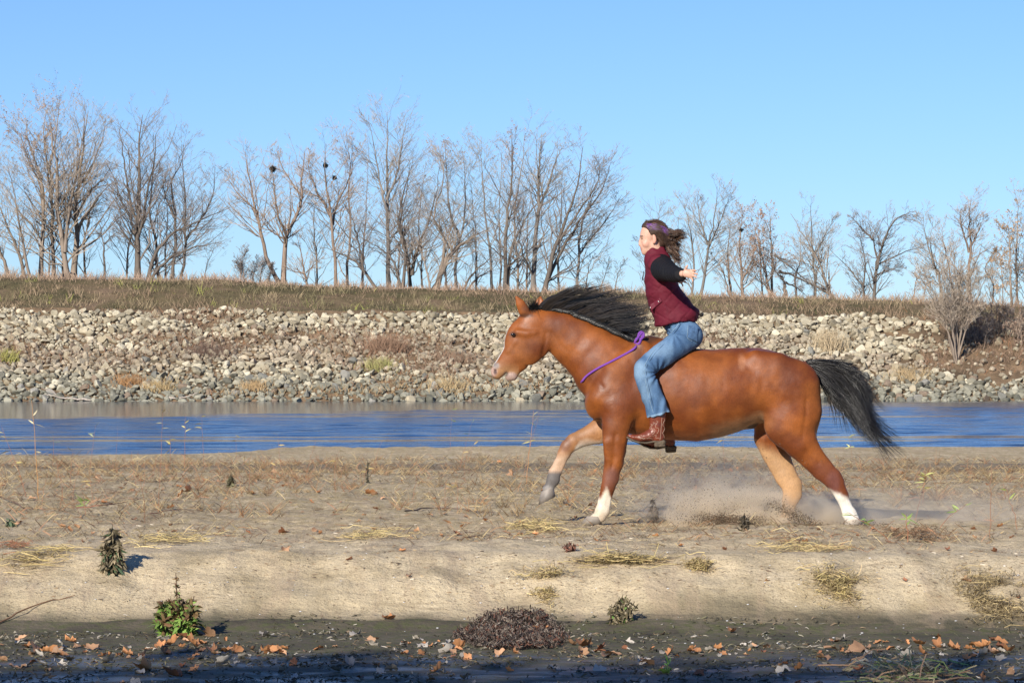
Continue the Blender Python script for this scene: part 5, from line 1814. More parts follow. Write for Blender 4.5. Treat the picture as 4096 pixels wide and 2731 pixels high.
tree('short thin bare sapling standing in the open gap', 214, [([(812, 1128), (826, 1060), (848, 1010), (862, 960)], 2.2)], 'grey', dens=0.5, seed=13)
tree('small dense dark bush at the foot of the forked nest tree', 209, [([(985, 1138), (975, 1090), (950, 1050)], 3), ([(1010, 1138), (1015, 1090), (1030, 1040)], 3), ([(1040, 1138), (1050, 1085), (1066, 1048)], 3), ([(1070, 1138), (1085, 1090), (1095, 1060)], 3), ([(960, 1138), (968, 1060), (990, 1000)], 2)], 'dark', dens=1.25, spread=1.3, seed=14, name='bare_bush', cat='bush', group='bushes on the levee', bush=True, low=.05)
tree('wide forked tree with a dark nest and pinkish twigs', 209, [([(1130, 1141), (1069, 1042), (1042, 916), (1020, 828), (996, 700), (976, 590)], 11), ([(1135, 1141), (1137, 1053), (1148, 940), (1200, 830), (1213, 700), (1223, 590)], 14), ([(1146, 945), (1110, 850), (1098, 740), (1092, 690)], 7), ([(1140, 960), (1080, 915), (1030, 850)], 5), ([(1030, 850), (985, 800), (930, 740), (905, 690)], 5), ([(1212, 790), (1165, 720), (1120, 640), (1105, 590)], 5)], 'pink', seed=15, low=.3)
tree('short leaning tree with a crooked fork right of the nest tree', 208, [([(1228, 1141), (1214, 1080), (1200, 1010), (1180, 920)], 7), ([(1220, 1095), (1180, 1085), (1145, 1065)], 4), ([(1222, 1090), (1260, 1050), (1300, 1010)], 3)], 'pink', seed=16, dens=0.8)
tree('upright pinkish tree holding two small nests', 210, [([(1344, 1141), (1335, 998), (1322, 834), (1306, 724), (1300, 650), (1310, 565)], 9), ([(1326, 870), (1270, 760), (1240, 680), (1235, 600)], 6), ([(1330, 900), (1350, 800), (1400, 690), (1405, 560)], 6)], 'pink', seed=17, leaves=(350, (0.36, 0.2, 0.12), False))
tree('slim tree with a kinked trunk right of the two-nest tree', 212, [([(1390, 1141), (1393, 1020), (1408, 900), (1396, 770), (1404, 640), (1378, 552)], 8)], 'pink', seed=18)
tree('dark trunk leaning hard left across its neighbours', 207, [([(1508, 1141), (1460, 1085), (1410, 1035), (1350, 1005), (1290, 985)], 8), ([(1455, 1080), (1440, 990), (1420, 900), (1400, 830)], 6)], 'dark', seed=19, dens=.9)
tree('tallest grey tree of the middle, rising well above its neighbours', 211, [([(1557, 1135), (1548, 943), (1550, 806), (1546, 660), (1544, 560), (1546, 430)], 12), ([(1548, 840), (1520, 720), (1500, 600), (1470, 440)], 6), ([(1548, 800), (1590, 680), (1610, 560), (1630, 470)], 6)], 'grey', seed=20, dens=1.0)
tree('dark many-forked tree just right of the tallest grey tree', 208, [([(1607, 1132), (1570, 1040), (1520, 990), (1470, 960)], 7), ([(1610, 1132), (1618, 1000), (1600, 900), (1620, 780), (1640, 640)], 8)], 'dark', seed=21)
tree('V-shaped dark tree left of the thick slanting trunk', 209, [([(1642, 1138), (1624, 1000), (1598, 900), (1620, 740), (1660, 620)], 10), ([(1648, 1100), (1662, 1020), (1700, 930), (1740, 800), (1760, 660)], 9)], 'dark', seed=22, dens=1.05)
tree('thick slanting trunk leaning to the right with mottled bark', 207, [([(1734, 1146), (1777, 1062), (1823, 991), (1874, 952), (1946, 912)], 15), ([(1760, 1085), (1778, 960), (1736, 850), (1770, 720), (1775, 590)], 8), ([(1725, 1140), (1700, 1050), (1660, 940)], 6)], 'tan', seed=23)
tree('grey upright tree directly behind the slanting trunk', 211, [([(1826, 1144), (1822, 1027), (1852, 899), (1862, 746), (1846, 568)], 9), ([(1838, 950), (1800, 840), (1790, 700), (1780, 560)], 6)], 'grey', seed=24, leaves=(300, (0.32, 0.2, 0.13), True))
tree('dark low tree spreading its branches flat to the right', 208, [([(1849, 1148), (1890, 1095), (1940, 1050), (1990, 1000)], 6), ([(1862, 1148), (1910, 1110), (1960, 1080), (1998, 1030)], 5)], 'dark', seed=25, dens=.8)
tree('slim grey tree left of the paired dark trunks', 210, [([(1971, 1149), (1960, 1010), (1940, 860), (1930, 700), (1920, 600)], 7)], 'grey', seed=26)
tree('dark trunk rising into the highest crown above the ears of the horse', 209, [([(2022, 1156), (2018, 1001), (2030, 848), (2048, 695), (2044, 520)], 12), ([(2030, 1150), (2042, 1010), (2074, 925), (2120, 840), (2180, 770)], 8)], 'dark', seed=27, dens=1.1, leaves=(300, (0.3, 0.19, 0.13), True))
tree('pale slim trunk between the dark pair and the thick grey one', 212, [([(2073, 1156), (2072, 1030), (2058, 910), (2070, 760), (2090, 640), (2100, 520)], 7)], 'tan', seed=28)
tree('thick grey trunk with an upright crown behind the mane', 209, [([(2135, 1158), (2142, 950), (2154, 797), (2156, 660), (2166, 555)], 14), ([(2150, 860), (2190, 740), (2220, 640), (2250, 580)], 7)], 'grey', seed=29, dens=1.1)
tree('tree with two trunks fanning out to the right over the mane', 208, [([(2175, 1158), (2212, 1017), (2262, 874), (2306, 746), (2330, 570)], 12), ([(2185, 1130), (2250, 990), (2330, 860), (2400, 760), (2440, 650)], 9), ([(2240, 960), (2320, 830), (2390, 720), (2400, 640)], 6)], 'dark', seed=30, dens=1.15)
tree('slender tree with feathery twigs at the right end of the middle group', 210, [([(2308, 1160), (2314, 1001), (2330, 880), (2370, 780), (2420, 700)], 7), ([(2314, 1020), (2380, 930), (2440, 850), (2480, 780)], 5)], 'grey', seed=31, dens=1.1)
tree('low bare scrub just left of the rider', 211, [([(2340, 1162), (2350, 1090), (2370, 1020)], 4), ([(2390, 1162), (2420, 1100), (2440, 1020)], 3), ([(2460, 1164), (2470, 1100), (2500, 1040)], 3)], 'grey', seed=32, dens=.8, name='bare_bush', cat='bush', group='bushes on the levee')
tree('thin tree half hidden behind the head of the rider', 213, [([(2640, 1165), (2640, 1000), (2634, 880), (2640, 820)], 6), ([(2600, 1165), (2590, 1050), (2570, 960)], 4)], 'grey', seed=33, dens=.8)
tree('grey tree rising just right of the hair of the rider', 210, [([(2766, 1166), (2778, 1064), (2764, 899), (2742, 800)], 7)], 'grey', seed=34)
tree('tall airy tree at the left end of the right-hand group', 209, [([(2797, 1168), (2824, 1044), (2838, 950), (2857, 850), (2862, 740)], 8), ([(2830, 1000), (2880, 880), (2920, 760)], 5), ([(2832, 980), (2800, 870), (2790, 770)], 5)], 'grey', seed=35)
tree('brownish tree with two curved stems right of the airy one', 210, [([(2930, 1174), (2918, 1080), (2916, 980), (2926, 860)], 7), ([(2925, 1150), (2890, 1080), (2850, 1020)], 4)], 'pink', seed=36)
tree('dark-footed tree with one small nest and brown leaves', 208, [([(2969, 1184), (2964, 1098), (2958, 940), (2972, 840)], 9), ([(2968, 1120), (3000, 1050), (3020, 960)], 6)], 'pink', seed=37, leaves=(350, (0.3, 0.15, 0.08), False))
tree('twin thin trunks carrying a rusty brown crown', 209, [([(3052, 1188), (3046, 1085), (3040, 960), (3030, 860)], 5), ([(3076, 1190), (3062, 1085), (3030, 960), (3000, 860)], 7)], 'pink', seed=38, leaves=(900, (0.34, 0.17, 0.09), True))
tree('straight tree right of the rusty brown crown', 210, [([(3086, 1192), (3090, 1064), (3084, 940), (3080, 850)], 7)], 'tan', seed=39, leaves=(300, (0.34, 0.18, 0.1), False))
tree('snapped dark stump with tangled limbs falling to the right', 207, [([(3144, 1188), (3143, 1150), (3140, 1120), (3120, 1085)], 12), ([(3120, 1085), (3180, 1100), (3260, 1140), (3350, 1192)], 6), ([(3100, 1020), (3160, 1060), (3240, 1130), (3300, 1185)], 5), ([(3143, 1130), (3190, 1150), (3240, 1185)], 5), ([(3135, 1120), (3100, 1080), (3080, 1020)], 4)], 'dark', seed=40, dens=.9, spread=.9, up=.02)
tree('slim vase-shaped tree behind the fallen limbs', 211, [([(3255, 1194), (3255, 1106), (3247, 1023), (3238, 899), (3232, 810)], 8), ([(3250, 1040), (3290, 950), (3330, 860)], 5)], 'grey', seed=41, dens=1.1)
tree('tree leaning left out of the fallen limbs', 208, [([(3338, 1198), (3305, 1127), (3276, 1044), (3225, 955), (3160, 850)], 8), ([(3340, 1198), (3300, 1160), (3230, 1130)], 4)], 'tan', seed=42)
tree('low tree with a long branch arching to the left', 209, [([(3455, 1196), (3452, 1150), (3400, 1075), (3320, 990)], 6), ([(3455, 1150), (3462, 1040), (3440, 930)], 5), ([(3420, 1196), (3460, 1150), (3490, 1120)], 4)], 'dark', seed=43)
tree('round-crowned dark tree standing alone over the tail of the horse', 208, [([(3499, 1196), (3504, 1090), (3506, 1020), (3490, 950), (3467, 880)], 9), ([(3505, 1075), (3534, 950), (3580, 870), (3650, 840)], 7), ([(3505, 1060), (3560, 1030), (3640, 995), (3700, 980)], 5), ([(3504, 1100), (3580, 1070), (3620, 1060)], 4), ([(3494, 960), (3440, 900), (3395, 850)], 5)], 'dark', seed=44, dens=1.05, up=.08)
tree('low bush with a few tan leaves right of the round crown', 210, [([(3650, 1200), (3660, 1130), (3690, 1080)], 3), ([(3690, 1200), (3700, 1140), (3730, 1100)], 3)], 'pink', seed=45, name='bare_bush', cat='bush', group='bushes on the levee', leaves=(260, (0.42, 0.27, 0.16), False), dens=.8)
tree('tree leaning left above the big willow shrub', 207, [([(3769, 1190), (3755, 1110), (3731, 1061), (3700, 965), (3682, 850)], 7), ([(3750, 1100), (3720, 980), (3725, 880)], 4)], 'tan', seed=46)
tree('slim pinkish tree rising behind the willow shrub', 209, [([(3817, 1200), (3800, 1090), (3780, 980), (3770, 900)], 6)], 'pink', seed=47)
tree('tallest tree of the right side with pale pinkish twigs', 208, [([(3877, 1200), (3872, 1085), (3880, 990), (3874, 880), (3884, 785)], 10), ([(3874, 1010), (3840, 900), (3830, 830)], 6), ([(3876, 1000), (3910, 920), (3930, 860)], 5), ([(3840, 1200), (3842, 1130), (3858, 1060)], 5)], 'pink', seed=48, dens=1.1)
tree('tree with orange leaves at the right edge', 208, [([(4046, 1212), (4044, 1100), (4040, 980), (4036, 870)], 7), ([(4010, 1212), (4012, 1120), (4000, 1000)], 3)], 'tan', seed=49, leaves=(1400, (0.45, 0.27, 0.13), False))
tree('outermost tall tree cut by the right edge', 210, [([(4075, 1212), (4070, 1040), (4078, 900), (4090, 800)], 7), ([(4110, 1212), (4105, 1050), (4120, 900)], 6)], 'tan', seed=50, leaves=(700, (0.45, 0.27, 0.13), False))
# trees just outside the frame, so the row does not end with it
tree('pale tree beyond the left edge of the view', 211, [([(-90, 1100), (-95, 900), (-80, 700), (-70, 560)], 10)], 'tan', seed=51)
tree('grey tree beyond the right edge of the view', 211, [([(4220, 1212), (4215, 1050), (4230, 900)], 8)], 'grey', seed=52)

# slim trees of the second row, filling the gaps between the trunks
for k, (a, tp, lab) in enumerate([(250, 480, 'slim second-row tree between the two highest tan trees'), (345, 560, 'slim second-row tree behind the limbs reaching toward the dark tree'), (500, 640, 'slim second-row tree just left of the straightest dark trunk'), (665, 640, 'slim second-row tree between the two dark trees by the open gap'),
                                   (1270, 640, 'slim second-row tree left of the tree with two small nests'), (1450, 600, 'slim second-row tree left of the tallest grey tree'), (1590, 590, 'slim second-row tree hard against the tallest grey tree'), (1690, 600, 'slim second-row tree left of the foot of the slanting trunk'),
                                   (1785, 570, 'slim second-row tree above the slanting trunk'), (1905, 620, 'slim second-row tree over the low flat branches'), (2000, 570, 'slim second-row tree between the grey one and the paired dark trunks'), (2110, 590, 'slim second-row tree left of the thick grey trunk'),
                                   (2235, 640, 'slim second-row tree inside the fan over the mane'), (2700, 830, 'slim second-row tree just above the outstretched hand'), (3190, 900, 'slim second-row tree over the snapped stump'), (3960, 950, 'slim second-row tree between the pink-twigged and the orange-leaved tree')]):
    b = 1100 + (a / 4096) * 105
    rt = random.Random(k)
    tree(lab, 214.0 + (k % 3), [([(a, b), (a + rt.uniform(-12, 12), b * .75 + tp * .25), (a + rt.uniform(-25, 25), (b + tp) / 2), (a + rt.uniform(-40, 40), tp + 30)], 6)], ['grey', 'tan', 'pink'][k % 3], dens=1.0, spread=.95, seed=300 + k)


# nests
def nest(label, px, py, Y, r_px, seed):
    r = np.random.RandomState(seed)
    c_ = np.array(W(px, py, Y))
    n = 240
    R_ = 0.75 * r_px * Y / F_PX
    d = r.randn(n, 3); d /= np.linalg.norm(d, axis=1, keepdims=True)
    a = d * R_ * r.uniform(.3, 1, (n, 1)) * [1, 1, .8]
    b = a + r.randn(n, 3) * R_ * 0.45
    P = np.stack([a, (a + b) / 2 + r.randn(n, 3) * .03, b], 1)
    v_, q_ = tubes(P, 0.02, 3)
    root = empty('nest', tuple(c_))
    tag(root, label, 'nest', 'dark nests in the bare crowns')
    MB().add(v_, q_, tube_col(np.full((n, 3), .03) * r.uniform(.5, 1.6, (n, 1)), 3, 3)).build('twigs', BARK, root)
    MB().add(IV * R_ * [.75, .75, .6], IF, (0.018, 0.013, 0.01)).build('core', BARK, root)


nest('largest dark nest, alone at the top of a bare branch', 1090, 677, 209, 14, 1)
nest('higher of two small nests in the pinkish tree', 1302, 663, 210, 11, 2)
nest('lower of two small nests in the pinkish tree', 1338, 712, 210, 9, 3)
nest('tiny nest in the tree left of the rusty brown crown', 2965, 920, 208, 8, 4)

# willow shrub and dark brush coming down over the stones on the right
sy = 188.0
tree('big grey many-stemmed willow shrub growing out of the stones', sy, [([(3824, 1412), (3822 + 9 * (k - 4) + r_, 1320), (3818 + 20 * (k - 4) + r_, 1210), (3810 + 36 * (k - 4) + r_ * 2, 1010 + 16 * abs(k - 4))], 5.0) for k, r_ in zip(range(9), (3, -6, 4, 0, 5, -4, 6, -3, 2))],
     'tan', 'shrubs on the stone slope', 1.0, 0.9, 60, twig=.008, name='willow_shrub', cat='shrub', ground=float(fz(W(3824, 1412, sy)[0], sy)), bush=True, up=.25, low=.3)
for k, (a, b, c, lab) in enumerate(((3905, 1385, 1240, 'dark brush patch just right of the willow shrub'), (3965, 1340, 1205, 'dark tangled brush between the two outer brush patches'), (4040, 1330, 1215, 'dark brush patch under the orange-leaved tree'), (4095, 1380, 1260, 'lowest brush patch on the bare earth by the right edge'))):
    yb = 192.0 - (1.5 if b > 1370 else 0)
    tree(lab, yb, [([(a + 12 * j, b), (a + 16 * j + 5, (b + c) / 2), (a + 26 * j, c + 14 * abs(j))], 2.4) for j in (-3, -2, -1, 0, 1, 2, 3)],
         'dark' if k < 3 else 'pink', 'brush on the right end of the bank', 0.8, 0.9, 70 + k, name='brush_patch', cat='brush', ground=float(fz(W(a, b, yb)[0], yb)), bush=True, low=.05, leaves=(250, (0.2, 0.13, 0.09), False))


# ---- wood on the near bank, left of the photographer: it shades the mud in the foreground
SHADE_LABELS = ['leafy tree farthest left of the row on the near bank', 'second leafy tree from the left end of the near bank row', 'third leafy tree from the left end of the near bank row', 'fourth leafy tree from the left end of the near bank row', 'fifth leafy tree from the left end of the near bank row', 'middle leafy tree of the near bank row', 'third leafy tree from the right end of the near bank row', 'second leafy tree from the right end of the near bank row', 'leafy tree closest to the photographer on the near bank', 'left leafy tree of the rear row on the near bank', 'middle leafy tree of the rear row on the near bank', 'right leafy tree of the rear row on the near bank']


def shade_tree(x, y, h, seed):
    r = np.random.RandomState(seed)
    z0 = float(gh(x, y))
    root = empty('leafy_tree', (x, y, z0))
    tag(root, SHADE_LABELS[seed - 90], 'tree', 'trees on the near bank')
    P = resample([(0, 0, -.3), (.2 * r.randn(), 0, h * .4), (.5 * r.randn(), .3, h * .92)], 10)
    v_, q_ = tubes(P[None], np.linspace(.32, .05, 10)[None], 7)
    MB().add(v_, q_, (0.1, 0.08, 0.06)).build('trunk', BARK, root)
    n = 2300
    d = r.randn(n, 3); d /= np.linalg.norm(d, axis=1, keepdims=True)
    c_ = d * (r.rand(n, 1) ** .4) * [h * .33, h * .3, h * .44] + [0, 0, h * .56]
    u, w = r.randn(n, 3), r.randn(n, 3)
    u /= np.linalg.norm(u, axis=1, keepdims=True); w /= np.linalg.norm(w, axis=1, keepdims=True)
    s = r.uniform(.12, .26, (n, 1))
    v_ = np.stack([c_ - u * s, c_ + w * s, c_ + u * s, c_ - w * s], 1).reshape(-1, 3)
    MB().add(v_, np.arange(4 * n).reshape(-1, 4), np.repeat(np.array([[.07, .08, .03]]) * r.uniform(.6, 1.4, (n, 1)), 4, 0)).build('crown', BARK, root)


for k, (x, y, e) in enumerate([(-21, -6.2, .3), (-18.6, -7.4, 0), (-16.8, -6.0, .2), (-15.2, -7.2, 0), (-13.7, -6.1, .1), (-12.2, -7.4, 0), (-10.8, -6.3, -.05), (-9.3, -7.2, .05), (-7.8, -6.4, -.05), (-17.5, -10.5, -.5), (-14, -10.8, -.4), (-10.5, -10.5, -.5)]):
    shade_tree(x, y, (18.6 + e - y - 1.86 * float(gh(x, y))) / 1.91, 90 + k)
# ================================================================== grass, weeds, litter, leaves, dust
def ground_at(px, py, y0=16.0, y1=72.0):
    ys = np.arange(y0, y1, 0.01)
    xs = (px - 2048) / F_PX * ys
    z = gh(xs, ys)
    p = HOR + (CAM_Z - z) / ys * F_PX
    k = np.nonzero(p <= py)[0]
    i = k[0] if len(k) else len(ys) - 1
    return xs[i], ys[i], z[i]


COVER = mat_attr('dry_stems', 0.85, 0.2, 3.0, 0.15)


def blades(n, xs, ys, zs, h, lean, col, r, rw=0.004, K=3, sides=2, droop=0.25):
    az = r.rand(n) * 6.283
    le = lean * r.rand(n) ** 0.7
    d = np.stack([np.cos(az) * le, np.sin(az) * le, np.ones(n)], -1)
    d /= np.linalg.norm(d, axis=1, keepdims=True)
    s = np.linspace(0, 1, K)
    base = np.stack([xs, ys, zs], -1)
    hh = np.broadcast_to(h, (n,))
    P = base[:, None] + d[:, None] * (hh[:, None, None] * s[None, :, None])
    P[..., 2] -= droop * (hh[:, None] * s[None] ** 2) * le[:, None] * 0.6
    P[..., 0] += r.randn(n)[:, None] * hh[:, None] * 0.12 * s[None] ** 2
    R = np.broadcast_to(rw, (n,))[:, None] * (1 - 0.75 * s)[None]
    v, q = tubes(P, R, sides)
    return v, q, tube_col(col, K, sides)


# ---- levee grass: mottled brown, straw and olive, feathery on the crest
r = np.random.RandomState(601)
n = 40000
x = r.uniform(-38, 38, n); y = 194.4 + 14.5 * r.rand(n) ** 0.9
edge = rock_top_y(x)
k = y > edge - 0.4
x, y = x[k], y[k]; n = len(x)
z = fz(x, y)
a = fbm(x * 0.22, y * 0.35, 4, 611); b = fbm(x * 0.5 + 9, y * 0.8, 4, 612); c0 = fbm(x * 0.9, y * 1.2, 3, 613)
crest_ = sstep(202, 206, y)
olive, brown, pink, straw = np.array([.12, .105, .055]), np.array([.165, .115, .075]), np.array([.32, .225, .165]), np.array([.25, .19, .12])
col = brown * (1 - sstep(.48, .62, a))[:, None] + olive * sstep(.48, .62, a)[:, None]
m = (sstep(.48, .66, b) * .7)[:, None]; col = col * (1 - m) + straw * m
m = (crest_ * .75)[:, None]; col = col * (1 - m) + pink * m
m = ((c0 > .68) & (crest_ < .3) & (a > .5)).astype(float)[:, None] * .6; col = col * (1 - m) + np.array([.25, .27, .06]) * m
col = col * r.uniform(.45, 1.5, (n, 1))
cl = fbm(x * 1.3, y * 1.1, 3, 614)
h = (0.10 + 0.5 * sstep(.42, .72, cl) + 0.16 * crest_) * r.uniform(.45, 1.25, n)
col = col * (0.65 + 0.8 * cl[:, None])
v, q, cc_ = blades(n, x, y, z - .03, h, .7, col, r, 0.020 * r.uniform(.6, 1.2, n))
o = MB().add(v, q, cc_).build('levee_grass', COVER)
tag(o, 'brown and olive dry grass covering the levee above the stones', kind='stuff')

# ---- weeds between the stones
n = 30000
x = r.uniform(-37, 37, n); y = r.uniform(182.5, 195.5, n)
wmask = fbm(x * 0.16, y * 0.45, 4, 621) + 0.20 * np.exp(-((y - 188.6) / 1.9) ** 2) + 0.06 * sstep(12, -30, x) * np.exp(-((y - 188) / 2.5) ** 2) - 0.08 * sstep(0, 24, x)
k = (wmask > 0.58) | ((x > 25.5) & (y > 185.5) & (r.rand(n) < .6)) | (r.rand(n) < 0.03)
x, y, wm = x[k], y[k], wmask[k]; n = len(x)
z = fz(x, y) + 0.2
low_ = sstep(186, 183.5, y)[:, None]
col = (np.array([.22, .145, .098]) * (1 - low_) + np.array([.33, .23, .12]) * low_) * r.uniform(.5, 1.5, (n, 1))
m = (r.rand(n) < .06)[:, None]; col = np.where(m, np.array([.3, .13, .06]), col)
v, q, cc_ = blades(n, x, y, z, r.uniform(.2, .55, n), 1.0, col, r, 0.013)
o = MB().add(v, q, cc_).build('bank_weeds', COVER)
tag(o, 'dead brown weeds growing between the stones of the far bank', kind='stuff')


def far_point(px, py):
    ys = np.arange(181, 206, 0.05)
    xs = (px - 2048) / F_PX * ys
    z = fz(xs, ys)
    p = HOR + (CAM_Z - z) / ys * F_PX
    k = np.nonzero(p <= py)[0]
    i = k[0] if len(k) else -1
    return xs[i], ys[i], z[i]


def tussock(label, px, py, rx, hgt, colr, seed, n=500, name='grass_tussock', cat='grass clump', lean=.8, rw=.012, group='dry clumps on the stone bank'):
    r = np.random.RandomState(seed)
    X, Y, Z = far_point(px, py)
    root_xy = r.randn(n, 2) * [rx, rx * .6]
    z = fz(X + root_xy[:, 0], Y + root_xy[:, 1]) - Z + .1
    v, q, cc_ = blades(n, root_xy[:, 0], root_xy[:, 1], z, hgt * r.uniform(.4, 1.1, n), lean, np.array(colr)[None] * r.uniform(.6, 1.4, (n, 1)), r, rw)
    e = tag(empty(name, (X, Y, Z)), label, cat, group)
    tag(MB().add(v, q, cc_).build('blades', COVER, e), kind='stuff')


tussock('pale straw clump on the stones above the croup of the horse', 3318, 1408, .42, 1.25, (.48, .38, .24), 1, 700, lean=.4)
tussock('orange-brown grass clump low on the bank at the left', 520, 1545, .5, .6, (.36, .2, .09), 2)
tussock('straw-coloured grass clump right of the orange-brown one', 640, 1560, .5, .5, (.42, .31, .16), 3)
tussock('straw clump low on the bank below the first brown weeds', 1010, 1560, .45, .5, (.42, .29, .15), 4)
tussock('pale green-yellow clump halfway up the middle of the bank', 1515, 1480, .45, .7, (.33, .31, .12), 5)
tussock('large brown dead bush halfway up the bank left of the horse', 1540, 1410, .65, 1.1, (.27, .17, .11), 6, 900, 'dead_bush', 'bush')
tussock('straw clump at mid height just left of the muzzle', 1800, 1555, .6, .55, (.44, .33, .18), 7)
tussock('brown dead bush on the bank nearest the muzzle of the horse', 1830, 1450, .6, .6, (.25, .165, .11), 8, 600, 'dead_bush', 'bush')
tussock('straw clump on the waterline stones right of the tail', 3640, 1520, .6, .6, (.42, .31, .17), 9)
tussock('yellow-green weed at mid height on the left edge', 30, 1450, .3, .8, (.34, .32, .10), 10, 250)
tussock('dark dead weeds halfway up the bank at the left third', 830, 1420, .9, .55, (.15, .10, .075), 11, 800, 'dead_bush', 'bush')


def driftwood(label, pts, rpx, seed):
    X0, Y0, Z0 = far_point(*pts[0])
    r = np.random.RandomState(seed)
    P = []
    for a, b in pts:
        X, Y, Z = W(a, b, Y0 - .3)
        P.append((X - X0, Y - Y0, Z - Z0 + .05))
    P = resample(P, 10) + r.randn(10, 3) * .02
    v, q = tubes(P[None], np.linspace(rpx, rpx * .3, 10)[None] * Y0 / F_PX, 6)
    o = MB().add(v, q, (.42, .36, .30)).build('driftwood', BARK, loc=(X0, Y0, Z0))
    tag(o, label, 'driftwood', 'driftwood on the stones at the waterline')


driftwood('long pale driftwood log lying at the waterline on the left', [(372, 1600), (310, 1598), (240, 1592), (180, 1580)], 5, 1)
driftwood('thin driftwood branch leaning above the long log', [(240, 1590), (200, 1566), (165, 1552)], 3, 2)
driftwood('forked driftwood branch at the waterline left of the middle', [(672, 1592), (720, 1596), (770, 1580), (790, 1575)], 4, 3)

# ---- litter on the sand bar (dead stems, straw, seed husks): nobody could count it
n = 90000
y = 22.2 + 34 * r.rand(n) ** 1.35
x = (r.rand(n) * 2 - 1) * (0.165 * y + .4)
pm = fbm(x * 0.9, y * 0.42, 4, 631)
dens_ = 0.32 * sstep(21.9, 23.6, y) + 0.5 * sstep(25.5, 29.5, y) + .2 * sstep(30, 36, y) - .5 * sstep(52, 57, y)
k = (r.rand(n) < dens_ * (0.3 + 1.6 * sstep(.42, .6, pm))) & (y < shore_y(x) - 1.0)
x, y, pm = x[k], y[k], pm[k]; n = len(x)
z = gh(x, y)
t_ = r.rand(n)
pal = np.array([[.24, .145, .08], [.38, .30, .165], [.15, .105, .07], [.36, .20, .12], [.27, .22, .14]])
sel = np.where(t_ < .3, 0, np.where(t_ < .58, 1, np.where(t_ < .78, 2, np.where(t_ < .88, 3, 4))))
st = fbm(x * .5, y * .6, 3, 641) > .56
sel = np.where(st & (r.rand(n) < .7), 1, sel)
col = pal[sel] * r.uniform(.45, 1.15, (n, 1))
az = r.rand(n) * 6.283
up = np.where(r.rand(n) < .25, r.rand(n) * 1.2, r.rand(n) * .12)
L = (.018 + .085 * r.rand(n) ** 1.5) * (0.8 + y / 60)
s = np.linspace(-.5, .5, 3)
d = np.stack([np.cos(az), np.sin(az), up], -1); d /= np.linalg.norm(d, axis=1, keepdims=True)
P = np.stack([x, y, z + .006 + .5 * L * d[:, 2]], -1)[:, None] + d[:, None] * L[:, None, None] * s[None, :, None]
P[:, 1, 2] += L * .12 * r.rand(n)
v, q = tubes(P, (r.uniform(.0014, .0038, n) * (0.7 + y / 50))[:, None] * np.array([[.6, .85, .4]]), 2)
o = MB().add(v, q, tube_col(col, 3, 2)).build('sandbar_litter', COVER)
tag(o, 'dead stems, straw and husks scattered on the sand bar', kind='stuff')

# ---- crumbs of bark, dead leaf and grit on the pale face of the bar
n = 15000
y = 20.5 + 5.5 * r.rand(n); x = (r.rand(n) * 2 - 1) * (0.165 * y + .3)
k = (y > toe_y(x) + .05) & (fbm(x * 2.2, y * 1.6, 3, 645) > .42)
x, y = x[k], y[k]; n = len(x); z = gh(x, y)
pal = np.array([[.13, .085, .055], [.22, .15, .09], [.08, .06, .045], [.62, .55, .44], [.36, .27, .16]])
col = pal[r.choice(5, n, p=[.3, .26, .2, .08, .16])]
az = r.rand(n) * 6.283; L = r.uniform(.006, .028, n)
d = np.stack([np.cos(az) * 1.5, np.sin(az), r.rand(n) * .3], -1)
P = np.stack([x, y, z + .003], -1)[:, None] + d[:, None] * L[:, None, None] * np.array([-.5, .1, .5])[None, :, None]
v, q = tubes(P, r.uniform(.0012, .0042, n)[:, None] * np.array([[.6, 1, .4]]), 2)
o = MB().add(v, q, tube_col(col, 3, 2)).build('sand_crumbs', COVER)
tag(o, 'crumbs of bark and dead leaf on the sand face', kind='stuff')

# ---- low dead weeds: small branching tufts scattered on the bar
def weed_mass():
    r = np.random.RandomState(655)
    mb = MB()
    m = 1900
    y = 27.0 + 27 * r.rand(m) ** 1.1
    x = (r.rand(m) * 2 - 1) * (0.165 * y + .3)
    k = (y < shore_y(x) - 1.5) & (fbm(x * .7, y * .35, 3, 656) > .44) & ~((x > 0.2) & (x < 3.6) & (y < 28.6))
    x, y = x[k], y[k]; m = len(x)
    z = gh(x, y)
    nb = 9
    xx, yy, zz_ = [np.repeat(a, nb) + (r.randn(m * nb) * .02 if i < 2 else 0) for i, a in enumerate((x, y, z))]
    hh = np.repeat(r.uniform(.05, .2, m) * (.7 + y / 70), nb) * r.uniform(.5, 1.1, m * nb)
    base = np.array([[.25, .14, .075], [.3, .215, .115], [.16, .11, .06]])[r.randint(0, 3, m)]
    col = np.repeat(base, nb, 0) * r.uniform(.6, 1.3, (m * nb, 1))
    v, q, c_ = blades(m * nb, xx, yy, zz_, hh, 1.3, col, r, 0.0034, 4, 2)
    mb.add(v, q, c_)
    o = mb.build('low_dead_weeds', COVER)
    tag(o, 'low reddish dead weeds covering the back of the sand bar', kind='stuff')


weed_mass()

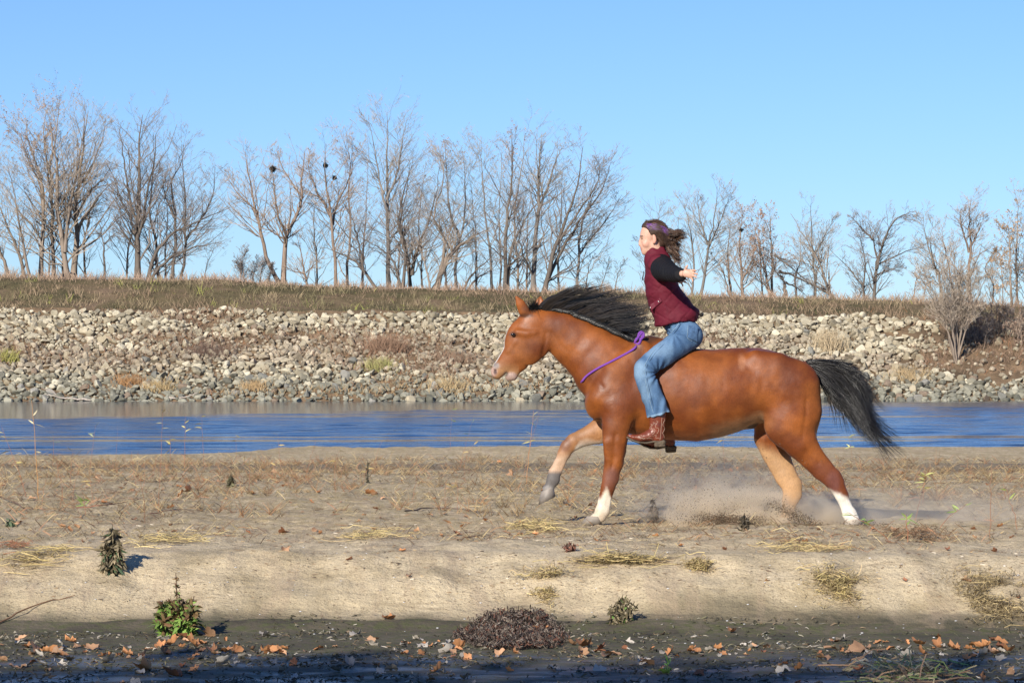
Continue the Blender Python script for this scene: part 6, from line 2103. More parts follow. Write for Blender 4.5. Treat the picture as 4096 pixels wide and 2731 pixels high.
# ---- fallen leaves
def leaf_mesh(seed, colr):
    r = np.random.RandomState(seed)
    lobes = 5
    n = 20
    a = np.linspace(0, 2 * math.pi, n, endpoint=False)
    rad_ = 0.55 + 0.45 * np.abs(np.cos(a * lobes / 2 + .3)) ** 0.7
    rad_ = rad_ * r.uniform(.85, 1.12, n) * (1 - .25 * np.cos(a))
    x, y = rad_ * np.cos(a), rad_ * np.sin(a) * .85
    curl = r.uniform(.45, 1.0)
    z = curl * (y ** 2) * r.uniform(.6, 1.2) + .3 * curl * x ** 2 * r.choice([-1, 1]) + .08 * r.randn(n)
    v = np.concatenate([[[0, 0, -.02]], np.stack([x * .45, y * .45, z * .18 + .05 * r.randn(n)], -1), np.stack([x, y, z], -1), [[-1.6, 0.1, .1], [-.9, .03, .02], [-.9, -.03, .02]]])
    i1 = 1 + np.arange(n); i2 = 1 + n + np.arange(n)
    f3 = np.stack([np.zeros(n, int), i1, np.roll(i1, -1)], -1)
    f4 = np.stack([i1, i2, np.roll(i2, -1), np.roll(i1, -1)], -1)
    f3 = np.concatenate([f3, [[2 * n + 1, 2 * n + 2, 2 * n + 3]]])
    return make_mesh('leaf', v, [f4, f3], colr, True)


def leaf_mat(name, a, b):
    t = NT(name)
    co = t.coord('Object')
    oi = t.node('ShaderNodeObjectInfo')
    c = t.mix(t.noise(co, 2.5, 4), a, b)
    c = t.mix(1.0, c, t.ramp(oi.outputs['Random'], [(0, .65), (1, 1.3)]), 'MULTIPLY')
    return t.set(c, 0.6, 0.3)


LM = [leaf_mat('leaf_orange', (.42, .17, .065), (.50, .26, .12)), leaf_mat('leaf_tan', (.46, .28, .16), (.36, .2, .11)),
      leaf_mat('leaf_grey', (.34, .30, .25), (.44, .40, .34)), leaf_mat('leaf_brown', (.16, .07, .035), (.28, .12, .06))]
LEAVES = [[leaf_mesh(700 + k * 7 + j, LM[k]) for j in range(5)] for k in range(4)]


def put_leaf(x, y, size, kind, r, parent, flat=.35):
    z = float(gh(x, y))
    o = obj('leaf', LEAVES[kind][r.randint(5)], parent)
    o.location = (x, y, z + size * .12)
    o.rotation_euler = (flat * r.randn(), flat * r.randn(), r.rand() * 6.28)
    s = size * .5
    o.scale = (s * r.uniform(.8, 1.2), s * r.uniform(.7, 1.1), s * r.uniform(.7, 1.3))


r = np.random.RandomState(801)
# the ones the photograph lets you name a place for (pixel, size px, kind)
spots = [(80, 2562, 55, 1), (290, 2570, 40, 0), (310, 2590, 45, 1), (360, 2598, 60, 1), (150, 2605, 70, 1), (190, 2612, 60, 0), (225, 2622, 60, 1), (130, 2618, 50, 1), (415, 2622, 30, 0), (480, 2620, 40, 1), (515, 2622, 45, 0),
         (600, 2600, 40, 1), (650, 2585, 60, 0), (685, 2582, 60, 0), (655, 2615, 60, 0), (740, 2605, 70, 1), (775, 2585, 70, 0), (810, 2580, 50, 0), (800, 2538, 65, 1), (840, 2545, 60, 1), (850, 2610, 60, 0), (900, 2612, 60, 0), (940, 2606, 50, 0), (1050, 2612, 60, 0), (1080, 2605, 50, 0),
         (1115, 2612, 65, 0), (1280, 2596, 40, 0), (1490, 2580, 60, 2), (1545, 2478, 45, 0), (1556, 2465, 25, 0), (1665, 2560, 50, 2), (1690, 2585, 45, 2), (1720, 2585, 40, 0), (1795, 2578, 45, 2), (1840, 2592, 55, 0), (1620, 2615, 40, 0), (1690, 2618, 35, 0), (1800, 2610, 70, 2),
         (2135, 2530, 60, 0), (2180, 2532, 55, 0), (2345, 2590, 75, 0), (2400, 2605, 60, 3), (2440, 2620, 60, 1), (2330, 2625, 60, 1), (2510, 2570, 35, 2), (2680, 2618, 45, 0), (2780, 2612, 65, 0), (2870, 2600, 40, 0), (2885, 2615, 45, 0), (2930, 2530, 40, 0), (2990, 2575, 45, 2), (3050, 2605, 35, 3), (3015, 2588, 30, 1),
         (2580, 2655, 55, 1), (3330, 2600, 55, 1), (3440, 2605, 75, 1), (3300, 2638, 70, 1), (3615, 2610, 55, 2), (3680, 2582, 55, 0), (3690, 2618, 45, 0), (3750, 2585, 45, 0), (3820, 2600, 45, 0), (3900, 2585, 60, 0), (3945, 2590, 60, 0), (3985, 2570, 75, 0), (4000, 2595, 60, 3), (4035, 2610, 55, 0), (3970, 2620, 60, 1), (3960, 2560, 45, 3), (3920, 2625, 60, 2), (3455, 2700, 35, 0), (3830, 2725, 60, 1), (3930, 2722, 60, 0),
         (170, 2665, 60, 2), (60, 2675, 55, 1), (270, 2640, 60, 2), (440, 2650, 70, 2), (560, 2640, 40, 2), (590, 2682, 80, 0), (560, 2700, 50, 2), (800, 2635, 55, 2), (890, 2655, 60, 2), (970, 2630, 45, 2), (700, 2712, 70, 3), (1100, 2650, 50, 2), (1140, 2685, 60, 2), (1400, 2660, 60, 2), (1440, 2715, 45, 3), (1570, 2680, 50, 2), (1730, 2722, 40, 0), (2000, 2625, 45, 1), (2220, 2680, 50, 2), (2400, 2680, 60, 2), (2560, 2655, 60, 2), (2800, 2700, 50, 3), (2900, 2680, 45, 2), (3140, 2690, 50, 2)]
for (a, b, s_, kd) in spots:
    X, Y, Z = ground_at(a, b)
    put_leaf(X, Y, 1.2 * s_ * Y / F_PX, kd, r, mud if Y < 20.35 else sandbar)
    for _ in range(2 if 2570 < b < 2630 else 0):
        x2, y2 = X + r.randn() * .09, Y + r.randn() * .22
        put_leaf(x2, y2, r.uniform(.4, .9) * s_ * Y / F_PX, r.choice([kd, 0, 1, 2]), r, mud if y2 < 20.35 else sandbar)
sand_sp = [(1090, 1892, 35, 1), (1130, 1945, 22, 0), (1245, 2010, 26, 0), (1480, 1978, 55, 0), (1495, 1985, 40, 1), (1258, 2125, 32, 1), (1495, 2118, 26, 0), (1140, 2130, 45, 3), (1830, 2140, 40, 3), (1785, 2090, 40, 1), (1850, 2105, 32, 0), (1940, 2085, 30, 0), (2110, 2110, 55, 1), (2030, 2135, 40, 1), (2085, 2140, 30, 0), (1605, 2205, 28, 0), (1635, 2305, 34, 1), (1395, 2240, 26, 3), (1140, 2200, 42, 1), (420, 2208, 40, 1), (250, 2108, 34, 1), (305, 2110, 40, 1), (75, 2095, 26, 1), (330, 2170, 26, 3),
           (420, 2015, 36, 0), (120, 2000, 40, 1), (720, 1985, 40, 0), (760, 1965, 45, 3), (880, 1930, 38, 1), (380, 1915, 30, 1), (2050, 1900, 40, 1), (2000, 1850, 24, 0), (2490, 1910, 38, 1), (2620, 2150, 34, 0), (2795, 2180, 26, 1), (2720, 2185, 26, 0), (2900, 2200, 22, 3), (3205, 2175, 40, 1), (3225, 2170, 30, 0), (3580, 2125, 34, 1), (3550, 2170, 34, 1), (3485, 2190, 22, 0), (3980, 2210, 38, 3), (3790, 2200, 28, 3), (3620, 2325, 26, 3), (3860, 2325, 45, 1), (4075, 2395, 30, 3), (3070, 2325, 26, 1), (2400, 2160, 30, 1), (2380, 2160, 26, 0), (560, 2150, 26, 3), (1010, 1975, 30, 0), (3650, 1985, 32, 1), (3260, 1965, 30, 0), (3900, 1960, 30, 1), (2570, 2080, 40, 1)]
for (a, b, s_, kd) in sand_sp:
    X, Y, Z = ground_at(a, b)
    put_leaf(X, Y, 1.1 * s_ * Y / F_PX, kd, r, sandbar)
for _ in range(120):
    a, b = r.uniform(-40, 4136), 1870 + 290 * r.rand() ** .8
    X, Y, Z = ground_at(a, b)
    put_leaf(X, Y, r.uniform(14, 30) * Y / F_PX, r.choice([0, 1, 3]), r, sandbar)
for _ in range(110):
    a, b = r.uniform(-60, 4156), r.uniform(2530, 2760)
    X, Y, Z = ground_at(a, b)
    put_leaf(X, Y, r.uniform(26, 60) * Y / F_PX, r.choice([2, 2, 2, 3, 1, 0]), r, mud if Y < 20.35 else sandbar)

# ---- small rotten litter pressed into the mud
n = 12000
y = 15.6 + 5.6 * r.rand(n)
x = (r.rand(n) * 2 - 1) * (0.165 * y + .3)
k = (fbm(x * 1.6, y * 2.2, 4, 661) > .47) | (r.rand(n) < .10)
k &= y < toe_y(x) + .12
x, y = x[k], y[k]; n = len(x)
z = gh(x, y)
pal = np.array([[.11, .10, .06], [.06, .055, .04], [.26, .235, .18], [.19, .14, .09], [.42, .38, .32]])
col = pal[r.choice(5, n, p=[.38, .3, .14, .13, .05])] * r.uniform(.6, 1.4, (n, 1))
az = r.rand(n) * 6.283; up = r.rand(n) * .5
d = np.stack([np.cos(az), np.sin(az), up], -1)
L = r.uniform(.015, .05, n)
P = np.stack([x, y, z + .004], -1)[:, None] + d[:, None] * L[:, None, None] * np.array([-.5, .1, .5])[None, :, None]
P[:, 1] += r.randn(n, 3) * .006
v, q = tubes(P, (r.uniform(.002, .008, n))[:, None] * np.array([[.6, 1.1, .3]]), 3, .5)
o = MB().add(v, q, tube_col(col, 3, 3)).build('mud_litter', COVER)
tag(o, 'rotting scraps pressed into the wet mud', kind='stuff')

# ---- named plants
STEM = mat_attr('plant_stem', 0.7, 0.3, 20, .2)


def leaf_blades(mb, bases, dirs, L, wd, col, r, curl=.3):
    """flat pointed leaves: (N,3) base, (N,3) direction"""
    N = len(bases)
    dirs = dirs / np.linalg.norm(dirs, axis=1, keepdims=True)
    sd = np.cross(dirs, r.randn(N, 3)); sd /= np.linalg.norm(sd, axis=1, keepdims=True)
    nn = np.cross(dirs, sd)
    s = np.array([0, .3, .65, 1.0]); w = np.array([.12, 1, .8, .04])
    L = np.broadcast_to(L, (N,)); wd = np.broadcast_to(wd, (N,))
    c_ = bases[:, None] + dirs[:, None] * (L[:, None] * s)[..., None] + nn[:, None] * (curl * L[:, None] * (s ** 2) * r.randn(N)[:, None])[..., None]
    c_[..., 2] -= (.15 * L[:, None] * s ** 2)
    off = sd[:, None] * (wd[:, None] * w)[..., None]
    v = np.stack([c_ - off, c_, c_ + off], 2).reshape(-1, 3)
    i = np.arange(N * 12).reshape(N, 4, 3)
    # a shallow keel
    v = v.reshape(N, 4, 3, 3); v[:, :, 1] -= nn[:, None] * (wd[:, None] * w * .35)[..., None]
    q = np.concatenate([np.stack([i[:, :-1, j], i[:, :-1, j + 1], i[:, 1:, j + 1], i[:, 1:, j]], -1).reshape(-1, 4) for j in (0, 1)])
    mb.add(v.reshape(-1, 3), q, np.repeat(np.asarray(col), 12, 0))


def shoot(label, base, top, r_mm, leaves, seed, bend=0.0, col=(.30, .13, .07), group='willow shoots on the sand bar', lean_y=0.0, lcol=(.22, .26, .07)):
    r = np.random.RandomState(seed)
    X, Y, Z = ground_at(*base)
    s = Y / F_PX
    root = empty('willow_shoot', (X, Y, Z))
    tag(root, label, 'shoot', group)
    dx, dz = (top[0] - base[0]) * s, (base[1] - top[1]) * s
    H_ = math.hypot(dx, dz)
    P = resample([(0, 0, -.03), (dx * .3 + bend * s, lean_y * .3, dz * .35), (dx * .68 + bend * .9 * s, lean_y * .7, dz * .7), (dx, lean_y, dz)], 12)
    P += r.randn(12, 3) * .003
    v, q = tubes(P[None], np.linspace(r_mm, r_mm * .4, 12)[None] / 1400, 5)
    MB().add(v, q, col).build('stem', STEM, root)
    n = max(1, leaves)
    if leaves:
        t = r.uniform(.45, 1, n) if leaves > 3 else np.linspace(.75, 1, n)
        b = P[(t * 11).astype(int)]
        d = np.stack([r.choice([-1, 1], n) * r.uniform(.5, 1, n), r.randn(n) * .4, r.uniform(-.2, .9, n)], -1)
        mb = MB()
        leaf_blades(mb, b, d, r.uniform(.05, .10, n) * (Y / 26) ** .5, .007 * (Y / 26) ** .5, np.array(lcol)[None] * r.uniform(.7, 1.4, (n, 1)), r)
        mb.build('leaves', STEM, root)
    return root


YL = (.40, .34, .13)
shoot('tallest amber shoot on the far left with one curled leaf at half height', (154, 1995), (128, 1600), 6, 4, 1, col=(.42, .22, .08), lcol=(.42, .38, .24))
shoot('shoot leaning left out of the frame beside the tallest amber one', (108, 1990), (6, 1705), 4, 4, 2, lcol=YL)
shoot('reddish shoot with a pale leaf at its tip in the left third', (358, 1900), (382, 1700), 4, 3, 3, lcol=(.3, .33, .2))
shoot('faint straight shoot right of the one with the pale tip', (462, 1860), (472, 1705), 3, 0, 4)
shoot('red shoot with yellow leaves before the blue water, left of the pair', (643, 1905), (650, 1650), 4, 3, 5, lcol=YL)
shoot('shorter of the paired red shoots before the water', (682, 1855), (680, 1740), 5, 5, 6, lcol=YL)
shoot('taller of the paired red shoots before the water', (738, 1880), (742, 1655), 5, 4, 7, lcol=YL)
shoot('red shoot just right of the paired ones', (816, 1860), (806, 1665), 4, 3, 8, lcol=YL)
shoot('brown crooked shoot rising from the litter at the left', (580, 2090), (546, 1880), 5, 0, 9, bend=8, col=(.2, .11, .06))
shoot('thin upright brown shoot right of the crooked one', (634, 2050), (640, 1850), 4, 0, 10, col=(.26, .13, .07))
shoot('green-leaved low shoot beside the arching runner', (345, 2060), (330, 1985), 4, 10, 11, lcol=(.2, .27, .07))
shoot('short red shoots by the waterline near the left edge', (212, 1860), (216, 1740), 4, 3, 12)
shoot('lone shoot with a green tip left of the sand spit', (946, 1835), (942, 1740), 3, 3, 13, lcol=YL)
shoot('amber shoot standing before the water left of the raised hoof', (2105, 1935), (2136, 1640), 5, 5, 14, col=(.42, .2, .08), lcol=YL)
shoot('reddish shoot crossing the amber one', (2095, 1900), (2160, 1640), 3, 3, 15)
shoot('red shoot leaning right further left of the raised hoof', (1838, 1880), (1888, 1690), 3, 2, 16)
shoot('faint red shoot between the spit and the horse', (1800, 1800), (1808, 1640), 3, 2, 17)
shoot('thin grey stick standing behind the far boot', (2690, 1950), (2682, 1800), 5, 0, 18, col=(.16, .13, .11), bend=4)
shoot('small shoot with yellow-green leaves behind the hind legs', (3410, 1830), (3392, 1740), 3, 7, 19, lcol=(.35, .35, .14))
shoot('tall brown stem standing upright in front on the right', (3961, 2150), (3966, 1845), 5.5, 0, 20, col=(.27, .15, .09))
shoot('low shoot with bamboo-like leaves spread at its top', (3633, 2168), (3624, 2060), 6, 7, 21, lcol=(.16, .23, .06))
shoot('arching shoot whose leaves cross the white hind sock', (3572, 2160), (3376, 2040), 5, 8, 22, bend=-6, lcol=(.16, .23, .06), lean_y=-.1)
shoot('shoot arching right from the tangled foot with one leaf', (3746, 2115), (3868, 2012), 4, 4, 23, lcol=(.2, .26, .08))
shoot('reddish forked shoot behind the bamboo-like leaves', (3660, 2080), (3710, 1900), 4, 5, 24, lcol=YL)
shoot('slanting shoot close to the right edge', (4072, 2115), (4026, 1960), 4, 2, 25)
shoot('yellow-leaved shoot standing in the dust near the tail tip', (3690, 2010), (3700, 1890), 4, 9, 26, lcol=(.38, .38, .14))
r = np.random.RandomState(77)
ORD = 'first second third fourth fifth sixth seventh eighth ninth tenth eleventh twelfth'.split()
short = sorted((r.uniform(20, 4080), r.uniform(1870, 2050)) for _ in range(34))
short = [p for p in short if not (2350 < p[0] < 3450 and p[1] > 1900)][:24]
for k, (a, b) in enumerate(short):
    lab = 'short bare reddish shoot, %s from the left end of the sand bar' % ORD[k] if k < 12 else 'short bare reddish shoot, %s from the right end of the sand bar' % ORD[len(short) - 1 - k]
    shoot(lab, (a, b), (a + r.randn() * 22, b - r.uniform(60, 170)), 3, int(r.randint(0, 3)), 200 + k, group='short bare shoots of the sand bar', bend=r.randn() * 6, lcol=(.32, .24, .10))


def dry_plant(label, base, h_px, w_px, seed, cols, n, spire=False, lean=0.0, stems=5, L=(.03, .07), wd=.012, name='dried_plant', cat='plant', green=0.0, gcol=(.10, .19, .04), droop=True, spread_low=1.0):
    r = np.random.RandomState(seed)
    X, Y, Z = ground_at(*base)
    s = Y / F_PX
    root = empty(name, (X, Y, Z))
    tag(root, label, cat)
    h, w = h_px * s, w_px * s
    sm, lm = MB(), MB()
    for k in range(stems):
        f = (k + .5) / stems - .5
        hh = h * (1 - 1.1 * abs(f) * r.uniform(.6, 1)) if stems > 1 else h
        if spire: hh = h if k == stems // 2 else h * r.uniform(.42, .72) * (1 - .35 * abs(f))
        P = resample([(f * w * .3, 0, -.02), (f * w * .6 + lean * .4 * s, r.randn() * w * .1, hh * .5), (f * w * .8 + lean * s, r.randn() * w * .2, hh)], 10)
        v, q = tubes(P[None], np.linspace(.006, .0025, 10)[None], 5)
        sm.add(v, q, np.array(cols[0]) * .8)
        m = n // stems
        t = r.rand(m)
        b = P[(t * 9).astype(int)] + r.randn(m, 3) * .006
        az = r.rand(m) * 6.28
        dz = np.where(droop, -r.uniform(.1, 1.2, m), r.uniform(-.2, .9, m))
        d = np.stack([np.cos(az), np.sin(az), dz], -1)
        c_ = np.array(cols)[r.randint(0, len(cols), m)] * r.uniform(.6, 1.35, (m, 1))
        g = (r.rand(m) < green * (1.3 - t))[:, None]
        tall = (t * hh > .5 * h) & spire
        c_ = np.where(g, np.array(gcol) * r.uniform(.6, 1.5, (m, 1)), c_)
        kf = np.where(tall, .42, 1.0)
        leaf_blades(lm, b, d, r.uniform(L[0], L[1], m) * (1.25 - .6 * t) * spread_low * kf, wd * (1.2 - .5 * t) * kf, np.where(tall[:, None] & (r.rand(m, 1) < .8), np.array(cols)[r.randint(0, len(cols), m)], c_), r, .6)
    sm.build('stem', STEM, root)
    lm.build('leaves', STEM, root)
    return root


DR = [(.17, .14, .085), (.26, .21, .13), (.11, .09, .05)]
dry_plant('shrivelled dock plant drooping on the crest of the sand, far left', (440, 2285), 190, 90, 1, DR, 520, False, 12, 5, (.04, .09), .013, green=.12, gcol=(.07, .12, .06))
dry_plant('green leafy dock plant with brown seed tops at the edge of the mud', (715, 2540), 250, 210, 2, [(.13, .07, .035), (.2, .13, .06), (.12, .12, .05)], 1500, True, -10, 13, (.035, .08), .016, green=.75, gcol=(.15, .24, .05), droop=False)
dry_plant('withered grey-green weed leaning on the sand face right of the middle', (2470, 2490), 120, 150, 3, [(.16, .13, .07), (.1, .085, .05), (.2, .16, .1)], 420, False, 30, 8, (.02, .045), .008, green=.15)
dry_plant('small dark shrivelled weed standing in the dust behind the front legs', (2612, 2090), 100, 40, 4, [(.035, .025, .02), (.06, .04, .03)], 160, False, 0, 3, (.03, .06), .012)
dry_plant('small dark weed standing inside the dust cloud', (2978, 2120), 70, 40, 5, [(.10, .08, .05), (.06, .05, .035)], 110, False, 0, 3, (.025, .05), .011)
dry_plant('tiny dark green rosette near the left edge', (42, 2105), 34, 50, 6, [(.07, .09, .05)], 40, False, 0, 4, (.03, .06), .014, green=.5, gcol=(.06, .1, .05))
dry_plant('dark column-shaped dead weed far back on the left of the bar', (925, 1950), 60, 24, 7, [(.12, .11, .06), (.08, .07, .04)], 120, False, 0, 3, (.03, .06), .013)
dry_plant('small green seedling between the dark leaves at the bottom', (2670, 2690), 38, 36, 8, [(.08, .16, .04)], 14, False, 0, 3, (.04, .06), .008, green=1, droop=False)
dry_plant('little reddish dead weed in the middle of the pale sand', (2280, 2205), 40, 70, 9, [(.2, .09, .06), (.12, .06, .045)], 120, False, 0, 6, (.015, .03), .006)
dry_plant('dead weed with an upright dark stem on the spit', (1470, 1930), 90, 20, 10, [(.1, .09, .06)], 60, False, 0, 1, (.02, .04), .012)


def mat_clump(label, c, w_px, h_px, seed, cols, n, L=(.06, .2), name='straw_mat', cat='straw', up=.25, dirx=1.6, rw=.0015):
    """flattened dead plants lying on the sand"""
    r = np.random.RandomState(seed)
    X0, Y0, Z0 = ground_at(*c)
    s = Y0 / F_PX
    if name == 'straw_mat': n = int(n * 1.7)
    yb = ground_at(c[0], c[1] + h_px / 2)[1]; yt = ground_at(c[0], c[1] - h_px / 2)[1]
    rx, ry = w_px * s / 2, max(.08, (yt - yb) / 2)
    x, y = X0 + r.randn(n) * rx * .55, Y0 + r.randn(n) * ry * .6
    keep = fbm(x * 4.5 + seed, y * 4.0, 3, 960 + seed) > .5 - .12 * np.exp(-((x - X0) / rx) ** 2 * 3)
    if name == 'dead_plant_mound': keep = ((x - X0) / rx) ** 2 + ((y - Y0) / ry) ** 2 < 0.9 + 0.5 * (fbm(x * 5, y * 5, 2, 31) - .5)
    else: keep &= r.rand(n) < .5
    x, y = x[keep], y[keep]; n = len(x)
    z = gh(x, y)
    L_ = r.uniform(L[0], L[1], n)
    d = np.stack([r.randn(n) * dirx, r.randn(n), r.uniform(0, up, n)], -1); d /= np.linalg.norm(d, axis=1, keepdims=True)
    sp = np.linspace(-.5, .5, 4)
    P = np.stack([x, y, z + .008 + .03 * r.rand(n)], -1)[:, None] + d[:, None] * L_[:, None, None] * sp[None, :, None]
    P[..., 2] = np.maximum(P[..., 2], gh(P[..., 0], P[..., 1]) + .004)
    P[:, 1:3] += r.randn(n, 2, 3) * .012
    v, q = tubes(P, rw * 1.2, 2)
    col = np.array(cols)[r.randint(0, len(cols), n)] * r.uniform(.6, 1.4, (n, 1))
    e = tag(empty(name, (X0, Y0, Z0)), label, cat, 'flattened dead plants on the sand')
    tag(MB().add(v - np.array([X0, Y0, Z0]), q, tube_col(col, 4, 2)).build('stalks', COVER, e), kind='stuff')


ST = [(.54, .43, .20), (.46, .37, .16), (.32, .24, .11), (.40, .30, .16)]
mat_clump('yellow straw mat on the sand face left of the withered weed', (2190, 2350), 200, 120, 1, ST, 1300, (.03, .12))
mat_clump('long thin straw streak on the crest below the front legs', (2490, 2242), 330, 36, 2, ST, 700, (.1, .3), dirx=5)
mat_clump('straw streak below the hind legs, brown at its right end', (3240, 2200), 300, 46, 3, ST + [(.24, .13, .07)], 900, (.08, .25), dirx=4)
mat_clump('arched straw mat on the sand face below the hind hooves', (3360, 2350), 210, 110, 4, ST, 1200, (.03, .12))
mat_clump('large olive straw mat on the sand face at the right edge', (3970, 2390), 290, 170, 5, [(.34, .26, .13), (.24, .18, .10), (.42, .33, .17)], 2200, (.03, .12))
mat_clump('small straw patch left of the arched mat', (2790, 2270), 120, 40, 6, ST, 400, (.04, .12))
mat_clump('pale straw streak behind the shrivelled dock plant', (130, 2215), 300, 40, 7, ST, 700, (.1, .3), dirx=4)
mat_clump('pale straw streak right of the shrivelled dock plant', (640, 2165), 260, 30, 8, ST, 500, (.1, .3), dirx=5)
mat_clump('straw patch halfway between the left plants and the horse', (1480, 2150), 260, 34, 9, ST, 600, (.08, .25), dirx=4)
mat_clump('straw patch just left of the planted front hoof', (2150, 2115), 220, 40, 10, ST, 650, (.08, .22), dirx=3)
mat_clump('reddish-brown root tangle at the upper left of the bar', (30, 2190), 160, 18, 11, [(.26, .11, .06)], 260, (.06, .16), dirx=5)
mat_clump('brown tangle at the foot of the arching shoots', (3660, 2150), 260, 40, 12, [(.2, .12, .07), (.14, .09, .05)], 420, (.06, .2), up=.9)
mat_clump('purple-brown mound of dead plants between sand and mud', (2050, 2545), 470, 150, 13, [(.10, .075, .06), (.14, .11, .088), (.07, .052, .042), (.24, .2, .16), (.13, .06, .04)], 9000, (.012, .04), 'dead_plant_mound', 'dead plants', up=.12, dirx=1.2, rw=.0024)
mat_clump('grass tuft with straw stems at the bottom edge on the right', (3640, 2712), 380, 70, 14, [(.60, .48, .26), (.40, .25, .15), (.30, .36, .12)], 900, (.08, .3), 'grass_tuft', 'grass clump', up=.9, dirx=2.2, rw=.003)


def lying_stick(label, pts, r_mm, seed, col=(.20, .11, .06), name='stick'):
    P = []
    for a, b in pts:
        X, Y, Z = ground_at(a, b)
        P.append((X, Y, Z + .012))
    o0 = np.array(P[0])
    P = resample(np.array(P) - o0, 16)
    P[4:12, 2] += .012
    v, q = tubes(P[None], np.linspace(r_mm, r_mm * .4, 16)[None] / 1000, 6)
    o = MB().add(v, q, col).build(name, STEM, loc=tuple(o0))
    tag(o, label, 'stick', 'sticks lying on the sand')


lying_stick('long thin stick lying slantwise on the sand at the left edge', [(-20, 2505), (140, 2440), (300, 2388)], 6, 1)
lying_stick('long curved runner arching over the litter on the left', [(290, 2035), (400, 2032), (500, 2018), (570, 1995)], 5, 2, (.26, .1, .06))
lying_stick('short brown stick below the planted hoof shadow', [(1830, 2165), (1880, 2160), (1965, 2145)], 5, 3)
lying_stick('dark thin stick left of the planted front hoof', [(2250, 2010), (2290, 2035), (2345, 2058)], 5, 4, (.1, .07, .05))
lying_stick('pair of red stems lying right of the runner', [(600, 2060), (700, 2050), (800, 2045)], 4, 5, (.26, .1, .06))
lying_stick('dark root streak across the middle of the bar', [(1620, 2048), (1750, 2042), (1980, 2055)], 7, 6, (.12, .08, .06))
lying_stick('stick lying at the left end of the bar', [(-10, 1985), (60, 2020), (110, 2050)], 5, 7)

# ---- small white shells and pebbles
r = np.random.RandomState(91)
n = 420
px_, py_ = r.uniform(0, 4096, n), 2180 + 400 * r.rand(n)
pts = np.array([ground_at(a, b) for a, b in zip(px_[:160], py_[:160])])
sz = r.uniform(.003, .008, len(pts))
v = (R0v[None] * sz[:, None, None] * [1.3, 1, .5] + pts[:, None] + [0, 0, .002]).reshape(-1, 3)
o = MB().add(v, (R0f[None] + (np.arange(len(pts)) * 12)[:, None, None]).reshape(-1, 3), np.repeat(np.full((len(pts), 3), .55) * r.uniform(.6, 1.2, (len(pts), 1)), 12, 0)).build('shells', COVER)
tag(o, 'tiny white shells scattered over the sand', kind='stuff')

# ---- sand thrown up by the hind hooves
def dust(name, c, rx, ry, rz, dens, seed, label, nscale=2.2, lo=.42):
    X, Y, Z = c
    v, f = ico(3)
    v = v * [rx, ry, rz]
    t = NT(name)
    t.n.remove(t.b)
    pv = t.node('ShaderNodeVolumePrincipled')
    pv.inputs['Color'].default_value = (.97, .88, .73, 1)
    pv.inputs['Anisotropy'].default_value = 0.2
    co = t.coord('Object')
    mp = t.node('ShaderNodeMapping')
    mp.inputs['Scale'].default_value = (1 / rx, 1 / ry, 1 / rz)
    t.link(co, mp.inputs['Vector'])
    ln = t.node('ShaderNodeVectorMath', operation='LENGTH')
    t.link(mp.outputs[0], ln.inputs[0])
    fall = t.math('SUBTRACT', 1.0, ln.outputs['Value'], True)
    mp2 = t.node('ShaderNodeMapping')
    mp2.inputs['Location'].default_value = (seed * 3.1, seed, 0)
    mp2.inputs['Scale'].default_value = (1, 1, 1.5)
    t.link(co, mp2.inputs['Vector'])
    nz = t.noise(mp2.outputs[0], nscale, 5, .6, .6)
    nn = t.ramp(nz, [(lo, 0.0), (lo + .28, 1.0)])
    fr = t.ramp(fall, [(0.0, 0.0), (0.75, 1.0)])
    d = t.math('MULTIPLY', t.math('MULTIPLY', fr, nn), dens)
    t.link(d, pv.inputs['Density'])
    t.link(pv.outputs[0], t.out.inputs['Volume'])
    o = MB().add(v, f).build(name, t.m, loc=c)
    tag(o, label, kind='stuff')
    return o


def at(px, py, y): return W(px, py, y)


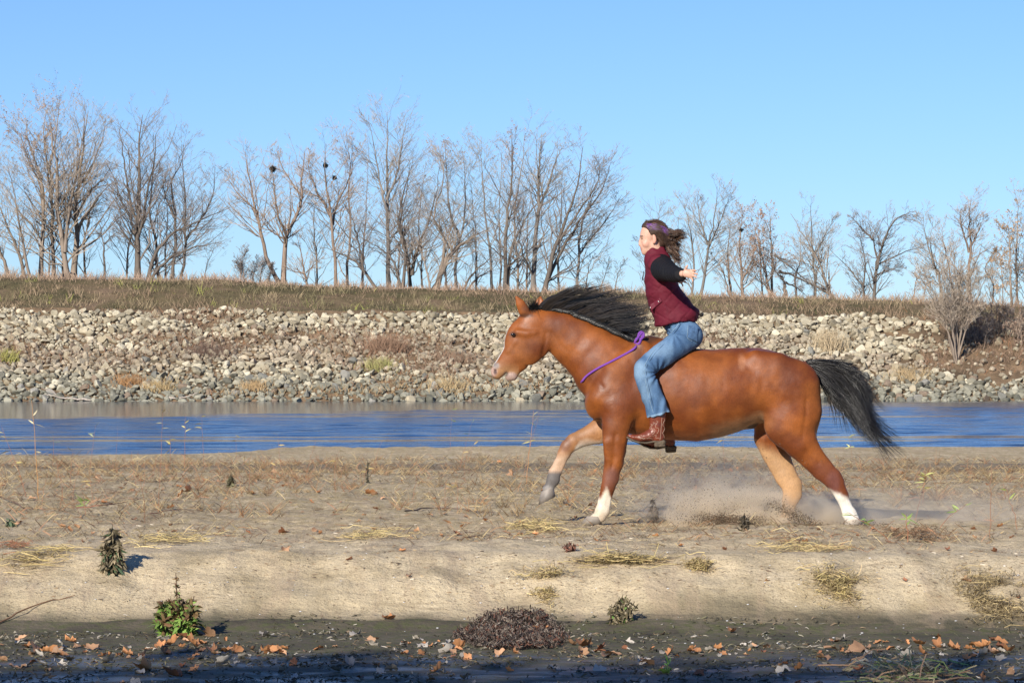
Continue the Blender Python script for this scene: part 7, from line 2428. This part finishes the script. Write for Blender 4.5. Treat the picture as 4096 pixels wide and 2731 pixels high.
dust('dust', at(2950, 2066, 26.2), .85, .5, .28, 26, 1, 'thick puff of sand thrown up by the hind hooves', 5.0, .44)
dust('dust', at(2860, 2005, 26.6), .85, .6, .42, 5.5, 2, 'thin veil of dust rising under the belly', 4.0, .4)
dust('dust', at(3200, 2082, 26.35), .75, .42, .26, 18, 3, 'dust round the hind hooves', 4.5, .4)
dust('dust', at(3640, 2080, 26.6), 2.0, .9, .32, 1.2, 4, 'low dust trail drifting off to the right', 1.5, .3)


def spray():
    r = np.random.RandomState(95)
    pts, cs = [], []
    def add(n, a, b, sa, sb, y0, ys, c):
        t = r.rand(n, 1) ** .8
        p = np.array(a) * (1 - t) + np.array(b) * t + r.randn(n, 2) * (np.array(sa) * (1 - t) + np.array(sb) * t)
        yy = y0 + r.randn(n) * ys
        for (u, w), q in zip(p, yy): pts.append(W(u, w, q))
        cs.append(np.repeat(np.array([c]), n, 0))
    add(2600, (2990, 2085), (2830, 2075), (60, 12), (55, 14), 25.55, .08, (.11, .075, .045))
    add(700, (2960, 2070), (2700, 1990), (60, 20), (90, 50), 26, .2, (.22, .16, .10))
    add(1900, (3090, 2010), (3300, 2128), (22, 14), (22, 6), 25.6, .08, (.15, .11, .07))
    add(500, (3000, 2050), (2800, 1900), (100, 40), (160, 60), 26, .3, (.25, .19, .12))
    add(500, (3390, 2100), (3450, 2110), (50, 10), (60, 10), 25.8, .1, (.14, .1, .07))
    add(160, (2880, 1800), (3000, 1900), (150, 40), (160, 60), 26, .3, (.12, .09, .06))
    P = np.array(pts); C_ = np.concatenate(cs) * r.uniform(.5, 1.6, (len(P), 1))
    P[:, 2] = np.maximum(P[:, 2], gh(P[:, 0], P[:, 1]) + .003)
    v0 = np.array([(1, 0, 0), (-1, 0, 0), (0, 1, 0), (0, -1, 0), (0, 0, 1), (0, 0, -1)], float)
    f0 = np.array([(0, 2, 4), (2, 1, 4), (1, 3, 4), (3, 0, 4), (2, 0, 5), (1, 2, 5), (3, 1, 5), (0, 3, 5)])
    s = r.uniform(.0015, .0045, (len(P), 1, 1)) * r.uniform(.7, 1.4, (len(P), 1, 3))
    v = (v0[None] * s + P[:, None]).reshape(-1, 3)
    f = (f0[None] + (np.arange(len(P)) * 6)[:, None, None]).reshape(-1, 3)
    o = MB().add(v, f, np.repeat(C_, 6, 0)).build('flying_sand', COVER)
    tag(o, 'grains of sand flying up behind the hooves', kind='stuff')


spray()
